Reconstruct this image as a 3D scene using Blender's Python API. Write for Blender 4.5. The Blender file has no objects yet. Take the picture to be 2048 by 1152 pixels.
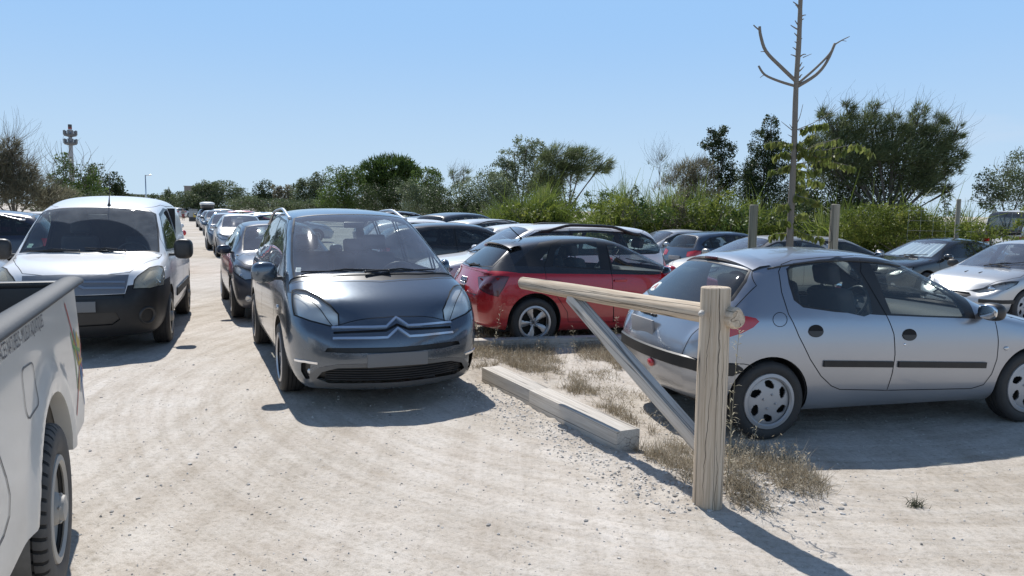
import bpy, bmesh, math, random
import numpy as np
from mathutils import Vector, Matrix, Euler
from mathutils.bvhtree import BVHTree

scene = bpy.context.scene
COL = scene.collection
R = math.radians
PI = math.pi

# ------------------------------------------------------------------ camera
H_CAM, F_PX, HZ, ROLL = 1.72, 1540.0, 420.0, math.radians(0.8)
PITCH = math.atan((576 - HZ) / F_PX)
SP, CP = math.sin(PITCH), math.cos(PITCH)
CAM_POS = Vector((0, 0, H_CAM))

def ray(px, py):
    a, b = (px - 1024) / F_PX, (py - 576) / F_PX
    u = a * math.cos(ROLL) + b * math.sin(ROLL)
    v = b * math.cos(ROLL) - a * math.sin(ROLL)
    return Vector((u, CP - v * SP, -SP - v * CP))

def G(px, py, z=0.0):
    """point at height z seen at a photo pixel"""
    d = ray(px, py)
    t = (z - H_CAM) / d.z
    return CAM_POS + d * t

def D(px, py, y):
    """point at forward distance y seen at a photo pixel"""
    d = ray(px, py)
    return CAM_POS + d * (y / d.y)

# ------------------------------------------------------------------ objects
def link(o, parent=None):
    COL.objects.link(o)
    if parent is not None:
        o.parent = parent
    return o

def tag(o, label, cat, group=None, kind=None):
    o['label'] = label
    o['category'] = cat
    if group:
        o['group'] = group
    if kind:
        o['kind'] = kind
    return o

def struct(o):
    o['kind'] = 'structure'
    return o

def empty(name, loc=(0, 0, 0), rz=0.0, parent=None):
    o = bpy.data.objects.new(name, None)
    o.empty_display_size = 0.2
    o.location = loc
    o.rotation_euler = (0, 0, rz)
    return link(o, parent)

def mesh_obj(name, me, parent=None, mats=None):
    o = bpy.data.objects.new(name, me)
    if mats is not None:
        for m in (mats if isinstance(mats, (list, tuple)) else [mats]):
            me.materials.append(m)
    return link(o, parent)

def from_bm(name, bm, mats, parent=None, smooth=True, angle=None):
    me = bpy.data.meshes.new(name)
    bm.normal_update()
    bm.to_mesh(me)
    bm.free()
    if smooth:
        me.polygons.foreach_set('use_smooth', [True] * len(me.polygons))
        if angle is not None:
            try:
                me.set_sharp_from_angle(angle=R(angle))
            except Exception:
                pass
    return mesh_obj(name, me, parent, mats)

def copy_tree(o, parent=None):
    c = o.copy()
    COL.objects.link(c)
    if parent is not None:
        c.parent = parent
    for ch in list(o.children):
        copy_tree(ch, c)
    return c

# fast mesh from numpy arrays: all faces with the same vertex count
def np_mesh(name, co, faces, mats=None, smooth=False, parent=None, attr=None, mat_idx=None):
    me = bpy.data.meshes.new(name)
    co = np.asarray(co, dtype=np.float32)
    faces = np.asarray(faces, dtype=np.int32)
    nf, k = faces.shape
    me.vertices.add(len(co))
    me.vertices.foreach_set('co', co.ravel())
    me.loops.add(nf * k)
    me.loops.foreach_set('vertex_index', faces.ravel())
    me.polygons.add(nf)
    me.polygons.foreach_set('loop_start', np.arange(0, nf * k, k, dtype=np.int32))
    me.polygons.foreach_set('loop_total', np.full(nf, k, dtype=np.int32))
    me.polygons.foreach_set('use_smooth', np.full(nf, smooth))
    if mat_idx is not None:
        me.polygons.foreach_set('material_index', np.asarray(mat_idx, dtype=np.int32))
    me.update()
    me.validate()
    if attr is not None:
        a = me.attributes.new('tint', 'FLOAT', 'POINT')
        a.data.foreach_set('value', np.asarray(attr, dtype=np.float32))
    return mesh_obj(name, me, parent, mats)

# ------------------------------------------------------------------ shapes into a bmesh
def bm_box(bm, c, s, rot=None, bevel=0.0, seg=2):
    r = bmesh.ops.create_cube(bm, size=1.0)
    vs = r['verts']
    M = Matrix.Translation(Vector(c)) @ (rot.to_4x4() if rot is not None else Matrix()) @ Matrix.Diagonal((s[0], s[1], s[2], 1))
    bmesh.ops.transform(bm, matrix=M, verts=vs)
    if bevel > 0:
        es = list({e for v in vs for e in v.link_edges})
        bmesh.ops.bevel(bm, geom=es, offset=bevel, segments=seg, affect='EDGES', profile=0.6, clamp_overlap=True)
    return bm

def bm_ball(bm, c, s, rot=None, u=16, v=10, power=1.0):
    r = bmesh.ops.create_uvsphere(bm, u_segments=u, v_segments=v, radius=1.0)
    vs = r['verts']
    if power != 1.0:
        for w in vs:
            for k in range(3):
                w.co[k] = math.copysign(abs(w.co[k]) ** power, w.co[k])
    M = Matrix.Translation(Vector(c)) @ (rot.to_4x4() if rot is not None else Matrix()) @ Matrix.Diagonal((s[0], s[1], s[2], 1))
    bmesh.ops.transform(bm, matrix=M, verts=vs)
    return bm

def bm_tube(bm, pts, rad, seg=8, caps=True, flat=None):
    """tube along a polyline, radius a number or a list; flat=(a,b) scales the section"""
    pts = [Vector(p) for p in pts]
    n = len(pts)
    rads = rad if isinstance(rad, (list, tuple)) else [rad] * n
    rings = []
    ref = None
    for i, p in enumerate(pts):
        t = (pts[min(i + 1, n - 1)] - pts[max(i - 1, 0)])
        if t.length < 1e-9:
            t = Vector((0, 0, 1))
        t.normalize()
        if ref is None:
            ref = Vector((0, 0, 1)) if abs(t.z) < 0.9 else Vector((1, 0, 0))
        a = t.cross(ref)
        if a.length < 1e-6:
            a = t.orthogonal()
        a.normalize()
        b = a.cross(t).normalized()
        ref = b
        fa, fb = flat if flat else (1, 1)
        ring = [bm.verts.new(p + a * math.cos(2 * PI * k / seg) * rads[i] * fa + b * math.sin(2 * PI * k / seg) * rads[i] * fb) for k in range(seg)]
        rings.append(ring)
    for i in range(n - 1):
        for k in range(seg):
            bm.faces.new((rings[i][k], rings[i][(k + 1) % seg], rings[i + 1][(k + 1) % seg], rings[i + 1][k]))
    if caps:
        bm.faces.new(rings[0][::-1])
        bm.faces.new(rings[-1])
    return bm

def bm_lathe(bm, prof, axis='y', seg=32, origin=(0, 0, 0), a0=0.0, a1=2 * PI, mat=0):
    """prof: list of (r, h); revolve about the axis"""
    O = Vector(origin)
    full = abs((a1 - a0) - 2 * PI) < 1e-6
    n = seg if full else seg + 1
    rings = []
    for (r, h) in prof:
        ring = []
        for k in range(n):
            t = a0 + (a1 - a0) * k / seg
            c, s = r * math.cos(t), r * math.sin(t)
            if axis == 'y':
                p = Vector((c, h, s))
            elif axis == 'z':
                p = Vector((c, s, h))
            else:
                p = Vector((h, c, s))
            ring.append(bm.verts.new(O + p))
        rings.append(ring)
    for i in range(len(prof) - 1):
        for k in range(n if full else n - 1):
            k2 = (k + 1) % n
            try:
                f = bm.faces.new((rings[i][k], rings[i][k2], rings[i + 1][k2], rings[i + 1][k]))
                f.material_index = mat
            except ValueError:
                pass
    return bm

def catmull(pts, n=6, closed=False):
    pts = [Vector(p) for p in pts]
    out = []
    m = len(pts)
    rng = range(m) if closed else range(m - 1)
    for i in rng:
        if closed:
            p0, p1, p2, p3 = pts[(i - 1) % m], pts[i], pts[(i + 1) % m], pts[(i + 2) % m]
        else:
            p0, p1, p2, p3 = pts[max(i - 1, 0)], pts[i], pts[i + 1], pts[min(i + 2, m - 1)]
        for k in range(n):
            t = k / n
            out.append(0.5 * ((2 * p1) + (p2 - p0) * t + (2 * p0 - 5 * p1 + 4 * p2 - p3) * t * t + (3 * p1 - p0 - 3 * p2 + p3) * t ** 3))
    if not closed:
        out.append(pts[-1])
    return out

def rnd_poly(pts, r=0.05, seg=3):
    """round the corners of a closed polygon (2D or 3D points)"""
    pts = [Vector(p) for p in pts]
    n = len(pts)
    rs = r if isinstance(r, (list, tuple)) else [r] * n
    out = []
    for i in range(n):
        p, a, b = pts[i], pts[i - 1], pts[(i + 1) % n]
        da, db = a - p, b - p
        k = min(rs[i], da.length * 0.45, db.length * 0.45)
        if k < 1e-5:
            out.append(p)
            continue
        s, e = p + da.normalized() * k, p + db.normalized() * k
        for j in range(seg + 1):
            t = j / seg
            out.append(s * (1 - t) ** 2 + p * 2 * t * (1 - t) + e * t * t)
    return out

def shapely_inset(pts2, d):
    """offset a closed 2D polygon inwards by d"""
    n = len(pts2)
    A = sum(pts2[i][0] * pts2[(i + 1) % n][1] - pts2[(i + 1) % n][0] * pts2[i][1] for i in range(n))
    sg = 1 if A > 0 else -1
    out = []
    for i in range(n):
        p, a, b = Vector(pts2[i]), Vector(pts2[i - 1]), Vector(pts2[(i + 1) % n])
        e1, e2 = (p - a), (b - p)
        if e1.length < 1e-7 or e2.length < 1e-7:
            out.append(p)
            continue
        e1.normalize(); e2.normalize()
        n1, n2 = Vector((-e1.y, e1.x)) * sg, Vector((-e2.y, e2.x)) * sg
        m = n1 + n2
        L = m.length
        if L < 0.3:
            out.append(p + n1 * d)
        else:
            out.append(p + m / L * d / max(0.45, L / 2))
    return out

# ------------------------------------------------------------------ materials
def new_mat(name):
    m = bpy.data.materials.new(name)
    m.use_nodes = True
    nt = m.node_tree
    nt.nodes.clear()
    out = nt.nodes.new('ShaderNodeOutputMaterial')
    return m, nt, out

def N(nt, typ, **kw):
    n = nt.nodes.new(typ)
    for k, v in kw.items():
        if hasattr(n, k):
            setattr(n, k, v)
        else:
            n.inputs[k.replace('_', ' ')].default_value = v
    return n

def L(nt, a, b):
    nt.links.new(a, b)

def rgb(c, k=1.0):
    return (c[0] * k, c[1] * k, c[2] * k, 1.0)

def noise(nt, scale, detail=4, rough=0.6, vec=None, coord='Object', dist=0.0):
    t = nt.nodes.new('ShaderNodeTexNoise')
    t.inputs['Scale'].default_value = scale
    t.inputs['Detail'].default_value = detail
    t.inputs['Roughness'].default_value = rough
    t.inputs['Distortion'].default_value = dist
    if vec is None:
        tc = nt.nodes.new('ShaderNodeTexCoord')
        vec = tc.outputs[coord]
    nt.links.new(vec, t.inputs['Vector'])
    return t

def ramp(nt, fac, stops):
    r = nt.nodes.new('ShaderNodeValToRGB')
    el = r.color_ramp.elements
    while len(el) < len(stops):
        el.new(0.5)
    for e, (p, c) in zip(el, stops):
        e.position = p
        e.color = c if len(c) == 4 else (c[0], c[1], c[2], 1)
    nt.links.new(fac, r.inputs['Fac'])
    return r

def math_n(nt, op, a, b=None, clamp=False):
    m = nt.nodes.new('ShaderNodeMath')
    m.operation = op
    m.use_clamp = clamp
    for i, v in enumerate((a, b)):
        if v is None:
            continue
        if isinstance(v, (int, float)):
            m.inputs[i].default_value = v
        else:
            nt.links.new(v, m.inputs[i])
    return m.outputs[0]

def mix_col(nt, fac, a, b, blend='MIX'):
    m = nt.nodes.new('ShaderNodeMix')
    m.data_type = 'RGBA'
    m.blend_type = blend
    for i, v in ((0, fac), (6, a), (7, b)):
        if isinstance(v, (int, float)):
            m.inputs[i].default_value = v
        elif isinstance(v, (tuple, list)):
            m.inputs[i].default_value = v if len(v) == 4 else (v[0], v[1], v[2], 1)
        else:
            nt.links.new(v, m.inputs[i])
    return m.outputs[2]

DUST = (0.42, 0.385, 0.34)

def paint(name, col, metal=0.0, rough=0.35, coat=0.8, dust=0.08, low=0.28, fade=0.0):
    """car paint under a veil of pale road dust, thicker low on the body"""
    m, nt, out = new_mat(name)
    b = N(nt, 'ShaderNodeBsdfPrincipled')
    tc = N(nt, 'ShaderNodeTexCoord')
    n1 = noise(nt, 2.3, 6, 0.65, tc.outputs['Object'])
    n2 = noise(nt, 38.0, 3, 0.6, tc.outputs['Object'])
    sep = N(nt, 'ShaderNodeSeparateXYZ')
    L(nt, tc.outputs['Object'], sep.inputs[0])
    lowf = N(nt, 'ShaderNodeMapRange')
    L(nt, sep.outputs['Z'], lowf.inputs['Value'])
    lowf.inputs['From Min'].default_value = 0.75
    lowf.inputs['From Max'].default_value = 0.15
    a = math_n(nt, 'MULTIPLY', n1.outputs['Fac'], n2.outputs['Fac'])
    a = math_n(nt, 'MULTIPLY', a, dust * 2.4)
    l2 = math_n(nt, 'MULTIPLY', lowf.outputs[0], n1.outputs['Fac'])
    l2 = math_n(nt, 'MULTIPLY', l2, low)
    f = math_n(nt, 'ADD', a, l2, True)
    c = mix_col(nt, f, rgb(col), rgb(DUST))
    L(nt, c, b.inputs['Base Color'])
    b.inputs['Metallic'].default_value = metal
    mt = math_n(nt, 'MULTIPLY', math_n(nt, 'SUBTRACT', 1.0, f), metal)
    L(nt, mt, b.inputs['Metallic'])
    rr = math_n(nt, 'ADD', math_n(nt, 'MULTIPLY', f, 0.5), rough, True)
    L(nt, rr, b.inputs['Roughness'])
    cw = math_n(nt, 'MULTIPLY', math_n(nt, 'SUBTRACT', 1.0, f), coat, True)
    L(nt, cw, b.inputs['Coat Weight'])
    b.inputs['Coat Roughness'].default_value = 0.06
    L(nt, b.outputs[0], out.inputs[0])
    return m

def plastic(name, col, rough=0.5, metal=0.0, spec=0.5, bump=0.0, bscale=200, dust=0.15, coat=0.0):
    m, nt, out = new_mat(name)
    b = N(nt, 'ShaderNodeBsdfPrincipled')
    n1 = noise(nt, 6.0, 5, 0.65)
    f = math_n(nt, 'MULTIPLY', n1.outputs['Fac'], dust, True)
    L(nt, mix_col(nt, f, rgb(col), rgb(DUST)), b.inputs['Base Color'])
    b.inputs['Roughness'].default_value = rough
    b.inputs['Metallic'].default_value = metal
    b.inputs['Specular IOR Level'].default_value = spec
    b.inputs['Coat Weight'].default_value = coat
    if bump:
        n2 = noise(nt, bscale, 2)
        bp = N(nt, 'ShaderNodeBump')
        bp.inputs['Strength'].default_value = bump
        bp.inputs['Distance'].default_value = 0.003
        L(nt, n2.outputs['Fac'], bp.inputs['Height'])
        L(nt, bp.outputs[0], b.inputs['Normal'])
    L(nt, b.outputs[0], out.inputs[0])
    return m

def glass(name, tint=(0.62, 0.70, 0.68), veil=0.06, vcol=(0.5, 0.5, 0.48), refl=1.0, vscale=3.0):
    """thin window glass: fresnel mirror over a tinted see-through pane with a diffuse veil: dust, plus painted sky reflection where it is bluish"""
    m, nt, out = new_mat(name)
    tr = N(nt, 'ShaderNodeBsdfTransparent'); tr.inputs[0].default_value = rgb(tint)
    gl = N(nt, 'ShaderNodeBsdfGlossy'); gl.inputs['Roughness'].default_value = 0.015
    gl.inputs['Color'].default_value = (1, 1, 1, 1)
    df = N(nt, 'ShaderNodeBsdfDiffuse'); df.inputs[0].default_value = rgb(vcol)
    lw = N(nt, 'ShaderNodeLayerWeight'); lw.inputs['Blend'].default_value = .5
    sch = math_n(nt, 'ADD', math_n(nt, 'MULTIPLY', math_n(nt, 'POWER', lw.outputs['Facing'], 4.2), .92), .07)
    mx = N(nt, 'ShaderNodeMixShader')
    ff = math_n(nt, 'MULTIPLY', sch, refl, True)
    L(nt, ff, mx.inputs[0]); L(nt, tr.outputs[0], mx.inputs[1]); L(nt, gl.outputs[0], mx.inputs[2])
    n1 = noise(nt, vscale, 6, 0.7)
    r = ramp(nt, n1.outputs['Fac'], [(0.3, (0.35, 0.35, 0.35)), (0.7, (1, 1, 1))])
    f = math_n(nt, 'MULTIPLY', r.outputs[0], veil, True)
    m2 = N(nt, 'ShaderNodeMixShader')
    L(nt, f, m2.inputs[0]); L(nt, mx.outputs[0], m2.inputs[1]); L(nt, df.outputs[0], m2.inputs[2])
    L(nt, m2.outputs[0], out.inputs[0])
    return m

def leaf_mat(name, c1, c2, trans=0.35, rough=0.5, c3=None):
    m, nt, out = new_mat(name)
    at = N(nt, 'ShaderNodeAttribute'); at.attribute_name = 'tint'
    stops = [(0.0, rgb(c1)), (1.0, rgb(c2))] if c3 is None else [(0.0, rgb(c1)), (0.75, rgb(c2)), (1.0, rgb(c3))]
    r = ramp(nt, at.outputs['Fac'], stops)
    b = N(nt, 'ShaderNodeBsdfPrincipled')
    b.inputs['Roughness'].default_value = rough
    b.inputs['Specular IOR Level'].default_value = 0.3
    L(nt, r.outputs[0], b.inputs['Base Color'])
    t = N(nt, 'ShaderNodeBsdfTranslucent')
    L(nt, r.outputs[0], t.inputs[0])
    mx = N(nt, 'ShaderNodeMixShader'); mx.inputs[0].default_value = trans
    L(nt, b.outputs[0], mx.inputs[1]); L(nt, t.outputs[0], mx.inputs[2])
    L(nt, mx.outputs[0], out.inputs[0])
    return m

def wiped_glass(name, arcs, veil=.34, clean=.07):
    """windscreen whose dust is wiped away inside the arcs of its wipers"""
    m = glass(name, (.80, .86, .86), veil, (.46, .47, .47), 1.0, 5.0)
    nt = m.node_tree
    tc = nt.nodes.new('ShaderNodeTexCoord')
    k = None
    for c, r in arcs:
        d = nt.nodes.new('ShaderNodeVectorMath'); d.operation = 'DISTANCE'
        nt.links.new(tc.outputs['Object'], d.inputs[0]); d.inputs[1].default_value = c
        mr = nt.nodes.new('ShaderNodeMapRange'); nt.links.new(d.outputs['Value'], mr.inputs['Value'])
        mr.inputs['From Min'].default_value = r - .012; mr.inputs['From Max'].default_value = r + .012
        k = mr.outputs[0] if k is None else math_n(nt, 'MULTIPLY', k, mr.outputs[0])
    mixers = [n for n in nt.nodes if n.type == 'MIX_SHADER']
    last = [n for n in mixers if any(l.to_node.type == 'OUTPUT_MATERIAL' for l in n.outputs[0].links)][0]
    src = last.inputs[0].links[0].from_socket
    f = math_n(nt, 'MULTIPLY', src, math_n(nt, 'ADD', math_n(nt, 'MULTIPLY', k, 1 - clean / veil), clean / veil))
    nt.links.new(f, last.inputs[0])
    return m
# ------------------------------------------------------------------ car body surface
def lerp(a, b, t):
    return a + (b - a) * t

def cage(P):
    wb, hw, H = P['wb'], P['hw'], P['H']
    xf, xr = wb / 2 + P['fo'], -(wb / 2 + P['ro'])
    xc, zc, xh, zh = P['xc'], P['zc'], P['xh'], P['zh']
    xrh, zrh, xhb, zhb = P['xrh'], P['zrh'], P['xhb'], P['zhb']
    zbl, bf, br = P['zbl'], P['belt_f'], P['belt_r']
    rw, rwr = P['rw'], P.get('rwr', P['rw'] * 0.96)
    zuf, zum, zur = P.get('zuf', 0.2), P.get('zum', 0.2), P.get('zur', 0.24)
    zlo, zmid = P.get('zlo', 0.42), P.get('zmid', 0.64)
    nl = P.get('nl', 0.14)
    wf = P.get('wf', [.62, .87, .955, .985, 1, 1, 1, 1, 1, 1, .995, .985, .95, .86, .62])
    fx = P.get('fx', [-.13, -.03, 0, -.015, -.07, -.10])
    rx = P.get('rx', [.12, .03, 0, .015, .05, .07])
    nb, rb = P.get('nb', .07), P.get('rb', .05)
    sb, hb = P.get('sb', .12), P.get('hb', .07)
    xl = [xr, xr + .07, xr + .22, xr + .44]
    x8 = xc - .38
    for k in range(4, 9):
        xl.append(lerp(xl[3], x8, (k - 3) / 5))
    xl += [xc - .14, xc + .04]
    g = xf - (xc + .04)
    xl += [xc + .04 + g * .40, xf - min(.30, g * .40), xf - .09, xf]
    fr = P.get('shl', .965); fb = P.get('blt', .93)
    # upper centre line, x and z per station
    ux = [xr + P.get('dk0', .10), xr + P.get('dk1', .13), xhb, lerp(xhb, xrh, .80), xrh + .03, lerp(xrh, xh, .30), lerp(xrh, xh, .62), xh - .08,
          lerp(xh, xc, .14), lerp(xh, xc, .93), xc + .05, lerp(xc, xf, .42), lerp(xc, xf, .68), xf - nl - .08, xf - nl]
    zb = P.get('zbump', .03)
    uz = [zhb - P.get('dd0', .06), zhb - P.get('dd1', .02), zhb, lerp(zhb, zrh, .86), zrh, P.get('zr5', lerp(zrh, H, .7)), H, lerp(zh, H, .25) + .01,
          lerp(zh, zc, .12), lerp(zh, zc, .95), zc, lerp(zc, zbl, .36) + zb, lerp(zc, zbl, .64) + zb, zbl + .015, zbl - .05]
    if 'ux' in P:
        for k, v in P['ux'].items(): ux[k] = v
    if 'uz' in P:
        for k, v in P['uz'].items(): uz[k] = v
    pts = []
    for k in range(15):
        row = []
        w = hw * wf[k]
        t = (xl[k] - xhb) / (xc - xhb)
        belt = lerp(br, bf, min(1, max(0, t)))
        zu = zum
        if k <= 2: zu = zur
        if k >= 12: zu = zuf
        x0 = xl[k]
        ox = [0] * 6
        if k >= 12:
            ox = [v * (1 if k == 14 else .85 if k == 13 else .4) for v in fx]
        if k <= 2:
            ox = [v * (1 if k == 0 else .85 if k == 1 else .4) for v in rx]
        zlow = [zu, zu + .06, zlo, zmid]
        if k >= 12:
            z9 = uz[k]
            zlow = [zu, zu + .05, lerp(zu, z9, .38), lerp(zu, z9, .70)]
        if k <= 1:
            z9 = uz[k]
            zlow = [zu, zu + .05, lerp(zu, z9, .36), lerp(zu, z9, .66)]
        yl = [.87, .955, P.get('ylo', .985), 1.0]
        for r in range(4):
            row.append(Vector((x0 + ox[r], w * yl[r], zlow[r])))
        bonnet = k >= 10
        if bonnet:
            z9 = uz[k]
            d4, d5, d6 = P.get('fend', (.12, .055, .02))
            fade = 1.0 if k < 13 else (.8 if k == 13 else .7)
            row.append(Vector((x0 + ox[4], w * .975, z9 - d4 * fade)))
            row.append(Vector((lerp(x0 + ox[5], ux[k], .4), w * .92, z9 - d5 * fade)))
            ys = [.80, .60, .30, 0]
            zz = [d6, .008, .002, 0]
            blg = P.get('bbl', .06) if k < 13 else nb
            for j in range(4):
                row.append(Vector((ux[k] + blg * (1 - (ys[j] / .8) ** 2), w * ys[j], z9 - zz[j] * fade)))
        else:
            if k >= 3:
                row.append(Vector((x0, w * fr, belt - .05)))
                row.append(Vector((x0 + (.02 if k == 9 else 0), w * fb, belt + .015)))
            else:
                z9 = uz[k]
                zz4 = belt - .05 if k == 2 else z9 - .10
                row.append(Vector((x0 + ox[4], w * fr, zz4)))
                row.append(Vector((x0 + ox[5] + (.02 if k < 2 else 0), w * fb, zz4 + .06)))
            z9 = uz[k]
            if 4 <= k <= 7:                                   # roof
                q = lerp(rwr, rw, (k - 4) / 3)
                ra = P.get('ra', (.115, .04, .008))
                ys = [q, q * .87, q * .45, 0]
                zz = [ra[0], ra[1], ra[2], 0]
                bl = 0
            elif k == 8:
                ys = [rw * 1.03, rw * .90, rw * .47, 0]; zz = [.10, .035, .008, 0]; bl = sb * .4
            elif k == 9:
                ys = [hw * P.get('aw', .84), hw * P.get('aw2', .75), hw * .40, 0]; zz = [.03, .012, .004, 0]; bl = sb
            elif k == 3:
                ys = [rwr * 1.04, rwr * .90, rwr * .47, 0]; zz = [.10, .035, .01, 0]; bl = -hb * .5
            elif k == 2:
                ys = [hw * P.get('dw', .82), hw * P.get('dw2', .70), hw * .37, 0]; zz = [.03, .012, .004, 0]; bl = -hb
            else:
                ys = [w * .80, w * .62, w * .32, 0]; zz = [.02, .01, .003, 0]; bl = -rb
            y0 = ys[0]
            for j in range(4):
                row.append(Vector((ux[k] + bl * (1 - (ys[j] / y0) ** 2), ys[j], z9 - zz[j])))
        for (kk, rr), d in P.get('tw', {}).items():
            if kk == k:
                row[rr] = row[rr] + Vector(d)
        pts.append(row)
    bm = bmesh.new()
    ring = []
    for k in range(15):
        left = [bm.verts.new(p) for p in pts[k]]
        right = [bm.verts.new(Vector((p.x, -p.y, p.z))) for p in pts[k][:-1]]
        ring.append(left + right[::-1])                # r0L..r8L, r9, r8R..r0R : 19
    n = 19
    for k in range(14):
        for i in range(n - 1):
            bm.faces.new((ring[k][i], ring[k][i + 1], ring[k + 1][i + 1], ring[k + 1][i]))
    for k, sgn, blg in ((14, 1, nb), (0, -1, rb)):
        # cap columns follow the top ring r4L..r4R (11 verts)
        top = ring[k][4:15]
        y4 = top[0].co.y
        grid = []
        for r in range(4):
            a, b = ring[k][r], ring[k][18 - r]
            cols = [a]
            for j in range(1, 10):
                f = top[j].co.y / y4
                cols.append(bm.verts.new(Vector((a.co.x + sgn * blg * (1 - f * f), a.co.y * f, a.co.z))))
            cols.append(b)
            grid.append(cols)
        grid.append(top)
        for r in range(4):
            for j in range(10):
                q = (grid[r][j], grid[r][j + 1], grid[r + 1][j + 1], grid[r + 1][j])
                try:
                    bm.faces.new(q if sgn > 0 else q[::-1])
                except ValueError:
                    pass
    bmesh.ops.recalc_face_normals(bm, faces=bm.faces)
    return bm

def subdiv(bm, level):
    me = bpy.data.meshes.new('tmp')
    bm.to_mesh(me); bm.free()
    o = bpy.data.objects.new('tmp', me)
    COL.objects.link(o)
    m = o.modifiers.new('s', 'SUBSURF'); m.levels = level; m.render_levels = level
    dg = bpy.context.evaluated_depsgraph_get()
    me2 = bpy.data.meshes.new_from_object(o.evaluated_get(dg))
    bpy.data.objects.remove(o); bpy.data.meshes.remove(me)
    b2 = bmesh.new(); b2.from_mesh(me2)
    bpy.data.meshes.remove(me2)
    return b2

def pip(p, poly):
    x, y = p
    c = False
    j = len(poly) - 1
    for i in range(len(poly)):
        xi, yi = poly[i]; xj, yj = poly[j]
        if (yi > y) != (yj > y) and x < (xj - xi) * (y - yi) / (yj - yi) + xi:
            c = not c
        j = i
    return c

class Chunk:
    def __init__(s, v, f, n):
        s.v, s.f, s.n = v, f, n
    def offset(s, t):
        return Chunk([a + b * t for a, b in zip(s.v, s.n)], s.f, s.n)
    def scaled(s, k):
        c = sum(s.v, Vector()) / max(1, len(s.v))
        return Chunk([c + (a - c) * k for a in s.v], s.f, s.n)
    def flip(s):
        return Chunk(s.v, [f[::-1] for f in s.f], [-n for n in s.n])
    def thick(s, t, base=-0.004):
        """raised copy with side walls"""
        n0 = len(s.v)
        v = [a + b * t for a, b in zip(s.v, s.n)]
        edges = {}
        for f in s.f:
            for i in range(len(f)):
                e = (f[i], f[(i + 1) % len(f)])
                edges[e] = 1
        bnd = [e for e in edges if (e[1], e[0]) not in edges]
        idx = {}
        f2 = [list(f) for f in s.f]
        nn = list(s.n)
        for a, b in bnd:
            q = []
            for w in (a, b):
                v.append(s.v[w] + s.n[w] * t); nn.append(s.n[w]); q.append(len(v) - 1)
            for w in (b, a):
                v.append(s.v[w] + s.n[w] * base); nn.append(s.n[w]); q.append(len(v) - 1)
            f2.append([q[1], q[0], q[3], q[2]])
        return Chunk(v, f2, None)

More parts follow.
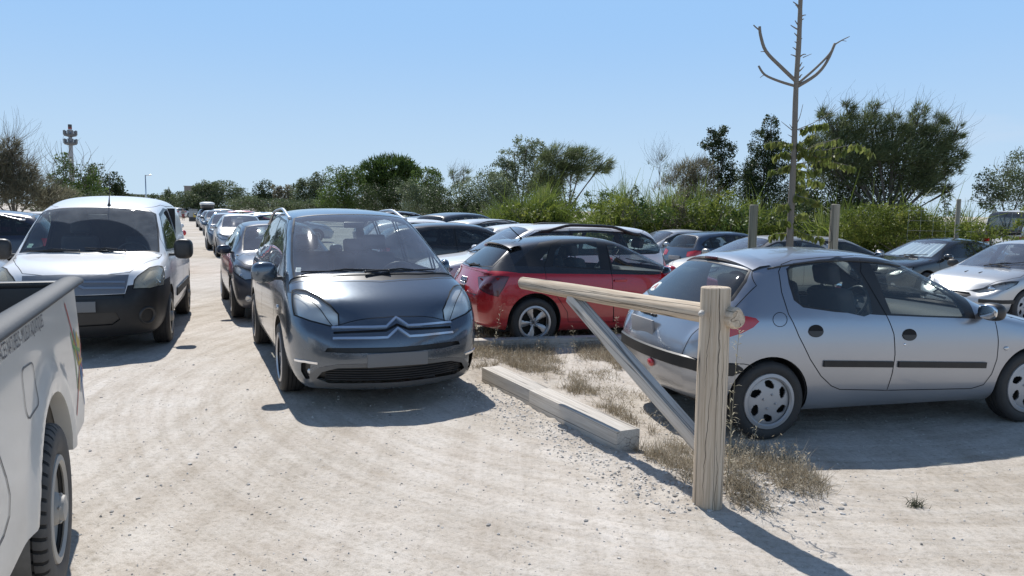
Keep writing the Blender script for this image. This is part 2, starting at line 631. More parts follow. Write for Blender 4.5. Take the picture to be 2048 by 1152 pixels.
class Car:
    def __init__(s, P, name, loc, rz, level=2, scale=1.0):
        s.P = P
        s.root = empty(name, loc, rz)
        s.root.scale = (scale,) * 3
        s.M = Matrix.Translation(Vector(loc)) @ Matrix.Rotation(rz, 4, 'Z') @ Matrix.Diagonal((scale, scale, scale, 1))
        s.Mi = s.M.inverted()
        s.bm = subdiv(cage(P), level)
        s.bm.normal_update()
        s.bm.faces.ensure_lookup_table(); s.bm.verts.ensure_lookup_table()
        s.ov = [v.co.copy() for v in s.bm.verts]
        s.on = [v.normal.copy() for v in s.bm.verts]
        s.of = [[v.index for v in f.verts] for f in s.bm.faces]
        s.bvh = BVHTree.FromPolygons(s.ov, s.of)
        s.xf, s.xr = P['wb'] / 2 + P['fo'], -(P['wb'] / 2 + P['ro'])
    # ---- surface queries
    def normal_at(s, p):
        loc, nrm, fi, d = s.bvh.find_nearest(p)
        f = s.of[fi]
        w = []
        for i in f:
            w.append(1.0 / ((s.ov[i] - loc).length ** 2 + 1e-7))
        n = Vector()
        tri = f
        # inverse-bilinear weights on the quad
        if len(f) == 4:
            a, b, c, d4 = (s.ov[i] for i in f)
            e1, e2 = (b - a), (d4 - a)
            u = max(0, min(1, (loc - a).dot(e1) / max(1e-9, e1.dot(e1))))
            v = max(0, min(1, (loc - a).dot(e2) / max(1e-9, e2.dot(e2))))
            n = (s.on[f[0]] * (1 - u) + s.on[f[1]] * u) * (1 - v) + (s.on[f[3]] * (1 - u) + s.on[f[2]] * u) * v
        else:
            for k, i in enumerate(f):
                n += s.on[i] * w[k]
        return n.normalized()
    def hit(s, o, d):
        return s.bvh.ray_cast(o, d)
    def onto(s, p, d):
        """drop a point onto the body along -d from outside"""
        d = Vector(d).normalized()
        h = s.bvh.ray_cast(Vector(p) + d * 1.5, -d)
        if h[0] is None:
            q = s.bvh.find_nearest(Vector(p))
            return q[0], s.normal_at(q[0])
        return h[0], s.normal_at(h[0])
    def px(s, pts):
        """photo pixels traced onto the body surface"""
        o = s.Mi @ CAM_POS
        out = []
        for (a, b) in pts:
            d = (s.Mi.to_3x3() @ ray(a, b)).normalized()
            h = s.bvh.ray_cast(o, d)
            if h[0] is None:
                t = (-o).dot(d)
                best = None
                for k in range(-30, 31):
                    q = o + d * (t + k * .08)
                    r = s.bvh.find_nearest(q)
                    if best is None or r[3] < best[1]:
                        best = (r[0], r[3])
                out.append(best[0])
            else:
                out.append(h[0])
        return out
    def meandir(s, pts):
        n = Vector()
        for p in pts:
            n += s.normal_at(p)
        return n.normalized()
    # ---- cutting
    def region(s, pts, d=None, tol=0.7, nmin=0.12):
        pts = [Vector(p) for p in pts]
        if d is None:
            d = s.meandir(pts)
        d = Vector(d).normalized()
        ref = Vector((0, 0, 1)) if abs(d.z) < 0.9 else Vector((0, 1, 0))
        u = ref.cross(d).normalized(); v = d.cross(u)
        P2 = [(p.dot(u), p.dot(v)) for p in pts]
        dm = sum(p.dot(d) for p in pts) / len(pts)
        x0, x1 = min(p[0] for p in P2) - .01, max(p[0] for p in P2) + .01
        y0, y1 = min(p[1] for p in P2) - .01, max(p[1] for p in P2) + .01
        def box(f):
            q = [(w.co.dot(u), w.co.dot(v)) for w in f.verts]
            return min(a for a, b in q), max(a for a, b in q), min(b for a, b in q), max(b for a, b in q)
        cand = []
        for f in s.bm.faces:
            if f.normal.dot(d) < nmin:
                continue
            if abs(f.calc_center_median().dot(d) - dm) > tol:
                continue
            b = box(f)
            if b[1] < x0 or b[0] > x1 or b[3] < y0 or b[2] > y1:
                continue
            cand.append(f)
        cand = set(cand)
        n = len(P2)
        for i in range(n):
            a, b = P2[i], P2[(i + 1) % n]
            ex, ey = b[0] - a[0], b[1] - a[1]
            Ln = math.hypot(ex, ey)
            if Ln < 1e-6:
                continue
            nx, ny = -ey / Ln, ex / Ln
            bx0, bx1 = min(a[0], b[0]) - 1e-4, max(a[0], b[0]) + 1e-4
            by0, by1 = min(a[1], b[1]) - 1e-4, max(a[1], b[1]) + 1e-4
            sel = []
            for f in cand:
                if not f.is_valid:
                    continue
                q = [(w.co.dot(u), w.co.dot(v)) for w in f.verts]
                if max(p[0] for p in q) < bx0 or min(p[0] for p in q) > bx1 or max(p[1] for p in q) < by0 or min(p[1] for p in q) > by1:
                    continue
                sd = [(p[0] - a[0]) * nx + (p[1] - a[1]) * ny for p in q]
                if min(sd) < -1e-5 and max(sd) > 1e-5:
                    sel.append(f)
            if not sel:
                continue
            es = {e for f in sel for e in f.edges}; vs = {w for f in sel for w in f.verts}
            res = bmesh.ops.bisect_plane(s.bm, geom=list(sel) + list(es) + list(vs), dist=1e-6, plane_co=u * a[0] + v * a[1], plane_no=u * nx + v * ny)
            for g in res['geom']:
                if isinstance(g, bmesh.types.BMFace):
                    cand.add(g)
            cand = {f for f in cand if f.is_valid}
        out = []
        for f in cand:
            c = f.calc_center_median()
            if pip((c.dot(u), c.dot(v)), P2):
                out.append(f)
        return out
    def chunk(s, faces, delete=True):
        idx, v, f = {}, [], []
        for fc in faces:
            q = []
            for w in fc.verts:
                if w not in idx:
                    idx[w] = len(v); v.append(w.co.copy())
                q.append(idx[w])
            f.append(q)
        nn = [s.normal_at(p) for p in v]
        if delete and faces:
            bmesh.ops.delete(s.bm, geom=list(faces), context='FACES')
        return Chunk(v, f, nn)
    def take(s, pts, d=None, tol=.7, nmin=.12):
        return s.chunk(s.region(pts, d, tol, nmin))
    def copy(s, pts, d=None, tol=.7, nmin=.12):
        return s.chunk(s.region(pts, d, tol, nmin), delete=False)
    # ---- output
    def make(s, name, items, parent=None, label=None):
        """items: list of (chunk, material)"""
        V, F, Nn, MI, mats = [], [], [], [], []
        anyn = True
        for c, m in items:
            if c is None or not c.f:
                continue
            if m not in mats:
                mats.append(m)
            o = len(V)
            V += c.v
            F += [[i + o for i in f] for f in c.f]
            MI += [mats.index(m)] * len(c.f)
            if c.n is None:
                anyn = False
            else:
                Nn += c.n
        if not F:
            return None
        me = bpy.data.meshes.new(name)
        me.from_pydata([tuple(a) for a in V], [], F)
        me.polygons.foreach_set('use_smooth', [True] * len(F))
        me.polygons.foreach_set('material_index', MI)
        me.update()
        if anyn:
            me.normals_split_custom_set_from_vertices([tuple(a) for a in Nn])
        else:
            try:
                me.set_sharp_from_angle(angle=R(40))
            except Exception:
                pass
        o = mesh_obj(name, me, parent or s.root, mats)
        if label:
            o['label'] = label
        return o
    def seam(s, pts, d, w=.0035, off=.0012, closed=True, step=.03):
        """thin ribbon lying on the body along a polyline: a panel gap"""
        d = Vector(d).normalized()
        pts = [Vector(p) for p in pts]
        if closed:
            pts = pts + [pts[0]]
        dense = []
        for a, b in zip(pts, pts[1:]):
            k = max(1, int((b - a).length / step))
            for i in range(k):
                dense.append(a.lerp(b, i / k))
        dense.append(pts[-1])
        q = [s.onto(p, d) for p in dense]
        V, F, Nn = [], [], []
        for i, (p, n) in enumerate(q):
            a = q[max(0, i - 1)][0]; b = q[min(len(q) - 1, i + 1)][0]
            t = (b - a)
            sd = t.cross(n)
            if sd.length < 1e-9:
                sd = n.orthogonal()
            sd.normalize()
            V += [p + n * off - sd * w, p + n * off + sd * w]; Nn += [n, n]
            if i:
                F.append([2 * i - 2, 2 * i - 1, 2 * i + 1, 2 * i])
        return Chunk(V, F, Nn)
    def band(s, pts, d, w, t, step=.03, closed=False):
        """raised strip on the body along a polyline: mouldings, chrome lines"""
        c = s.seam(pts, d, w, 0.0, closed, step)
        return c.thick(t)
    def arch(s, x, r, z0, mats, depth=.26, squash=1.0):
        for sg in (1, -1):
            pts = []
            for k in range(25):
                a = PI * k / 24
                pts.append((x + r * math.cos(a), sg * s.P['hw'], z0 + r * math.sin(a) * squash))
            poly = [(x + r, sg * s.P['hw'], -.1)] + pts + [(x - r, sg * s.P['hw'], -.1)]
            fs = s.region(poly, (0, sg, 0), tol=.6, nmin=.03)
            bmesh.ops.delete(s.bm, geom=fs, context='FACES')
            V, F = [], []
            qs = [s.onto(p, (0, sg, 0))[0] for p in [(x + r, sg * s.P['hw'], .22)] + pts + [(x - r, sg * s.P['hw'], .22)]]
            for i, p in enumerate(qs):
                c = Vector((x, p.y, z0)); q = c + (p - c) * 1.03
                V += [p, Vector((q.x, p.y - sg * .02, q.z)), Vector((q.x, sg * (s.P['hw'] - depth), q.z))]
                if i:
                    for j in (0, 1):
                        F.append([3 * (i - 1) + j, 3 * i + j, 3 * i + j + 1, 3 * (i - 1) + j + 1])
            # back wall of the well
            b0 = len(V)
            V.append(Vector((x, sg * (s.P['hw'] - depth), z0)))
            for i in range(1, len(qs)):
                F.append([3 * (i - 1) + 2, 3 * i + 2, b0])
            s.wells = getattr(s, 'wells', []) + [Chunk(V, F, None)]

def ngon_chunk(pts, n=None):
    pts = [Vector(p) for p in pts]
    return Chunk(pts, [list(range(len(pts)))], None)

# ------------------------------------------------------------------ wheels
_wheels = {}
def tyre_bm(r, w, rr):
    bm = bmesh.new()
    h = w / 2
    sw = r - rr
    prof = [(rr - .004, h * .62), (rr + .006, h * .80), (rr + sw * .22, h * .94), (rr + sw * .5, h * 1.0), (rr + sw * .78, h * .97), (r - .018, h * .90),
            (r - .006, h * .80), (r - .001, h * .66)]
    # grooves across the tread
    for c in (.50, .17, -.17, -.50):
        g = h * .05
        prof += [(r, h * c + g), (r - .009, h * c + g * .7), (r - .009, h * c - g * .7), (r, h * c - g)]
    prof += [(a, -b) for a, b in prof[7::-1]]
    bm_lathe(bm, prof, 'y', 72)
    bmesh.ops.recalc_face_normals(bm, faces=bm.faces)
    return bm

def rim_bm(rr, w, style):
    """polar face with openings, a rounded outer lip, a barrel behind"""
    bm = bmesh.new()
    face = w / 2 * .78
    nr, nt = 26, 150
    lip = [(rr + .008, face + .002), (rr + .006, face + .010), (rr - .004, face + .012), (rr - .012, face + .004)]
    bm_lathe(bm, lip, 'y', 72)
    def hfun(q, th):
        if style == 'swirl':
            z = .020 - .022 * q * q
            return z
        if style == 'five':
            return -.012 - .02 * (1 - q) + .010 * math.cos(5 * th)
        if style == 'steel':
            return (.02 if q < .36 else -.045 + .03 * max(0, (q - .6) / .4)) if q < .33 or q > .4 else lerp(.02, -.045, (q - .33) / .07)
        return -.004 - .018 * (1 - q) ** 2
    def hole(q, th):
        if style == 'swirl':
            k = 6
            a = th % (2 * PI / k) - PI / k
            tx, ty = a * q, q - .72
            u_, v_ = tx * .86 - ty * .51, tx * .51 + ty * .86
            return ((u_ / .25) ** 2 + (v_ / .150) ** 2) < 1
        if style == 'five':
            a = (th + .1 * math.sin(q * 3)) % (2 * PI / 5) - PI / 5
            half = PI / 5 - (.09 + .17 * q ** 1.5) / max(q, .2)
            return .27 < q < .93 and abs(a) < half
        if style == 'steel':
            a = th % (2 * PI / 8) - PI / 8
            return ((a * q / .085) ** 2 + ((q - .72) / .055) ** 2) < 1
        if style == 'multi':
            a = th % (2 * PI / 7) - PI / 7
            return .30 < q < .92 and abs(a) < PI / 7 - .085 / q
        a = th % (2 * PI / 9) - PI / 9
        return .40 < q < .90 and abs(a) * q < .16 * q + .02
    grid = []
    R0 = rr - .012
    for i in range(nr + 1):
        q = i / nr
        grid.append([bm.verts.new((q * R0 * math.cos(2 * PI * j / nt), face + hfun(q, 2 * PI * j / nt), q * R0 * math.sin(2 * PI * j / nt))) for j in range(nt)])
    for i in range(nr):
        for j in range(nt):
            if hole((i + .5) / nr, 2 * PI * (j + .5) / nt):
                continue
            try:
                bm.faces.new((grid[i][j], grid[i][(j + 1) % nt], grid[i + 1][(j + 1) % nt], grid[i + 1][j]))
            except ValueError:
                pass
    bmesh.ops.remove_doubles(bm, verts=grid[0], dist=1e-5)
    # thickness of the face
    fs = [f for f in bm.faces]
    geom = bmesh.ops.solidify(bm, geom=fs, thickness=.012)
    # hub bolts
    nb = 4 if style == 'swirl' else 5
    for k in range(nb):
        a = 2 * PI * k / nb + .35
        d = .055 if style != 'steel' else .06
        bm_ball(bm, (d * math.cos(a), face + hfun(.3, 0) + .004, d * math.sin(a)), (.009, .008, .009), u=8, v=6)
    if style == 'steel':
        bm_lathe(bm, [(.062, face + .015), (.055, face + .04), (.03, face + .046), (0.001, face + .046)], 'y', 24)
    bmesh.ops.recalc_face_normals(bm, faces=bm.faces)
    return bm

def wheel(root, x, y, r, w, style, rimmat, steer=0.0, rr=None):
    key = (r, w, style)
    rr = rr or r * .62
    if key not in _wheels:
        me = bpy.data.meshes.new('tyre'); bm = tyre_bm(r, w, rr); bm.normal_update(); bm.to_mesh(me); bm.free()
        me.polygons.foreach_set('use_smooth', [True] * len(me.polygons)); me.set_sharp_from_angle(angle=R(50))
        me.materials.append(MT['tyre'])
        m2 = bpy.data.meshes.new('rim'); bm = rim_bm(rr, w, style); bm.normal_update(); bm.to_mesh(m2); bm.free()
        m2.polygons.foreach_set('use_smooth', [True] * len(m2.polygons)); m2.set_sharp_from_angle(angle=R(38))
        m2.materials.append(rimmat)
        bm = bmesh.new()
        bm_lathe(bm, [(rr + .004, w * .35), (rr - .02, w * .30), (rr - .02, -w * .35), (rr + .004, -w * .4)], 'y', 40)
        bm_lathe(bm, [(.02, -.02), (rr * .72, -.02), (rr * .72, -.035)], 'y', 40)
        bm_lathe(bm, [(rr - .02, -w * .1), (.02, -w * .1)], 'y', 40)
        m3 = bpy.data.meshes.new('brake_disc'); bm.normal_update(); bm.to_mesh(m3); bm.free()
        m3.materials.append(MT['well'])
        _wheels[key] = (me, m2, m3)
    me, m2, m3 = _wheels[key]
    e = empty('wheel', (x, y, r), (0 if y > 0 else PI) + steer, root)
    mesh_obj('tyre', me, e)
    o = mesh_obj('rim', m2, e)
    if m2.materials[0] != rimmat:
        o.material_slots[0].link = 'OBJECT'; o.material_slots[0].material = rimmat
    mesh_obj('brake_disc', m3, e)
    return e

# ------------------------------------------------------------------ cabin
def seat_bm(bm, x, y, z, w=.50, back=.62, lean=R(14)):
    rot = Euler((0, -lean * -1, 0)).to_matrix()
    bm_box(bm, (x + .10, y, z), (.52, w, .16), Euler((0, R(-8), 0)).to_matrix(), .06, 3)
    tilt = Euler((0, -lean, 0)).to_matrix()
    d = tilt @ Vector((0, 0, 1))
    base = Vector((x - .15, y, z + .05))
    bm_box(bm, base + d * (back / 2), (.15, w * .94, back), tilt, .065, 3)
    bm_box(bm, base + d * (back + .12), (.10, w * .52, .17), tilt, .045, 3)
    bm_tube(bm, [base + d * (back - .02) + Vector((0, .07, 0)), base + d * (back + .08) + Vector((0, .07, 0))], .008, 6)
    bm_tube(bm, [base + d * (back - .02) - Vector((0, .07, 0)), base + d * (back + .08) - Vector((0, .07, 0))], .008, 6)

def cabin(car, xdash, zdash, xs, zs=.48, rear=-.95, wheel_side=1, light=False):
    root, P = car.root, car.P
    hw = P['hw']
    for sg in (1, -1):
        bm = bmesh.new()
        seat_bm(bm, xs, sg * hw * .44, zs)
        from_bm('front_seat', bm, MT['seat'], root, angle=50)
    if rear is not None:
        bm = bmesh.new()
        for sg in (1, -1):
            seat_bm(bm, rear, sg * hw * .42, zs + .03, w=.60, back=.50)
        from_bm('rear_seat', bm, MT['seat'], root, angle=50)
    bm = bmesh.new()
    g = [(-.02, zdash - .30), (-.08, zdash - .12), (-.02, zdash - .01), (.12, zdash + .015), (.55, zdash - .02)]
    ws = hw * .86
    rows = []
    for dx, z in g:
        rows.append([bm.verts.new((xdash + dx - .05 * (abs(t) ** 2), t * ws, z + (.035 if (dx < .1 and .2 < t * wheel_side < .7 and z > zdash - .1) else 0))) for t in np.linspace(-1, 1, 17)])
    for a, b in zip(rows, rows[1:]):
        for i in range(16):
            bm.faces.new((a[i], a[i + 1], b[i + 1], b[i]))
    from_bm('dashboard', bm, MT['dash'], root, angle=60)
    bm = bmesh.new()
    c = Vector((xdash - .22, wheel_side * hw * .44, zdash - .03))
    rot = Euler((0, R(-62), 0)).to_matrix()
    pts = [c + rot @ Vector((.185 * math.cos(a), .185 * math.sin(a), 0)) for a in np.linspace(0, 2 * PI, 29)]
    bm_tube(bm, pts, .016, 8, caps=False)
    bm_box(bm, c, (.10, .16, .03), rot, .012)
    bm_box(bm, c + rot @ Vector((0, .10, 0)), (.05, .16, .02), rot)
    bm_box(bm, c + rot @ Vector((0, -.10, 0)), (.05, .16, .02), rot)
    bm_tube(bm, [c, c + Vector((.25, 0, -.1))], .03, 8)
    from_bm('steering_wheel', bm, MT['rubber'], root, angle=50)
    bm = bmesh.new()
    bm_box(bm, (P['xh'] + .16, 0, P['zh'] - .13), (.03, .22, .065), Euler((0, R(12), 0)).to_matrix(), .015)
    from_bm('rear_view_mirror', bm, MT['rubber'], root, angle=50)
    # cabin floor
    bm = bmesh.new()
    bm_box(bm, (0, 0, P.get('zum', .2) + .03), (car.xf - car.xr - .6, hw * 1.66, .04))
    from_bm('floor_pan', bm, MT['well'], root, smooth=False)

def wing_mirror(car, x, y, z, mat, s=(.055, .11, .075), power=.75, arm=True, side=(1, -1)):
    for sg in side:
        bm = bmesh.new()
        bm_ball(bm, (x, sg * (y + s[1] * .9), z), s, Euler((0, 0, -sg * R(8))).to_matrix(), 18, 12, power)
        o = from_bm('wing_mirror', bm, mat, car.root)
        if arm:
            bm = bmesh.new()
            bm_box(bm, (x + .01, sg * (y - .02), z - s[2] * .55), (.06, .14, .035), None, .012)
            from_bm('mirror_arm', bm, MT['rubber'], o, angle=50)
        bm = bmesh.new()
        bm_ball(bm, (x - s[0] * .86, sg * (y + s[1] * .92), z), (.012, s[1] * .84, s[2] * .80), Euler((0, 0, -sg * R(8))).to_matrix(), 16, 10, power)
        from_bm('mirror_glass', bm, MT['mirror'], o)

def wiper(root, a, b, mat, name='wiper', r=.011):
    a, b = Vector(a), Vector(b)
    bm = bmesh.new()
    bm_tube(bm, [a, a.lerp(b, .5) + Vector((0, 0, .018)), b.lerp(a, .3)], [r, r * .8, r * .6], 6)
    bm_tube(bm, [a.lerp(b, .30), b], r * .7, 6)
    bm_ball(bm, a, (r * 1.2,) * 3, u=8, v=6)
    return from_bm(name, bm, mat, root, angle=50)

def text_chunk(txt, size, origin, xdir, ydir, car=None, d=None, off=.002, sx=1.0):
    """lettering as a mesh, laid on the body when a car is given"""
    cu = bpy.data.curves.new('lettering', 'FONT')
    cu.body = txt
    cu.size = size
    cu.resolution_u = 2
    o = bpy.data.objects.new('lettering', cu)
    COL.objects.link(o)
    dg = bpy.context.evaluated_depsgraph_get()
    me = bpy.data.meshes.new_from_object(o.evaluated_get(dg))
    bpy.data.objects.remove(o); bpy.data.curves.remove(cu)
    X, Y, O = Vector(xdir).normalized(), Vector(ydir).normalized(), Vector(origin)
    V = []
    for v in me.vertices:
        p = O + X * v.co.x * sx + Y * v.co.y
        if car is not None:
            q, n = car.onto(p, d)
            p = q + n * off
        V.append(p)
    F = [list(p.vertices) for p in me.polygons]
    bpy.data.meshes.remove(me)
    return Chunk(V, F, None)

def recolor(root, old, new):
    """copies share meshes; the paint is swapped on the object's own slots"""
    for ch in root.children_recursive:
        if ch.type != 'MESH':
            continue
        for sl in ch.material_slots:
            if sl.material == old:
                sl.link = 'OBJECT'
                sl.material = new

def finish_body(car, paintm, name='body', liner=True):
    """everything of the shell not yet taken becomes the body, with a trimmed inside"""
    c = car.chunk(list(car.bm.faces))
    items = [(c, paintm)]
    if liner:
        items.append((c.offset(-.03).flip(), MT['trim']))
    b = car.make(name, items)
    if getattr(car, 'wells', None):
        for w in car.wells:
            car.make('wheel_well', [(w, MT['well'])])
    car.bm.free()
    return b

def skin(c, paintm):
    return [(c, paintm), (c.offset(-.03).flip(), MT['trim'])]
MT = {}
def make_mats():
    MT['tyre'] = plastic('tyre_rubber', (.013, .013, .014), .7, dust=.12, bump=.4, bscale=90)
    MT['rubber'] = plastic('black_plastic', (.018, .018, .019), .42, dust=.08)
    MT['bumper'] = plastic('grey_bumper_plastic', (.009, .010, .012), .42, dust=.07, spec=.35)
    MT['seal'] = plastic('window_rubber', (.012, .012, .013), .35, dust=.06)
    MT['well'] = plastic('underbody', (.012, .012, .012), .9, dust=.1)
    MT['trim'] = plastic('cabin_trim', (.05, .05, .052), .8, dust=.05)
    MT['seat'] = plastic('seat_cloth', (.035, .036, .042), .9, dust=.08, bump=.3)
    MT['dash'] = plastic('dashboard', (.05, .052, .055), .7, dust=.1)
    MT['mirror'] = plastic('mirror_glass', (.7, .72, .75), .03, metal=1.0, dust=.04)
    MT['chrome'] = plastic('chrome', (.90, .91, .93), .24, metal=1.0, dust=.06)
    MT['satin'] = plastic('satin_aluminium', (.55, .55, .56), .32, metal=1.0, dust=.1)
    MT['alloy'] = plastic('alloy', (.50, .50, .51), .38, metal=.85, dust=.25)
    MT['cap'] = plastic('wheel_cap', (.42, .42, .43), .45, metal=.4, dust=.25)
    MT['steel'] = plastic('painted_steel', (.40, .38, .34), .55, dust=.7)
    MT['seam'] = plastic('panel_gap', (.006, .006, .007), .8, dust=0.0)
    MT['glass'] = glass('window_glass', (.80, .87, .85), .03)
    MT['tint'] = glass('dark_window_glass', (.20, .23, .24), .03)
    MT['screen'] = glass('windscreen_glass', (.80, .85, .85), .19, vcol=(.50, .55, .68), vscale=1.0)  # bluish veil: sky reflection painted as diffuse colour, together with the dust haze
    MT['van_screen'] = wiped_glass('wiped_windscreen', [((1.36, .02, 1.13), .66), ((1.30, -.62, 1.13), .62)], .30, .02)
    MT['rearglass'] = glass('rear_window_glass', (.42, .50, .50), .05, vscale=2.0)
    MT['lens'] = glass('headlamp_lens', (.92, .93, .92), .06, vcol=(.6, .58, .52), vscale=6)
    MT['oldlens'] = glass('weathered_headlamp_lens', (.8, .78, .70), .55, vcol=(.52, .48, .38), vscale=4)
    MT['reflector'] = plastic('lamp_reflector', (.85, .84, .81), .34, metal=.6, dust=.05)
    MT['red_lens'] = plastic('red_lens', (.46, .008, .014), .12, spec=.6, dust=.06, coat=.8)
    MT['dark_red_lens'] = plastic('dark_red_lens', (.12, .006, .01), .10, spec=.6, dust=.05, coat=.8)
    MT['amber_lens'] = plastic('amber_lens', (.55, .16, .01), .2, dust=.05)
    MT['clear_lens'] = plastic('clear_lens', (.6, .6, .6), .12, metal=.5, dust=.05)
    MT['plate_dark'] = plastic('grey_plate', (.17, .175, .18), .6, dust=.12)
    MT['plate_light'] = plastic('pale_plate', (.30, .30, .31), .55, dust=.12)
    MT['sticker'] = plastic('white_sticker', (.62, .66, .64), .6, dust=.1)
    MT['sticker_green'] = plastic('green_sticker', (.30, .52, .42), .6, dust=.1)
    MT['letter'] = plastic('grey_lettering', (.10, .10, .11), .6, dust=.1)
    MT['red'] = plastic('red_plastic', (.40, .02, .02), .4, dust=.1)
    MT['white_paint'] = plastic('white_paint', (.72, .72, .70), .5, dust=.15)
# ------------------------------------------------------------------ silver five-door supermini
def zpx(pts, ox, oy, k):
    return [(x / k + ox, y / k + oy) for x, y in pts]

P_SUPERMINI = dict(wb=2.442, fo=.745, ro=.61, hw=.838, H=1.435, xc=.98, zc=.93, xh=.10, zh=1.38, xrh=-1.20, zrh=1.36, xhb=-1.66, zhb=.955,
                   zbl=.665, belt_f=.89, belt_r=.95, rw=.60, rwr=.60, zuf=.20, zum=.20, zur=.27, zlo=.42, zmid=.66, nl=.16, zr5=1.42,
                   rx=[.16, .05, .0, .0, .05, .09], wf=[.70, .90, .975, .995, 1, 1, 1, 1, 1, 1, 1, .985, .945, .85, .60], nb=.10, rb=.06)

def pt_on_wheel(loc, rz, lx, ly, s):
    """car origin such that local (lx, ly) lands on the ground point loc"""
    c, n = math.cos(rz), math.sin(rz)
    return (loc[0] - (lx * c - ly * n) * s, loc[1] - (lx * n + ly * c) * s, 0.0)

def build_supermini(paintm):
    s, rz = 1.005, R(14.6)
    loc = pt_on_wheel((1.955, 5.74), rz, -1.221, -.80, s)
    car = Car(P_SUPERMINI, 'hatchback_car', loc, rz, 3, s)
    Z = lambda p: car.px(zpx(p, 1200, 460, 2.4))
    hw = car.P['hw']
    sides = (1, -1)
    mir = lambda pts, sg: [Vector((p.x, p.y * (1 if sg < 0 else -1), p.z)) for p in pts]
    flat = lambda pts, sg: [Vector((p.x, sg * hw, p.z)) for p in pts]
    # --- side glass (traced on the near side, mirrored to the far one)
    pr = Z([(905, 196), (935, 170), (1060, 152), (1195, 143), (1308, 400), (1130, 384), (985, 362), (945, 332), (917, 255)])
    pf = Z([(1285, 147), (1400, 158), (1480, 186), (1600, 252), (1700, 322), (1735, 370), (1757, 416), (1560, 410), (1398, 401), (1375, 345)])
    dlo = Z([(893, 186), (926, 159), (1060, 141), (1225, 130), (1330, 137), (1430, 150), (1540, 193), (1650, 256), (1745, 322), (1790, 385), (1802, 426),
             (1560, 418), (1375, 410), (1130, 394), (975, 372), (930, 337), (905, 255)])
    rd = Z([(857, 200), (870, 165), (920, 145), (1060, 131), (1224, 121), (1250, 200), (1372, 405), (1411, 500), (1416, 600), (1402, 690), (1376, 769),
            (1150, 765), (1110, 748), (1060, 700), (1010, 622), (955, 510), (905, 405), (872, 300)])
    fd = Z([(1224, 121), (1340, 129), (1430, 141), (1540, 184), (1650, 245), (1760, 312), (1850, 372), (1890, 425), (1912, 530), (1905, 620), (1880, 690),
            (1840, 742), (1780, 761), (1376, 769), (1402, 690), (1416, 600), (1411, 500), (1372, 405), (1250, 200)])
    for sg in sides:
        d = (0, sg, 0)
        F = lambda p: flat(mir(p, sg), sg)
        gr = car.take(catmull(F(pr), 3, True), d); gf = car.take(F(pf), d)
        fr = car.take(F(dlo), d)
        drr = car.take(F(rd), d, nmin=.02); drf = car.take(F(fd), d, nmin=.02)
        car.make('side_window', [(gr, MT['glass'])]); car.make('side_window', [(gf, MT['glass'])])
        car.make('window_frame', [(fr, MT['seal']), (fr.offset(-.03).flip(), MT['trim'])])
        d1 = car.make('door', skin(drr, paintm) + [(car.seam(F(rd), d), MT['seam'])])
        d2 = car.make('door', skin(drf, paintm) + [(car.seam(F(fd), d), MT['seam'])])
        for dd, c0, rr in ((d1, (1036, 485), 36), (d2, (1485, 503), 34)):
            c = [(c0[0] + rr * math.cos(a), c0[1] + rr * .85 * math.sin(a)) for a in np.linspace(0, 2 * PI, 20, endpoint=False)]
            q = F(Z(c))
            ctr = sum(q, Vector()) / len(q)
            cz = ctr.z
            V = [car.onto(p, d) for p in q]
            disc = Chunk([a + n * .003 for a, n in V], [list(range(len(V)))], None)
            car.make('door_handle', [(disc, MT['seam']), (Chunk([a + n * .006 for a, n in V if a.z < cz + .012], [list(range(len([1 for a, n in V if a.z < cz + .012])))], None), MT['rubber'])], dd)
        lk = car.onto(F(Z([(1463, 550)]))[0], d)
        bm = bmesh.new(); bm_ball(bm, lk[0], (.011, .006, .011), u=10, v=6)
        from_bm('door_lock', bm, MT['chrome'], d2)
        for a, b, dd in (((1072, 641), (1404, 644), d1), ((1430, 644), (1850, 648), d2)):
            q = F(Z([a, b]))
            st = car.band(q, d, .024, .014)
            car.make('side_moulding', [(st, MT['bumper'])], dd)
        cp = F(Z([(864 + 34 * math.cos(a), 430 + 34 * math.sin(a)) for a in np.linspace(0, 2 * PI, 28, endpoint=False)]))
        if sg < 0:
            car.make('fuel_flap', [(car.seam(cp, d, .0025), MT['seam'])])
        si = car.onto(F(Z([(1950, 568)]))[0], d)
        bm = bmesh.new(); bm_ball(bm, si[0], (.028, .012, .018))
        from_bm('side_indicator', bm, MT['clear_lens'], car.root)
    # --- rear window, tailgate, lamps
    rw_ = Z([(425, 139), (560, 143), (700, 160), (786, 182), (748, 250), (692, 315), (637, 351)])
    half = [p for p in rw_ if p.y < 0]
    half = [Vector((p.x, p.y, p.z)) for p in rw_[-5:]]
    top = half[0]
    cx = car.onto((car.xr + .3, 0, 1.27), (-1, 0, .6))[0]
    hb = car.onto((car.xr + .1, 0, .945), (-1, 0, .3))[0]
    right = [Vector((0, 0, 0))] * 0
    ring = [Vector((-1.27, 0, 1.295)), Vector((-1.27, -.30, 1.288)), Vector((-1.22, -.53, 1.255)), Vector((-1.30, -.60, 1.17)), Vector((-1.44, -.665, 1.03)), Vector((-1.54, -.645, .965)),
            Vector((-1.63, -.40, .945)), Vector((-1.66, 0, .94))]
    outer = ring + [Vector((p.x, -p.y, p.z)) for p in ring[-2:0:-1]]
    d = Vector((-.75, 0, .66))
    u2 = [(p.y, p.z) for p in outer]
    inn = shapely_inset(u2, .022)
    inner = [Vector((o.x, a[0], a[1])) for o, a in zip(outer, inn)]
    gl = car.take(inner, d)
    fr = car.take(outer, d)
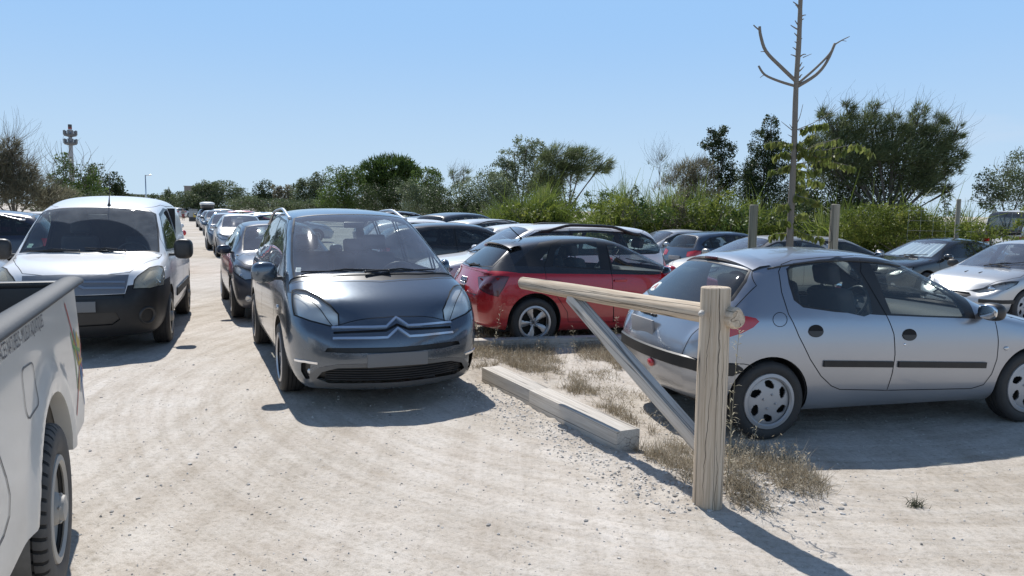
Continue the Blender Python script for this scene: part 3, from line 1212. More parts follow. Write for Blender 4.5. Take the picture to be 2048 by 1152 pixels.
    tg = [Vector((-1.24, .50, 1.31)), Vector((-1.24, -.50, 1.31)), Vector((-1.32, -.64, 1.18)), Vector((-1.50, -.715, 1.0)), Vector((-1.68, -.66, .90)), Vector((-1.78, -.60, .80)), Vector((-1.82, -.585, .70)), Vector((-1.83, -.56, .60)), Vector((-1.83, 0, .585)),
          ]
    tg = tg + [Vector((p.x, -p.y, p.z)) for p in tg[-2:1:-1]]
    tl = Z([(505, 462), (560, 432), (620, 416), (700, 414), (748, 424), (764, 440), (735, 468), (680, 496), (625, 513), (545, 522), (498, 518)])
    for sg in sides:
        q = mir(tl, sg)
        dl = Vector((-.72, sg * .69, .1))
        c = car.take(q, dl, nmin=.02)
        car.make('tail_lamp', [(c.offset(.004), MT['red_lens'])])
    tgc = car.take(tg, (-1, 0, .2))
    gate = car.make('tailgate', skin(tgc, paintm) + [(car.seam(tg, (-1, 0, .3)), MT['seam'])])
    car.make('rear_window', [(gl, MT['rearglass'])], gate)
    car.make('window_frame', [(fr, MT['seal'])], gate)
    wiper(gate, (-1.735, -.02, .93), (-1.56, -.44, 1.0), MT['rubber'], 'rear_wiper', .014)
    # spoiler lip with the high brake lamp
    bm = bmesh.new()
    prof = []
    for t in np.linspace(-1, 1, 21):
        y = t * .545
        e = abs(t) ** 3
        zt = 1.366 - .05 * t * t - .02 * e
        x0, x1 = -1.08, -1.285 + .045 * t * t
        prof.append([bm.verts.new(v) for v in ((x0, y, zt + .022 - .004), (x1 + .06, y, zt + .006), (x1, y, zt - .020), (x1 + .005, y, zt - .040), (x1 + .08, y, zt - .050))])
    for a, b in zip(prof, prof[1:]):
        for i in range(4):
            bm.faces.new((a[i], a[i + 1], b[i + 1], b[i]))
    sp = from_bm('roof_spoiler', bm, paintm, car.root, angle=50)
    bm = bmesh.new(); bm_box(bm, (-1.282, .02, 1.336), (.012, .20, .022), None, .004)
    from_bm('brake_lamp', bm, MT['dark_red_lens'], sp)
    # plate and handle
    px_, _n = car.onto((-1.9, .10, .765), (-1, 0, 0))
    bm = bmesh.new(); bm_box(bm, px_ + Vector((-.012, 0, 0)), (.02, .43, .135), Euler((0, R(-4), 0)).to_matrix(), .006)
    from_bm('number_plate', bm, MT['plate_light'], gate, angle=40)
    px_, _n = car.onto((-1.9, .10, .862), (-1, 0, 0))
    bm = bmesh.new(); bm_box(bm, px_, (.03, .30, .022), None, .008); bm_ball(bm, px_ + Vector((-.015, -.08, 0)), (.012, .02, .012))
    from_bm('boot_handle', bm, MT['rubber'], gate, angle=40)
    # rear bumper strip
    st = []
    for sg in (1,):
        pass
    ring = []
    for t in np.linspace(-1, 1, 41):
        a = t * PI * .5
        ring.append(Vector((-1.86 + .0, 0, 0)))
    pts = [Vector((-1.46, -hw, .555))] + [Vector((-1.6, -hw, .56)), Vector((-1.74, -.80, .57))] + [Vector((-1.9, y, .585)) for y in (-.70, -.5, -.25, 0, .25, .5, .70)] + [Vector((-1.74, .80, .57)), Vector((-1.6, hw, .56)), Vector((-1.46, hw, .555))]
    q = []
    dens = catmull(pts, 5)
    for p in dens:
        dd = Vector((p.x + 1.2, p.y, 0)); dd = Vector((min(-.02, (p.x + 1.45) * 2.2), p.y, 0)).normalized()
        a, n = car.onto(Vector((p.x, p.y, p.z)), dd)
        q.append((a, n))
    V, F = [], []
    for i, (p, n) in enumerate(q):
        k = min(i, len(q) - 1 - i)
        h = .052 * min(1, (.25 + k * .25))
        o = n * .014
        V += [p - Vector((0, 0, h)) - n * .004, p + o - Vector((0, 0, h * .8)), p + o + Vector((0, 0, h * .8)), p + Vector((0, 0, h)) - n * .004]
        if i:
            for j in range(3):
                F.append([4 * i - 4 + j, 4 * i + j, 4 * i + j + 1, 4 * i - 3 + j])
    car.make('bumper_strip', [(Chunk(V, F, None), MT['bumper'])])
    c = Z([(247 + 24 * math.cos(a), 632 + 20 * math.sin(a)) for a in np.linspace(0, 2 * PI, 18, endpoint=False)])
    ctr = sum(c, Vector()) / len(c); n = car.normal_at(ctr)
    bm = bmesh.new(); bm_ball(bm, ctr + n * .006, (.022, .055, .036))
    from_bm('fog_lamp', bm, MT['red_lens'], car.root)
    # bumper joint on the near flank
    for sg in sides:
        j = flat(mir(Z([(640, 642), (690, 643), (725, 650), (742, 668)]), sg), sg)
        car.make('bumper_joint', [(car.seam(j, (0, sg, 0), .003, .0015, False), MT['seam'])])
    # badges
    car.make('badge', [(text_chunk('206', .075, (-1.9, -.30, .615), (0, -1, 0), (0, 0, 1), car, (-1, 0, 0), .003), MT['chrome'])], gate)
    car.make('badge', [(text_chunk('PEUGEOT', .05, (-1.9, .56, .665), (0, -1, 0), (0, 0, 1), car, (-1, 0, 0), .003), MT['chrome'])], gate)
    px_, _n = car.onto((-1.9, 0, .90), (-1, 0, 0))
    bm = bmesh.new(); bm_ball(bm, px_, (.01, .03, .035)); from_bm('emblem', bm, MT['chrome'], gate)
    # learner sticker on the rear glass
    c0, n0 = car.onto((-1.56, .46, 1.04), d)
    X = Vector((0, -1, 0)); Yd = n0.cross(X).normalized() * -1
    if Yd.z < 0: Yd = -Yd
    disc = Chunk([c0 + X * .06 * math.cos(a) + Yd * .06 * math.sin(a) + n0 * .004 for a in np.linspace(0, 2 * PI, 28, endpoint=False)], [list(range(28))], None)
    car.make('sticker', [(disc, MT['sticker']), (text_chunk('A', .10, c0 - X * .034 - Yd * .035 + n0 * .006, X, Yd), MT['red'])], gate)
    # --- front
    sc = [Vector((.99, -.62, .955)), Vector((.60, -.60, 1.15)), Vector((.20, -.525, 1.30)), Vector((.155, -.30, 1.345)), Vector((.15, 0, 1.355))]
    sc = sc + [Vector((p.x, -p.y, p.z)) for p in sc[-2::-1]] + [Vector((1.05, .32, .945)), Vector((1.08, 0, .94)), Vector((1.05, -.32, .945))]
    ds = Vector((.46, 0, .88))
    w = car.take(sc, ds)
    car.make('windscreen', [(w, MT['screen'])])
    hl = [Vector((1.93, -.30, .585)), Vector((1.90, -.42, .64)), Vector((1.75, -.60, .725)), Vector((1.55, -.74, .775)), Vector((1.40, -.80, .775)), Vector((1.48, -.81, .72)), Vector((1.65, -.76, .62)), Vector((1.80, -.62, .565)), Vector((1.90, -.45, .55))]
    for sg in sides:
        q = mir(hl, sg)
        dl = Vector((.8, sg * .45, .4))
        c = car.take(q, dl, nmin=.02)
        lens = car.make('headlamp', [(c, MT['lens'])])
        car.make('lamp_reflector', [(c.offset(-.05), MT['reflector'])], lens)
        bm = bmesh.new(); bm_ball(bm, (1.70, sg * .52, .62), (.06, .075, .055)); bm_ball(bm, (1.55, sg * .66, .67), (.05, .06, .05))
        from_bm('lamp_bowl', bm, MT['chrome'], lens)
        fl, n = car.onto((1.9, sg * .52, .33), (1, sg * .2, 0))
        bm = bmesh.new(); bm_ball(bm, fl, (.03, .07, .05)); from_bm('front_fog_lamp', bm, MT['clear_lens'], car.root)
    bn = [Vector((1.02, -.70, .93)), Vector((1.3, -.745, .86)), Vector((1.55, -.68, .79)), Vector((1.80, -.45, .68)), Vector((1.93, -.25, .60)), Vector((1.95, 0, .585))]
    bn = bn + [Vector((p.x, -p.y, p.z)) for p in bn[-2::-1]] + [Vector((1.09, .3, .95)), Vector((1.12, 0, .955)), Vector((1.09, -.3, .95))]
    bc = car.take(bn, (.3, 0, .95))
    car.make('bonnet', skin(bc, paintm) + [(car.seam(bn, (.3, 0, .95)), MT['seam'])])
    for yy in (.13, -.13):
        bm = bmesh.new(); q, n = car.onto((1.42, yy, .86), (0, 0, 1)); bm_box(bm, q + n * .004, (.10, .02, .006), Euler((0, R(8), 0)).to_matrix(), .003)
        from_bm('bonnet_vent', bm, MT['seam'], car.root)
    g = [Vector((1.93, y, z)) for y, z in ((-.36, .50), (-.30, .545), (0, .56), (.30, .545), (.36, .50), (.30, .465), (0, .455), (-.30, .465))]
    gc = car.take(g, (1, 0, 0)); car.make('grille', [(gc.offset(-.02), MT['seal'])])
    g = [Vector((1.93, y, z)) for y, z in ((-.52, .25), (-.46, .33), (0, .345), (.46, .33), (.52, .25), (.4, .225), (-.4, .225))]
    gc = car.take(g, (1, 0, 0)); car.make('air_intake', [(gc.offset(-.03), MT['seal'])])
    pts = [Vector((1.48, -hw, .42)), Vector((1.62, -.82, .42)), Vector((1.80, -.70, .42)), Vector((1.9, -.45, .42))]
    for sg in sides:
        V, F = [], []
        for i, p in enumerate(catmull(mir(pts, sg), 5)):
            a, n = car.onto(p, Vector((max(.05, p.x - 1.45) * 1.6, p.y, 0)))
            h = .035
            V += [a - Vector((0, 0, h)) - n * .004, a + n * .012 - Vector((0, 0, h * .8)), a + n * .012 + Vector((0, 0, h * .8)), a + Vector((0, 0, h)) - n * .004]
            if i:
                for j in range(3):
                    F.append([4 * i - 4 + j, 4 * i + j, 4 * i + j + 1, 4 * i - 3 + j])
        car.make('bumper_strip', [(Chunk(V, F, None), MT['bumper'])])
    bm = bmesh.new(); bm_box(bm, (2.0, 0, .41), (.012, .50, .11), None, .004); from_bm('number_plate', bm, MT['plate_light'], car.root)
    wiper(car.root, (1.06, -.05, .965), (.80, .52, 1.06), MT['rubber']); wiper(car.root, (1.05, .40, .96), (.98, -.02, 1.0), MT['rubber'])
    for x in (car.P['wb'] / 2, -car.P['wb'] / 2):
        car.arch(x, .335, .31, None)
    finish_body(car, paintm)
    # sill line, roof gutter
    for sg in sides:
        bm = bmesh.new()
        g = [car.onto((x, sg * .56, 1.6), (0, 0, 1)) for x in np.linspace(-1.12, .10, 12)]
        bm_tube(bm, [p + n * .003 for p, n in g], .007, 6)
        from_bm('roof_gutter', bm, MT['seal'], car.root)
    wing_mirror(car, .72, .80, .955, MT['rubber'], (.06, .10, .072))
    for x in (car.P['wb'] / 2, -car.P['wb'] / 2):
        for sg in sides:
            wheel(car.root, x, sg * (hw - .105), .302, .185, 'swirl', MT['cap'], rr=.196, steer=0)
    cabin(car, .62, .90, -.12, .46, -1.0)
    bm = bmesh.new(); bm_box(bm, (-1.36, 0, .90), (.48, 1.20, .02), None, .005)
    from_bm('parcel_shelf', bm, MT['trim'], car.root)
    return car
# ------------------------------------------------------------------ putting a car together from outlines on its shell
def MIR(p, sg):
    """outlines are drawn on the left flank (y > 0)"""
    return [Vector((a.x, abs(a.y) * sg, a.z)) for a in p]

def full(half):
    """close an outline across the centre line: half runs from the centre (y=0) round one side to the centre"""
    h = [Vector(p) for p in half]
    back = [Vector((p.x, -p.y, p.z)) for p in h if abs(p.y) > 1e-6][::-1]
    return h + back

def side_default(P, xB=None, xC=None, third=None):
    """daylight opening and panes of a generic car, as (x, z)"""
    xc, xh, zh, xrh, zrh, H = P['xc'], P['xh'], P['zh'], P['xrh'], P['zrh'], P['H']
    zb = lambda x: lerp(P['belt_r'], P['belt_f'], min(1, max(0, (x - P['xhb']) / (xc - P['xhb'])))) + .035
    top = P.get('dlo_top', .095)
    xe = P.get('dlo_end', xrh + .10)
    A = (xc - .20, zb(xc))
    q = P.get('dlo', None)
    if q:
        return q
    pts = [A, (lerp(xh, xc, .45), lerp(zh, P['zc'], .45) - .045), (xh - .10, zh - top + .01), (lerp(xh, xrh, .5), H - top - .005), (xe + .18, zrh - top), (xe - .04, zrh - top - .10), (xe - .16, zb(xe) + .10), (xe - .10, zb(xe) + .02), (xe, zb(xe))]
    return pts

def clip_x(poly, x0, x1):
    """clip a 2D outline to x0..x1"""
    def cl(p, x, keep):
        out = []
        n = len(p)
        for i in range(n):
            a, b = p[i], p[(i + 1) % n]
            ia, ib = keep(a[0]), keep(b[0])
            if ia: out.append(a)
            if ia != ib:
                t = (x - a[0]) / (b[0] - a[0])
                out.append((x, a[1] + t * (b[1] - a[1])))
        return out
    p = cl(list(poly), x0, lambda v: v >= x0)
    return cl(p, x1, lambda v: v <= x1)

def assemble(car, S, paintm):
    P, root = car.P, car.root
    hw, wb = P['hw'], P['wb']
    xf, xr = car.xf, car.xr
    gm = MT[S.get('glass', 'glass')]
    roofm = S.get('roofmat', paintm)
    out = {}
    # --- side windows
    dlo2 = S.get('dlo') or side_default(P)
    panes = S.get('panes')
    if panes is None:
        inn = [(p[0], p[1]) for p in shapely_inset([Vector(p) for p in dlo2], .022)]
        xs = [max(p[0] for p in inn) + 1] + S.get('split', [P['xh'] - .78]) + [min(p[0] for p in inn) - 1]
        panes = []
        for a, b in zip(xs, xs[1:]):
            q = clip_x(inn, b + .035, a - .035)
            if len(q) > 2:
                panes.append(q)
    tod = lambda q, sg: [Vector((p[0], sg * hw, p[1])) for p in q]
    for sg in (1, -1):
        d = (0, sg, 0)
        for i, q in enumerate(panes):
            c = car.take(tod(rnd_poly([(a[0], a[1]) for a in q], .03, 2) if S.get('round', True) else q, sg), d)
            g2 = MT[S['rear_glass']] if (S.get('rear_glass') and i > 0) else gm
            car.make('side_window', [(c, g2)])
        c = car.take(tod(dlo2, sg), d)
        car.make('window_frame', [(c, MT['seal']), (c.offset(-.03).flip(), MT['trim'])])
    # --- windscreen
    if S.get('screen') is None:
        xc, zc, xh, zh = P['xc'], P['zc'], P['xh'], P['zh']
        ya, yb = hw * P.get('aw2', .75) * .985, P['rw'] * .90
        S['screen'] = full([(xh + .02, 0, zh - .012), (xh + .02, yb * .6, zh - .022), (xh + .03, yb * .94, zh - .05), (lerp(xh, xc, .5), lerp(yb, ya, .5), lerp(zh, zc, .5) - .01), (xc - .02, ya, zc + .035), (xc + .05, ya * .6, zc + .02), (xc + .09, 0, zc + .015)])
    ds = S.get('screen_dir', Vector((P['zh'] - P['zc'], 0, P['xc'] - P['xh'])))
    sc = S['screen']
    ref = [Vector(p) for p in sc]
    c = car.take(ref, ds)
    ws = car.make('windscreen', [(c, MT[S.get('screen_glass', 'screen')]), (car.seam(ref, ds, .010, .002), MT['seal'])])
    # --- rear window
    if S.get('rear', True) is not False:
        if S.get('rear') in (None, True):
            xb, zb_, xt, zt = P['xhb'], P['zhb'], P['xrh'], P['zrh']
            ya, yb = hw * P.get('dw2', .70) * .97, P.get('rwr', P['rw'] * .96) * .90
            S['rear'] = full([(xt, 0, zt - .045), (xt, yb * .7, zt - .055), (xt - .01, yb * .95, zt - .085), (lerp(xt, xb, .55), lerp(yb, ya, .6), lerp(zt, zb_, .55)), (xb + .02, ya, zb_ + .04), (xb, ya * .6, zb_ + .015), (xb, 0, zb_ + .01)])
        dr = S.get('rear_dir', Vector((-(P['zrh'] - P['zhb']), 0, P['xrh'] - P['xhb'])))
        rr = [Vector(p) for p in S['rear']]
        c = car.take(rr, dr)
        S['_rear'] = c
    for q, sg in S.get('pillars', []):
        c = car.take([Vector(p) for p in q], (0, sg, .2), nmin=.02)
        car.make('roof_pillar', [(c, roofm), (c.offset(-.03).flip(), MT['trim'])])
    # --- doors
    for sg in (1, -1):
        d = (0, sg, 0)
        for q in S.get('doors', []):
            pts = tod(q, sg)
            c = car.take(pts, d, nmin=.02)
            o = car.make('door', skin(c, paintm) + [(car.seam(pts, d), MT['seam'])])
            xs = [p[0] for p in q]
            hx = S.get('handle_x', lambda a, b: a + .12)(min(xs), max(xs))
            hz = S.get('handle_z', P['belt_r'] - .10)
            a, n = car.onto((hx, sg * hw, hz), d)
            if o:
                bm = bmesh.new()
                bm_box(bm, a + Vector((0, sg * .018, 0)), (.19, .022, .032), None, .010)
                from_bm('door_handle', bm, S.get('handlemat', paintm), o, angle=50)
    # --- lamps
    for key, nm, mt in (('head', 'headlamp', S.get('lens', 'lens')), ('tail', 'tail_lamp', S.get('taillens', 'red_lens'))):
        if key not in S:
            continue
        for sg in (1, -1):
            q = MIR(S[key], sg)
            dl = Vector(S[key + '_dir']); dl.y = abs(dl.y) * sg
            c = car.take(q, dl, nmin=.01)
            if key == 'head':
                o = car.make(nm, [(c, MT[mt]), (car.seam(q, dl, .006, .002), MT['seam'])])
                if o:
                    car.make('lamp_reflector', [(c.offset(-.022), MT['reflector'])], o)
                    cc = sum(c.v, Vector()) / len(c.v)
                    nn = car.normal_at(cc)
                    bm = bmesh.new()
                    for k in S.get('bowls', (-.06, .07)):
                        t = Vector((0, 1, 0)) - nn * nn.y
                        bm_ball(bm, cc - nn * .058 + t.normalized() * k * sg, (.06, .065, .06), u=16, v=10)
                    from_bm('lamp_bowl', bm, MT['chrome'], o)
            else:
                car.make(nm, [(c.offset(.004), MT[mt]), (car.seam(q, dl, .006, .003), MT['seam'])])
    # --- black areas (grilles, intakes, unpainted bumper)
    for nm, q, dd, off, mt in S.get('areas', []):
        c = car.take([Vector(p) for p in q], dd, nmin=.02)
        car.make(nm, [(c.offset(off), MT[mt] if isinstance(mt, str) else mt)])
    # --- bonnet and tailgate
    if S.get('bonnet'):
        q = [Vector(p) for p in S['bonnet']]
        dd = S.get('bonnet_dir', (.35, 0, .94))
        c = car.take(q, dd, nmin=.02)
        out['bonnet'] = car.make('bonnet', skin(c, paintm) + [(car.seam(q, dd), MT['seam'])])
    gate = None
    for nm, q, dd, mt in S.get('rear_areas', []):
        c = car.take([Vector(p) for p in q], dd, nmin=.02)
        car.make(nm, [(c, mt), (c.offset(-.03).flip(), MT['trim'])])
    if S.get('gate'):
        q = [Vector(p) for p in S['gate']]
        c = car.take(q, (-1, 0, .15), nmin=.02)
        gate = car.make('tailgate', skin(c, paintm) + [(car.seam(q, (-1, 0, .2)), MT['seam'])])
    out['gate'] = gate
    if S.get('_rear') is not None:
        car.make('rear_window', [(S['_rear'], MT[S.get('rear_window_glass', 'rearglass')]), (car.seam(rr, dr, .012, .002), MT['seal'])], gate or root)
        del S['_rear']
    if S.get('roofpoly'):
        q = [Vector(p) for p in S['roofpoly']]
        c = car.take(q, (0, 0, 1), nmin=.05)
        car.make('roof', [(c, roofm), (c.offset(-.03).flip(), MT['trim'])])
    ra, rz0 = S.get('arch', (P['rad'] + .045, P['rad'] + .015))
    for x in (wb / 2, -wb / 2):
        car.arch(x, ra, rz0, None)
    out['body'] = finish_body(car, paintm)
    for x in (wb / 2, -wb / 2):
        for sg in (1, -1):
            wheel(root, x, sg * (hw - P.get('wheel_in', .112)), P['rad'], P.get('tw_', .195), S.get('wheel', 'multi'), MT[S.get('rim', 'alloy')], rr=P.get('rr'), steer=S.get('steer', 0) if x > 0 else 0)
    if S.get('mirror', True):
        m = S.get('mirror_at', (P['xc'] - .28, hw * .93, P['belt_f'] + .08))
        wing_mirror(car, m[0], m[1], m[2], S.get('mirrormat', paintm), S.get('mirror_size', (.06, .11, .075)), S.get('mirror_pow', .75))
    for fy, fz in S.get('fogs', []):
        for sg in (1, -1):
            p, n = car.onto((xf, sg * fy, fz), (1, sg * .35, 0))
            bm = bmesh.new(); bm_lathe(bm, [(.001, .010), (.035, .006), (.042, .014), (.05, -.004)], 'y', 18)
            bmesh.ops.transform(bm, matrix=Matrix.Translation(p) @ n.to_track_quat('Y', 'Z').to_matrix().to_4x4(), verts=bm.verts)
            from_bm('fog_lamp', bm, MT['clear_lens'], root)
    # --- plates
    for nm, x, y, z, w, h, mt in S.get('plates', []):
        p, n = car.onto((x, y, z), (1 if x > 0 else -1, 0, 0))
        bm = bmesh.new(); bm_box(bm, p + Vector((.012 if x > 0 else -.012, 0, 0)), (.022, w, h), None, .005)
        from_bm('number_plate', bm, MT[mt], root, angle=40)
    if S.get('cabin', True):
        k = S.get('cabin_at', (P['xc'] - .36, P['zc'] - .02, P['xh'] - .28, .50, P['xrh'] + .40))
        cabin(car, *k)
    if S.get('rails'):
        x0, x1, y, z0, h, m = S['rails'][:6]; rt = S['rails'][6] if len(S['rails']) > 6 else .019
        for sg in (1, -1):
            bm = bmesh.new()
            pts = []
            for t in np.linspace(0, 1, 22):
                x = lerp(x0, x1, t)
                p, n = car.onto((x, sg * y, 2.2), (0, 0, 1))
                e = min(1, 3.2 * t, 3.2 * (1 - t))
                e = e * e * (3 - 2 * e)
                pts.append(Vector((x, p.y, p.z + h * e + .004)))
            bm_tube(bm, pts, rt, 8, flat=(1, .8))
            for t in (0, 1):
                p = pts[0] if t == 0 else pts[-1]
                bm_box(bm, p, (.10, .035, .03), None, .01)
            from_bm('roof_rail', bm, MT[m], root, angle=50)
    if S.get('wipers', True):
        xc, zc = P['xc'], P['zc']
        for a, b in S.get('wiper_pts', [((xc + .10, -.06, zc + .02), (xc - .12, .52, zc + .10)), ((xc + .08, .42, zc + .02), (xc + .0, -.02, zc + .06))]):
            A_, n1 = car.onto(a, ds); B_, n2 = car.onto(b, ds)
            wiper(root, A_ + n1 * .02, B_ + n2 * .018, MT['rubber'])
    return out
# ------------------------------------------------------------------ dark grey people carrier
P_MPV = dict(wb=2.728, fo=.93, ro=.93, hw=.88, H=1.725, xc=1.60, zc=1.08, xh=.42, zh=1.67, xrh=-1.95, zrh=1.60, xhb=-2.17, zhb=1.07, zbl=.80, belt_f=1.0, belt_r=1.06,
             rw=.68, rwr=.64, aw=.89, aw2=.81, zuf=.17, zum=.22, zur=.26, zlo=.44, zmid=.68, nl=.10, nb=.16, bbl=.10, sb=.18, rad=.325, tw_=.215, rr=.215,
             wf=[.66, .90, .97, .99, 1, 1, 1, 1, 1, 1, .995, .985, .955, .87, .64], fx=[-.12, -.03, 0, -.01, -.05, -.08], fend=(.13, .06, .02), zbump=.015)

def chevrons(car, cx, z0, z1, half, mat, w=.011, t=.010, peak=.075, ph=.085, parent=None, name='chrome_bar', droop=(0, 0)):
    """two chrome bars across the nose that each rise to a chevron in the middle"""
    for zz, dr in ((z0, droop[0]), (z1, droop[1])):
        pts = []
        for y, dz in ((-half, dr), (-ph * 2.2, .0), (-ph, .0), (0, peak), (ph, .0), (ph * 2.2, .0), (half, dr)):
            pts.append(Vector((car.xf, cx + y, zz + dz)))
        c = car.band(pts, (1, 0, .15), w, t)
        car.make(name, [(c, mat)], parent)

def build_mpv(paintm):
    rz = R(-66.8)
    loc = pt_on_wheel((-2.085, 7.13), rz, 1.364, -.78, 1.0)
    car = Car(P_MPV, 'people_carrier', loc, rz, 3)
    Z = lambda p: car.px(zpx(p, 380, 380, 2.505))
    xf, hw = car.xf, car.P['hw']
    S = dict(wheel='multi', split=[.86, -.26, -1.20], handle_z=.96, steer=0, rim='alloy')
    S['dlo'] = [(1.42, 1.045), (1.10, 1.20), (.75, 1.40), (.30, 1.575), (-.6, 1.62), (-1.5, 1.58), (-1.93, 1.49), (-2.03, 1.30), (-1.98, 1.12), (-1.2, 1.09)]
    S['doors'] = [[(.98, 1.08), (.92, 1.30), (.30, 1.61), (-.26, 1.64), (-.26, .34), (.72, .33), (.90, .50), (.98, .8)], [(-.26, 1.64), (-1.15, 1.62), (-1.18, .98), (-1.02, .72), (-.86, .40), (-.80, .34), (-.26, .34)]]
    scr = Z([(507, 142), (530, 124), (700, 112), (850, 110), (1000, 119), (1058, 135), (1110, 178), (1180, 265), (1232, 342), (1258, 398), (1180, 394), (1000, 389), (860, 391), (700, 407), (600, 420), (517, 428), (506, 390), (498, 260), (496, 170)])
    ys = [p.y for p in scr]
    S['screen'] = full([(.45, 0, 1.665), (.44, .35, 1.657), (.42, .59, 1.612), (.80, .665, 1.43), (1.20, .725, 1.225), (1.52, .745, 1.075), (1.62, .40, 1.075), (1.66, 0, 1.075)])
    S['head'] = Z([(512, 503), (535, 497), (580, 503), (640, 530), (700, 575), (743, 622), (745, 687), (700, 681), (600, 655), (522, 627)])
    S['head_dir'] = (.80, .52, .35)
    S['bowls'] = (-.10, .06)
    S['lens'] = 'lens'
    Y = lambda pts: [Vector((xf, y, z)) for y, z in pts]
    F = (1, 0, .1)
    S['areas'] = [
        ('cowl_panel', full([(1.67, 0, 1.08), (1.62, .40, 1.078), (1.52, .78, 1.075), (1.58, .80, 1.04), (1.73, .42, 1.045), (1.80, 0, 1.045)]), (.3, 0, .95), -.006, 'seal'),
        ('upper_grille', full([Vector((xf, 0, .735)), Vector((xf, .10, .690)), Vector((xf, .52, .682)), Vector((xf, .52, .662)), Vector((xf, .10, .668)), Vector((xf, 0, .712))]), F, -.02, 'seal'),
        ('air_slot', full([Vector((xf, 0, .535)), Vector((xf, .58, .548)), Vector((xf, .60, .515)), Vector((xf, .4, .498)), Vector((xf, 0, .490))]), F, -.03, 'seal'),
        ('lower_grille', full([Vector((xf, 0, .375)), Vector((xf, .50, .375)), Vector((xf, .62, .345)), Vector((xf, .66, .29)), Vector((xf, .56, .245)), Vector((xf, 0, .232))]), F, -.035, 'seal'),
        ('bumper_insert', full([Vector((xf, 0, .405)), Vector((xf, .50, .408)), Vector((xf, .64, .385)), Vector((xf, .72, .32)), Vector((xf, .66, .215)), Vector((xf, .4, .195)), Vector((xf, 0, .19))]), F, .004, 'mpv_insert'),
    ]
    for sg in (1, -1):
        q = [Vector((xf - .06, sg * y, z)) for y, z in ((.74, .40), (.84, .415), (.885, .40), (.90, .33), (.84, .265), (.78, .27), (.755, .33))]
        S['areas'].append(('fog_recess', q, (.7, sg * .7, 0), -.03, 'seal'))
    S['bonnet'] = full([(1.83, 0, 1.04), (1.75, .42, 1.04), (1.60, .80, 1.035), (1.72, .815, .97), (1.90, .72, .90), (2.08, .60, .80), (2.2, .52, .72), (2.26, .10, .735), (2.28, 0, .775)])
    S['bonnet_dir'] = (.55, 0, .83)
    S['plates'] = [('plate', xf + .105, -.02, .45, .52, .115, 'plate_dark')]
    S['mirror'] = False
    S['rails'] = (.30, -1.75, .625, 0, .07, 'satin')
    S['cabin_at'] = (1.10, 1.03, .15, .56, -.85)
    S['arch'] = (.37, .345)
    S['wiper_pts'] = [((1.66, -.12, 1.10), (1.56, .58, 1.14)), ((1.64, .10, 1.09), (1.52, -.68, 1.13))]
    o = assemble(car, S, paintm)
    wing_mirror(car, 1.12, .86, 1.10, paintm, (.075, .12, .10), side=(-1,))
    wing_mirror(car, 1.02, .815, 1.10, paintm, (.10, .05, .095), side=(1,))
    chevrons(car, 0, .708, .615, .53, MT['chrome'], .010, .012, .075, .095, droop=(.012, .012))
    # lower chrome lines over the fog recess, lamps inside
    for sg in (1, -1):
        c = car.band([Vector((xf, sg * .70, .415)), Vector((xf - .05, sg * .80, .425)), Vector((xf - .15, sg * .90, .42))], (.75, sg * .66, 0), .009, .010)
        car.make('chrome_strip', [(c, MT['chrome'])])
        p, n = car.onto((xf - .05, sg * .80, .325), (.7, sg * .7, 0))
        bm = bmesh.new(); bm_ball(bm, p - n * .05, (.03, .035, .035)); from_bm('fog_lamp', bm, MT['clear_lens'], car.root)
        p, n = car.onto((1.25, sg * hw, .78), (0, sg, 0))
        bm = bmesh.new(); bm_ball(bm, p, (.05, .012, .025)); from_bm('side_indicator', bm, MT['clear_lens'], car.root)
        # lit strip of reflectors in the lamp's foot
        q = S['head']
    # grille bars
    bm = bmesh.new()
    for z in (.262, .285, .308, .331, .354):
        pts = [car.onto((xf, y, z), (1, 0, 0)) for y in np.linspace(-.60, .60, 13)]
        bm_tube(bm, [p - n * .022 for p, n in pts], .006, 5)
    from_bm('grille_bars', bm, MT['rubber'], car.root)
    # cloth and papers on the dash, vignettes on the glass, tax discs
    bm = bmesh.new()
    bm_ball(bm, (1.32, -.20, 1.045), (.12, .26, .055), u=40, v=24)
    rr = random.Random(4)
    from mathutils import noise as mn
    for v in bm.verts:
        v.co += Vector((mn.noise(v.co * 14), mn.noise(v.co * 14 + Vector((9, 0, 0))), mn.noise(v.co * 15 + Vector((0, 9, 0))))) * .03
    from_bm('cloth', bm, plastic('grey_cloth', (.30, .30, .31), .9, dust=.05), car.root)
    for z, y in ((1.135, -.70), (1.175, -.695), (1.215, -.69)):
        p, n = car.onto((1.45, y, z), (.6, 0, .8))
        u = Vector((0, 1, 0)); v = n.cross(u).normalized()
        car.make('windscreen_sticker', [(ngon_chunk([p - n * .006 + u * a + v * b for a, b in ((-.022, -.016), (.022, -.016), (.022, .016), (-.022, .016))]), MT['sticker'])])
    return car

# ------------------------------------------------------------------ white panel van
P_VAN = dict(wb=2.728, fo=.90, ro=.75, hw=.915, H=1.86, xc=1.30, zc=1.11, xh=.56, zh=1.69, xrh=-1.98, zrh=1.80, xhb=-2.08, zhb=1.10, zbl=.92, belt_f=1.08, belt_r=1.10,
             rw=.72, rwr=.73, aw=.90, aw2=.82, zuf=.22, zum=.25, zur=.28, zlo=.48, zmid=.74, nl=.10, nb=.14, bbl=.08, sb=.14, rad=.325, tw_=.205, rr=.205,
             fx=[-.10, -.02, 0, -.005, -.03, -.06], wf=[.80, .95, .985, .995, 1, 1, 1, 1, 1, 1, .995, .985, .96, .89, .70], zbump=.03, ra=(.15, .05, .012))

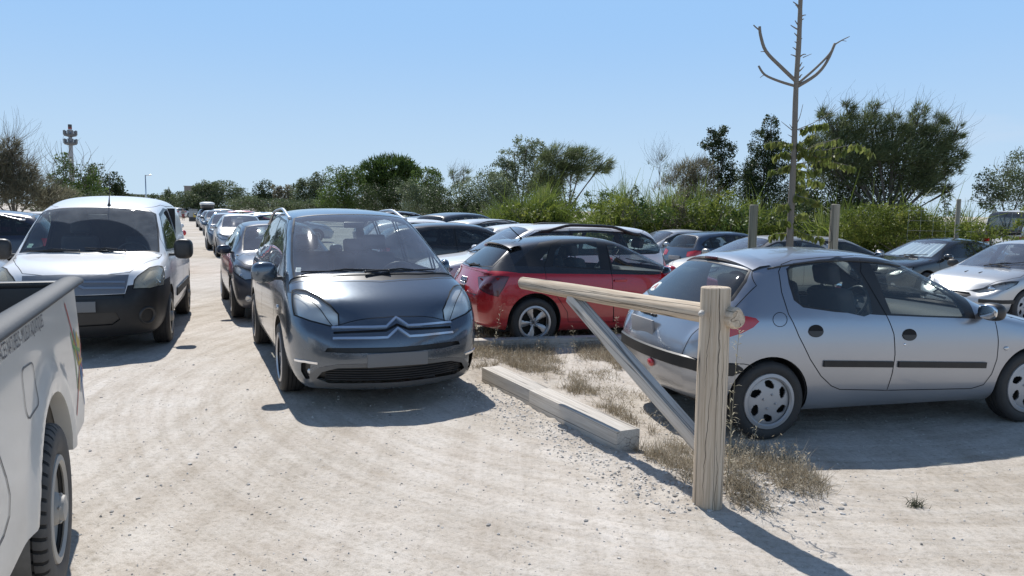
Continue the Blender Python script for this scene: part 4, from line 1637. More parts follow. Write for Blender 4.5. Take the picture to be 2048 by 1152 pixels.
def build_van(paintm):
    rz = R(-71.5)
    loc = pt_on_wheel((-4.40, 9.65), rz, 1.364, .81, 1.0)
    car = Car(P_VAN, 'delivery_van', loc, rz, 3)
    Z = lambda p: car.px(zpx(p, 0, 380, 3.2))
    xf, hw = car.xf, car.P['hw']
    S = dict(wheel='steel', rim='steel', handle_z=1.0, handlemat=MT['rubber'], rear=False)
    S['dlo'] = [(1.12, 1.13), (.80, 1.38), (.46, 1.60), (-.10, 1.68), (-.38, 1.66), (-.38, 1.10), (.3, 1.10)]
    S['panes'] = [[(1.02, 1.155), (.78, 1.34), (.45, 1.56), (-.10, 1.645), (-.34, 1.63), (-.34, 1.13), (.3, 1.13)]]
    S['doors'] = [[(1.16, 1.0), (1.02, 1.28), (.48, 1.68), (-.10, 1.72), (-.42, 1.70), (-.42, .38), (.85, .36), (1.02, .55), (1.12, .8)], [(-.42, 1.70), (-1.40, 1.70), (-1.42, .42), (-.42, .38)]]
    S['screen'] = full([(.57, 0, 1.675), (.565, .45, 1.665), (.575, .665, 1.625), (.92, .725, 1.38), (1.26, .765, 1.135), (1.34, .45, 1.125), (1.40, 0, 1.12)])
    S['head'] = Z([(850, 634), (860, 577), (885, 548), (955, 497), (1010, 485), (1040, 490), (1053, 530), (1050, 612), (960, 630)])
    S['head_dir'] = (.86, .45, .3); S['lens'] = 'oldlens'
    F = (1, 0, .1)
    V3 = lambda pts: [Vector((xf, y, z)) for y, z in pts]
    S['areas'] = [
        ('upper_grille', full(V3([(0, .700), (.50, .705), (.50, .665), (0, .655)])), F, -.02, 'seal'),
        ('lower_grille', full(V3([(0, .50), (.42, .50), (.46, .42), (.38, .36), (0, .35)])), F, -.03, 'seal'),
        ('bumper', full([Vector((xf, 0, .71)), Vector((xf, .51, .712)), Vector((xf, .53, .80)), Vector((xf - .14, .76, .825)), Vector((xf - .30, .90, .83)), Vector((xf - .45, .93, .62)), Vector((xf - .5, .93, .2)), Vector((xf, .6, .1)), Vector((xf, 0, .1))]), (1, 0, .0), .0, 'bumper'),
    ]
    gp = full(V3([(0, .935), (.535, .93), (.52, .80), (.505, .715), (0, .702)]))
    S['areas'].append(('grille_panel', gp, F, .003, 'satin_grey'))
    for sg in (1, -1):
        q = [Vector((x, sg * hw, z)) for x, z in ((xf - .35, .83), (xf - .22, .9), (xf + .2, .9), (xf + .2, .1), (xf - .6, .1), (xf - .5, .6))]
        S['areas'].append(('bumper_corner', [Vector((xf - .38, sg * hw, .78)), Vector((xf - .1, sg * hw, .78)), Vector((xf - .1, sg * hw, .1)), Vector((xf - .6, sg * hw, .1)), Vector((xf - .60, sg * hw, .62))], (.35, sg * .93, 0), 0, 'bumper'))
    S['bonnet'] = full([(1.44, 0, 1.115), (1.38, .45, 1.115), (1.28, .80, 1.11), (1.50, .78, 1.09), (1.85, .66, 1.02), (2.1, .54, .955), (2.2, .30, .94), (2.22, 0, .94)])
    S['plates'] = [('plate', xf + .13, -.03, .585, .52, .12, 'plate_dark')]
    S['mirror'] = False
    S['arch'] = (.385, .35)
    S['cabin_at'] = (.95, 1.09, .0, .62, None)
    S['wiper_pts'] = [((1.38, -.10, 1.13), (1.30, -.68, 1.16)), ((1.36, .40, 1.13), (1.32, -.05, 1.16))]
    S['screen_glass'] = 'van_screen'
    o = assemble(car, S, paintm)
    wing_mirror(car, .98, .93, 1.155, MT['rubber'], (.08, .115, .13), .62)
    # stepped double chevron pressed in the grey panel
    chevrons(car, 0, .845, .775, .50, MT['satin'], .012, .014, .06, .11, name='chevron_bar')
    for sg in (1, -1):
        p, n = car.onto((xf - .12, sg * .70, .45), (.85, sg * .5, 0))
        bm = bmesh.new()
        Q = n.to_track_quat('Y', 'Z').to_matrix()
        bm_lathe(bm, [(.105, -.01), (.10, .012), (.085, .014), (.07, -.012), (.001, -.02)], 'y', 28)
        bmesh.ops.transform(bm, matrix=Matrix.Translation(p) @ Q.to_4x4(), verts=bm.verts)
        from_bm('fog_lamp', bm, MT['rubber'], car.root)
        c = car.band([Vector((.62, sg * hw, .56)), Vector((-1.30, sg * hw, .56))], (0, sg, 0), .055, .016)
        car.make('side_moulding', [(c, MT['bumper'])])
    # aerial at the front of the roof
    p, n = car.onto((.50, .10, 2.3), (0, 0, 1))
    bm = bmesh.new()
    bm_tube(bm, [p - n * .01, p + n * .03], [.03, .012], 10)
    bm_tube(bm, [p + n * .02, p + Vector((-.03, 0, .10))], [.012, .007], 8)
    bm_tube(bm, [p + Vector((-.03, 0, .10)), p + Vector((-.16, 0, .46))], [.006, .0035], 6)
    from_bm('aerial', bm, MT['rubber'], car.root)
    for z, y in ((1.22, -.68), (1.28, -.67)):
        p, n = car.onto((1.2, y, z), (.6, 0, .8))
        u = Vector((0, 1, 0)); v = n.cross(u).normalized()
        car.make('windscreen_sticker', [(ngon_chunk([p - n * .006 + u * a + v * b for a, b in ((-.025, -.02), (.025, -.02), (.025, .02), (-.025, .02))]), MT['sticker_green'])])
    # bulkhead behind the seats
    bm = bmesh.new(); bm_box(bm, (-.50, 0, 1.0), (.03, 1.62, 1.35), None, .01); from_bm('bulkhead', bm, MT['well'], car.root)
    return car

# ------------------------------------------------------------------ red and black hatchback
P_RED = dict(wb=2.469, fo=.78, ro=.70, hw=.87, H=1.42, xc=.92, zc=.95, xh=.10, zh=1.36, xrh=-1.42, zrh=1.32, xhb=-1.80, zhb=.98, zbl=.72, belt_f=.90, belt_r=.95, rw=.60, rwr=.565,
             zuf=.18, zum=.19, zur=.24, zlo=.40, zmid=.66, nl=.10, rad=.315, tw_=.205, rr=.205, dlo_end=-1.45, wf=[.72, .92, .98, .995, 1, 1, 1, 1, 1, 1, 1, .99, .95, .87, .66], rx=[.14, .04, 0, -.01, .05, .09])

def build_red(paintm, roofm):
    rz = R(20)
    loc = pt_on_wheel((.30, 9.76), rz, -1.2345, -.86, 1.0)
    car = Car(P_RED, 'hatchback_car', (loc[0], loc[1], -.03), rz, 3)
    Z = lambda p: car.px(zpx(p, 780, 380, 3.032))
    xz = lambda pts: [(p.x, p.z) for p in pts]
    xf, xr, hw = car.xf, car.xr, car.P['hw']
    S = dict(wheel='five', rim='alloy', roofmat=roofm, round=False, handle_z=.84)
    S['panes'] = [xz(Z([(1312, 333), (1372, 331), (1480, 368), (1600, 428), (1662, 488), (1660, 495), (1352, 480)])), xz(Z([(985, 462), (1002, 372), (1040, 330), (1245, 311), (1280, 474)])), xz(Z([(905, 430), (962, 360), (945, 434)]))]
    S['dlo'] = xz(Z([(745, 460), (842, 372), (905, 320), (1000, 300), (1240, 293), (1360, 305), (1480, 345), (1600, 405), (1672, 470), (1678, 498), (1350, 488), (1000, 468)]))
    S['doors'] = [xz(Z([(1275, 300), (1360, 303), (1490, 345), (1620, 415), (1690, 490), (1700, 560), (1690, 700), (1640, 800), (1355, 800), (1350, 600), (1340, 490)])), xz(Z([(935, 465), (975, 330), (1040, 300), (1240, 292), (1275, 300), (1340, 490), (1350, 600), (1352, 800), (1080, 800), (1075, 740), (1010, 640), (945, 600)]))]
    S['tail'] = Z([(535, 528), (690, 524), (722, 528), (690, 590), (655, 645), (600, 630), (540, 590)])
    S['tail_dir'] = (-.85, .5, .1); S['taillens'] = 'dark_red_lens'
    S['rear'] = full([(-1.44, 0, 1.285), (-1.44, .35, 1.275), (-1.46, .50, 1.235), (-1.60, .565, 1.12), (-1.72, .60, 1.01), (-1.78, .35, .985), (-1.80, 0, .98)])
    S['rear_areas'] = [('rear_pillar', full([(-1.2, 0, 1.42), (-1.3, .62, 1.36), (-1.78, .66, .985), (-1.80, .35, .975), (-1.82, 0, .97)]), (-1, 0, .6), roofm)]
    S['gate'] = full([(-1.80, 0, .97), (-1.80, .35, .974), (-1.75, .655, .984), (-1.84, .64, .86), (-1.9, .60, .66), (-1.92, 0, .655)])
    S['roofpoly'] = full([(.14, 0, 1.5), (.12, .56, 1.4), (-.5, .60, 1.4), (-1.2, .575, 1.4), (-1.44, .55, 1.3), (-1.46, 0, 1.3)])
    S['pillars'] = []
    for sg in (1, -1):
        S['pillars'] += [([Vector((.95, sg * .7, .93)), Vector((.14, sg * .62, 1.36)), Vector((-.5, sg * .62, 1.42)), Vector((-1.46, sg * .58, 1.34)), Vector((-1.80, sg * .62, .975)), Vector((-1.4, sg * .8, .95)), Vector((.5, sg * .8, .90))], sg)]
    S['head'] = [Vector((1.95, .42, .60)), Vector((1.90, .48, .68)), Vector((1.70, .70, .75)), Vector((1.55, .80, .75)), Vector((1.62, .80, .68)), Vector((1.85, .64, .58))]
    S['head_dir'] = (.8, .5, .2)
    S['areas'] = [('grille', full([Vector((xf, 0, .62)), Vector((xf, .30, .62)), Vector((xf, .36, .5)), Vector((xf, .28, .30)), Vector((xf, 0, .29))]), (1, 0, 0), -.03, 'seal')]
    S['arch'] = (.365, .335)
    S['plates'] = []
    S['mirror_at'] = (.70, .80, .96)
    S['cabin_at'] = (.52, .92, -.20, .46, -1.05)
    o = assemble(car, S, paintm)
    gate = o['gate'] or car.root
    # roof spoiler
    bm = bmesh.new(); prof = []
    for t in np.linspace(-1, 1, 21):
        y = t * .555; e = abs(t) ** 3
        zt = 1.325 - .035 * t * t - .02 * e
        x0, x1 = -1.30, -1.53 + .05 * t * t
        prof.append([bm.verts.new(v) for v in ((x0, y, zt + .03), (x1 + .06, y, zt + .012), (x1, y, zt - .012), (x1 + .005, y, zt - .030), (x1 + .09, y, zt - .045))])
    for a, b in zip(prof, prof[1:]):
        for i in range(4): bm.faces.new((a[i], a[i + 1], b[i + 1], b[i]))
    from_bm('roof_spoiler', bm, roofm, car.root, angle=50)
    sq = Z([(545, 535), (640, 533), (668, 535), (655, 550), (560, 552)])
    for sg in (1, -1):
        dl = Vector((-.85, .5 * sg, .1))
        V = [car.onto(p, dl) for p in MIR(sq, sg)]
        car.make('lamp_strip', [(Chunk([p + n * .008 for p, n in V], [list(range(len(V)))], None), MT['red_lens'])])
    # four linked rings, engine badge, plate
    for k in range(4):
        c = Vector((xr, .105 - .058 * k - .018, .815))
        pts = []
        for a in np.linspace(0, 2 * PI, 25):
            p, n = car.onto(c + Vector((0, .038 * math.cos(a), .038 * math.sin(a))), (-1, 0, .1))
            pts.append(p + n * .006)
        bm = bmesh.new(); bm_tube(bm, pts, .006, 6, caps=False)
        from_bm('badge_ring', bm, MT['chrome'], gate)
    car.make('badge', [(text_chunk('TDI', .055, (xr, -.47, .63), (0, -1, 0), (0, 0, 1), car, (-1, -.2, 0), .004), MT['chrome'])], gate)
    p, n = car.onto((xr, .06, .69), (-1, 0, 0))
    bm = bmesh.new(); bm_box(bm, p + Vector((-.008, 0, 0)), (.016, .54, .14), Euler((0, R(-6), 0)).to_matrix(), .005)
    from_bm('number_plate', bm, plastic('plate_reddish', (.10, .035, .045), .5, dust=.1), gate, angle=40)
    p, n = car.onto((-1.80, .05, .985), (-1, 0, .5)); p2, n2 = car.onto((-1.76, -.30, 1.0), (-1, 0, .5))
    wiper(gate, p + n * .012, p2 + n2 * .02, MT['rubber'], 'rear_wiper', .014)
    p, n = car.onto((-1.12, 0, 2), (0, 0, 1))
    bm = bmesh.new(); bm_tube(bm, [p - n * .01, p + n * .02], [.025, .012], 10); bm_tube(bm, [p + n * .01, p + Vector((-.17, 0, .16))], [.009, .006], 8)
    from_bm('aerial', bm, MT['rubber'], car.root)
    return car

# ------------------------------------------------------------------ white estate with black roof rails
P_WAGON = dict(wb=2.634, fo=.84, ro=1.02, hw=.865, H=1.515, xc=1.02, zc=1.0, xh=.28, zh=1.47, xrh=-1.95, zrh=1.46, xhb=-2.24, zhb=1.0, zbl=.80, belt_f=.95, belt_r=.98, rw=.63, rwr=.60,
               zuf=.20, zum=.22, zur=.26, nl=.12, rad=.31, rr=.20, dlo_end=-1.98)
def build_wagon(paintm, loc, rz):
    car = Car(P_WAGON, 'estate_car', loc, rz, 2)
    xf, xr, hw = car.xf, car.xr, car.P['hw']
    S = dict(wheel='multi', split=[-.42, -1.28], handle_z=.90)
    S['doors'] = [[(.95, .95), (.80, 1.10), (.2, 1.41), (-.42, 1.44), (-.42, .34), (.80, .33), (.92, .6)], [(-.42, 1.44), (-1.22, 1.43), (-1.26, .9), (-1.0, .62), (-.86, .34), (-.42, .34)]]
    S['head'] = [Vector((2.12, .40, .66)), Vector((2.05, .55, .76)), Vector((1.82, .76, .84)), Vector((1.70, .82, .82)), Vector((1.80, .82, .72)), Vector((2.05, .66, .62))]
    S['head_dir'] = (.8, .5, .25)
    S['tail'] = [Vector((-2.30, .70, 1.0)), Vector((-2.26, .80, 1.0)), Vector((-2.2, .84, .86)), Vector((-2.25, .82, .66)), Vector((-2.33, .72, .64))]
    S['tail_dir'] = (-.75, .66, .1)
    S['areas'] = [('grille', full([Vector((xf, 0, .70)), Vector((xf, .40, .70)), Vector((xf, .42, .58)), Vector((xf, 0, .57))]), (1, 0, 0), -.02, 'seal'),
                  ('air_intake', full([Vector((xf, 0, .40)), Vector((xf, .55, .40)), Vector((xf, .5, .28)), Vector((xf, 0, .27))]), (1, 0, 0), -.03, 'seal')]
    S['bonnet'] = full([(1.15, 0, 1.0), (1.05, .62, .99), (1.35, .74, .93), (1.8, .66, .86), (2.05, .42, .78), (2.1, 0, .78)])
    S['gate'] = full([(-1.93, 0, 1.47), (-1.95, .60, 1.40), (-2.20, .70, 1.0), (-2.30, .68, .6), (-2.34, 0, .58)])
    S['plates'] = [('plate', xf + .05, 0, .47, .5, .11, 'plate_light'), ('plate', xr - .05, 0, .72, .5, .11, 'plate_light')]
    S['rails'] = (.10, -1.72, .60, 0, .095, 'rubber', .032)
    o = assemble(car, S, paintm)
    for sg in (1, -1):
        c = car.band([Vector((1.0, sg * hw, .48)), Vector((-.95, sg * hw, .48))], (0, sg, 0), .03, .012)
        car.make('side_moulding', [(c, MT['bumper'])])
        # clover transfer on the door
        ch = []
        for a, b in ((0, .05), (.045, .0), (-.045, 0)):
            q = []
            for t in np.linspace(0, 2 * PI, 14, endpoint=False):
                p, n = car.onto((.15 + a + .035 * math.cos(t), sg * hw, .78 + b + .035 * math.sin(t)), (0, sg, 0))
                q.append(p + n * .003)
            ch.append((Chunk(q, [list(range(14))], None), MT['letter']))
        q = [car.onto(v, (0, sg, 0)) for v in ((.14, sg * hw, .68), (.16, sg * hw, .68), (.155, sg * hw, .80), (.145, sg * hw, .80))]
        ch.append((Chunk([p + n * .003 for p, n in q], [[0, 1, 2, 3]], None), MT['letter']))
        car.make('door_transfer', ch)
    return car

# ------------------------------------------------------------------ general types for the rest of the field
GT = {
 'hatch': dict(wb=2.60, fo=.83, ro=.76, hw=.885, H=1.46, xc=1.02, zc=.98, xh=.15, zh=1.41, xrh=-1.62, zrh=1.36, xhb=-1.98, zhb=1.0, zbl=.74, belt_f=.93, belt_r=1.0, rw=.61, rwr=.57, zuf=.19, zum=.2, zur=.25, nl=.12, rad=.315, dlo_end=-1.45),
 'small': dict(wb=2.51, fo=.78, ro=.66, hw=.85, H=1.49, xc=1.05, zc=1.0, xh=.25, zh=1.44, xrh=-1.50, zrh=1.40, xhb=-1.76, zhb=1.0, zbl=.78, belt_f=.95, belt_r=1.0, rw=.60, rwr=.57, zuf=.20, zum=.21, zur=.26, nl=.12, rad=.30, dlo_end=-1.38),
 'suv': dict(wb=2.67, fo=.85, ro=.82, hw=.92, H=1.63, xc=1.05, zc=1.10, xh=.20, zh=1.57, xrh=-1.75, zrh=1.54, xhb=-2.05, zhb=1.12, zbl=.92, belt_f=1.05, belt_r=1.12, rw=.66, rwr=.62, zuf=.26, zum=.27, zur=.32, zlo=.50, zmid=.78, nl=.11, rad=.35, rr=.23, dlo_end=-1.68),
 'fast': dict(wb=2.64, fo=.88, ro=.78, hw=.905, H=1.42, xc=1.00, zc=.95, xh=.10, zh=1.37, xrh=-1.55, zrh=1.30, xhb=-2.02, zhb=1.0, zbl=.72, belt_f=.91, belt_r=.99, rw=.60, rwr=.54, zuf=.18, zum=.2, zur=.25, nl=.13, rad=.32, dlo_end=-1.42),
 'estate': dict(wb=2.70, fo=.88, ro=1.0, hw=.895, H=1.48, xc=1.05, zc=.98, xh=.20, zh=1.43, xrh=-1.95, zrh=1.40, xhb=-2.28, zhb=1.0, zbl=.76, belt_f=.93, belt_r=1.0, rw=.62, rwr=.59, zuf=.2, zum=.2, zur=.25, nl=.12, rad=.315, dlo_end=-1.95),
}
def build_generic(kind, paintm, loc, rz, name, S0=None, level=2, dP=None):
    P = dict(GT[kind])
    if dP: P.update(dP)
    car = Car(P, name, loc, rz, level)
    xf, xr, hw = car.xf, car.xr, P['hw']
    zl = P['zbl']; bz = P['zhb']
    S = dict(wheel='multi', rim='alloy')
    xB = P['xh'] - .62
    S['split'] = [xB, xB - .82]
    zt = P['H'] - .075
    yb = P['belt_f'] + .02
    S['doors'] = [[(P['xc'] - .08, yb - .03), (P['xc'] - .22, yb + .06), (P['xh'] + .05, P['zh'] - .06), (xB, zt), (xB, .34), (P['xc'] - .24, .33), (P['xc'] - .10, .6)],
                  [(xB, zt), (xB - .78, zt - .02), (xB - .86, .95), (xB - .62, .62), (xB - .50, .34), (xB, .34)]]
    S['head'] = [Vector((xf - .05, .40, zl - .12)), Vector((xf - .14, .52, zl - .03)), Vector((xf - .36, .74, zl + .05)), Vector((xf - .50, .82, zl + .045)), Vector((xf - .42, .83, zl - .03)), Vector((xf - .14, .66, zl - .15))]
    S['head_dir'] = (.8, .5, .25)
    S['tail'] = [Vector((xr + .06, .46, bz - .08)), Vector((xr + .06, .72, bz - .02)), Vector((xr + .22, .84, bz - .03)), Vector((xr + .20, .85, bz - .18)), Vector((xr + .05, .72, bz - .22)), Vector((xr + .02, .48, bz - .20))]
    S['tail_dir'] = (-.8, .6, .1)
    S['areas'] = [('grille', full([Vector((xf, 0, zl - .10)), Vector((xf, .34, zl - .11)), Vector((xf, .30, zl - .24)), Vector((xf, 0, zl - .25))]), (1, 0, 0), -.02, 'seal'),
                  ('air_intake', full([Vector((xf, 0, .40)), Vector((xf, .52, .39)), Vector((xf, .56, .30)), Vector((xf, .48, .25)), Vector((xf, 0, .25))]), (1, 0, 0), -.03, 'seal')]
    S['bonnet'] = full([(P['xc'] + .14, 0, P['zc']), (P['xc'] + .05, .62, P['zc'] - .01), (P['xc'] + .34, .74, P['zc'] - .05), (lerp(P['xc'], xf, .66), .66, lerp(P['zc'], zl, .7)), (xf - .22, .46, zl + .0), (xf - .15, 0, zl)])
    S['gate'] = full([(P['xrh'] + .02, 0, P['zrh']), (P['xrh'], .53, P['zrh'] - .06), (P['xhb'] + .03, .66, bz - .01), (xr + .03, .64, .60), (xr, 0, .58)])
    S['plates'] = [('plate', xf + .055, 0, .50, .5, .11, 'plate_light'), ('plate', xr - .045, 0, .74, .5, .11, 'plate_light')]
    S['fogs'] = [(.66, .36)]
    S.update(S0 or {})
    o = assemble(car, S, paintm)
    car.out = o
    return car
# ------------------------------------------------------------------ plants
def ell_points(rng, c, r, n, clumps, spread, shell=.45):
    """leaf positions gathered in clumps through an ellipsoid"""
    u = rng.normal(size=(clumps, 3)); u /= np.linalg.norm(u, axis=1)[:, None]
    rad = (shell ** 3 + (1 - shell ** 3) * rng.random(clumps)) ** (1 / 3)
    cc = u * rad[:, None]
    k = rng.integers(0, clumps, n)
    p = cc[k] + rng.normal(size=(n, 3)) * spread
    L_ = np.linalg.norm(p, axis=1)
    over = L_ > 1.12
    p[over] *= (1.12 / L_[over])[:, None] * (0.85 + .15 * rng.random(over.sum()))[:, None]
    tint = (rng.random(clumps)[k] * .6 + rng.random(n) * .4)
    return np.asarray(c) + p * np.asarray(r), tint, p

def leaves_mesh(P, tint, size, rng, aspect=.55, droop=None, jitter=.35):
    """one diamond-shaped leaf per point, randomly turned"""
    n = len(P)
    a = rng.normal(size=(n, 3))
    if droop is not None:
        a = a * (1 - droop) + np.array([0, 0, -1.0]) * droop * 2
    a /= np.linalg.norm(a, axis=1)[:, None]
    b = np.cross(a, rng.normal(size=(n, 3))); b /= np.linalg.norm(b, axis=1)[:, None] + 1e-9
    s = size * (1 - jitter + 2 * jitter * rng.random(n))[:, None]
    V = np.empty((n, 4, 3))
    V[:, 0] = P - a * s * .5
    V[:, 1] = P + b * s * aspect * .5
    V[:, 2] = P + a * s * .5
    V[:, 3] = P - b * s * aspect * .5
    F = np.arange(n * 4).reshape(n, 4)
    return V.reshape(-1, 3), F, np.repeat(tint, 4)

def strands_mesh(P, dirs, tint, length, width, rng, seg=4, bend=.35):
    """thin tapering strands that start at P, run along dirs and curve"""
    n = len(P)
    d = dirs / (np.linalg.norm(dirs, axis=1)[:, None] + 1e-9)
    side = np.cross(d, rng.normal(size=(n, 3))); side /= np.linalg.norm(side, axis=1)[:, None] + 1e-9
    L_ = length * (.55 + .9 * rng.random(n))
    curl = np.cross(d, rng.normal(size=(n, 3)))
    V = np.empty((n, seg + 1, 2, 3))
    for k in range(seg + 1):
        t = k / seg
        c = P + d * (L_ * t)[:, None] + curl * (L_ * bend * t * t)[:, None]
        w = width * (1 - t * .85) * .5
        V[:, k, 0] = c - side * w
        V[:, k, 1] = c + side * w
    base = np.arange(n)[:, None] * (seg + 1) * 2
    F = []
    for k in range(seg):
        F.append(base + np.array([2 * k, 2 * k + 1, 2 * k + 3, 2 * k + 2]))
    F = np.concatenate(F, axis=0)
    return V.reshape(-1, 3), F, np.repeat(tint, (seg + 1) * 2)

def merge(parts):
    V, F, T = [], [], []
    o = 0
    for v, f, t in parts:
        V.append(v); F.append(f + o); T.append(t); o += len(v)
    return np.concatenate(V), np.concatenate(F), np.concatenate(T)

def px_blob(cx, cy, rx, ry, d):
    """photo-pixel ellipse at distance d -> centre and radii in metres"""
    c = D(cx, cy, d)
    k = d / F_PX
    return np.array(c), np.array([rx * k, max(rx, ry) * k * .8, ry * k])

def limb_bm(bm, pts, r0, r1, seg=7):
    q = catmull(pts, 4) if len(pts) > 2 else [Vector(p) for p in pts]
    n = len(q)
    bm_tube(bm, q, [lerp(r0, r1, i / (n - 1)) for i in range(n)], seg)

def plant(name, label, cat, d, blobs, leaf, size, dens, leafm, barkm, base=None, trunk_r=.10, seed=1, limbs=None, group=None, shell=.45, spread=.16, twigs=0, twig_len=.8, lean=(0, 0, 1), wisp=.5, slen=5.5):
    """blobs: (cx, cy, rx, ry[, dd]) photo ellipses at distance d (+dd) that the crown fills"""
    rng = np.random.default_rng(seed)
    rnd = random.Random(seed)
    B = []
    for b in blobs:
        B.append(px_blob(b[0], b[1], b[2], b[3], d + (b[4] if len(b) > 4 else 0)))
    if base is None:
        m = sum((b[0] for b in B), np.zeros(3)) / len(B)
        base = (m[0], m[1])
    else:
        q = D(base, 420, d); base = (q.x, q.y)
    z0 = ground_z(base[0], base[1])
    root = empty(name, (base[0], base[1], z0))
    tag(root, label, cat, group)
    O = np.array([base[0], base[1], z0])
    parts = []
    for c, r in B:
        c = c - O
        area = r[0] * r[2]
        n = int(dens * area / (size * size) * (8.0 if leaf == 'leaf' else 2.6 if leaf == 'wisp' else 4.0))
        n = max(60, min(n, 30000))
        cl = max(8, int(n / (55 if leaf != 'wisp' else 40)))
        cl = min(cl, 260)
        P, t, u = ell_points(rng, c, r, n, cl, spread, shell)
        keep = P[:, 2] > .05
        P, t, u = P[keep], t[keep], u[keep]
        if leaf == 'leaf':
            parts.append(leaves_mesh(P, t, size, rng))
        elif leaf == 'wisp':
            dr = u * np.array([1, 1, .6]) * wisp + np.array(lean) * (1 - wisp * .5) + rng.normal(size=u.shape) * .28
            parts.append(strands_mesh(P, dr, t, size * slen, size * .50, rng, 3))
        elif leaf == 'needle':
            dr = u + np.array([0, 0, .9]) + rng.normal(size=u.shape) * .5
            parts.append(strands_mesh(P, dr, t, size * 2.2, size * .8, rng, 2))
    V, F, T = merge(parts)
    np_mesh('crown', V, F, leafm, parent=root, attr=T)
    # trunk and limbs into every blob
    bm = bmesh.new()
    base0 = Vector((0, 0, -.1))
    hs = min(c[2] - O[2] for c, r in B)
    fork = Vector((sum(c[0] for c, r in B) / len(B) - O[0], sum(c[1] for c, r in B) / len(B) - O[1], max(.3, hs * .55)))
    limb_bm(bm, [base0, base0.lerp(fork, .5) + Vector((rnd.uniform(-.1, .1), 0, 0)), fork], trunk_r * .8, trunk_r * .5)
    for c, r in B:
        c = Vector(c - O)
        mid = fork.lerp(c, .5) + Vector((rnd.uniform(-.2, .2), rnd.uniform(-.2, .2), .1)) * (r[0] * .5)
        limb_bm(bm, [fork, mid, c + Vector((0, 0, r[2] * .3))], trunk_r * .36, trunk_r * .10, 6)
        for k in range(7):
            a = rnd.uniform(0, 2 * PI); e = rnd.uniform(-.2, 1.2)
            tip = c + Vector((math.cos(a) * math.cos(e) * r[0], math.sin(a) * math.cos(e) * r[1], math.sin(e) * r[2])) * .85
            limb_bm(bm, [mid.lerp(c, rnd.uniform(.2, 1)), c.lerp(tip, .5) + Vector((0, 0, .05)), tip], trunk_r * .12, trunk_r * .03, 5)
        for k in range(twigs):
            a = rnd.uniform(0, 2 * PI); e = rnd.uniform(.3, 1.5)
            dr = Vector((math.cos(a) * math.cos(e), math.sin(a) * math.cos(e), math.sin(e)))
            st = c + Vector((dr.x * r[0], dr.y * r[1], dr.z * r[2])) * .6
            dr = (dr + Vector(lean)).normalized()
            en = st + dr * twig_len * rnd.uniform(.6, 1.3)
            limb_bm(bm, [st, st.lerp(en, .5) + Vector((rnd.uniform(-.25, .25), 0, 0)) * twig_len, en], size * .11, size * .03, 4)
    from_bm('trunk', bm, barkm, root)
    return root

def blades(C, n_per, rng, radius, h, width, bend=.5, upright=.8):
    """tufts of grass: C (m,2..3) centres"""
    m = len(C)
    k = np.repeat(np.arange(m), n_per)
    n = len(k)
    off = rng.normal(size=(n, 2)) * radius
    P = np.zeros((n, 3)); P[:, :2] = C[k, :2] + off
    P[:, 2] = C[k, 2] if C.shape[1] > 2 else 0
    d = np.concatenate([rng.normal(size=(n, 2)) * (1 - upright), np.ones((n, 1))], axis=1)
    return strands_mesh(P, d, rng.random(n), h, width, rng, 3, bend)

def smooth01(t):
    t = max(0.0, min(1.0, t))
    return t * t * (3 - 2 * t)

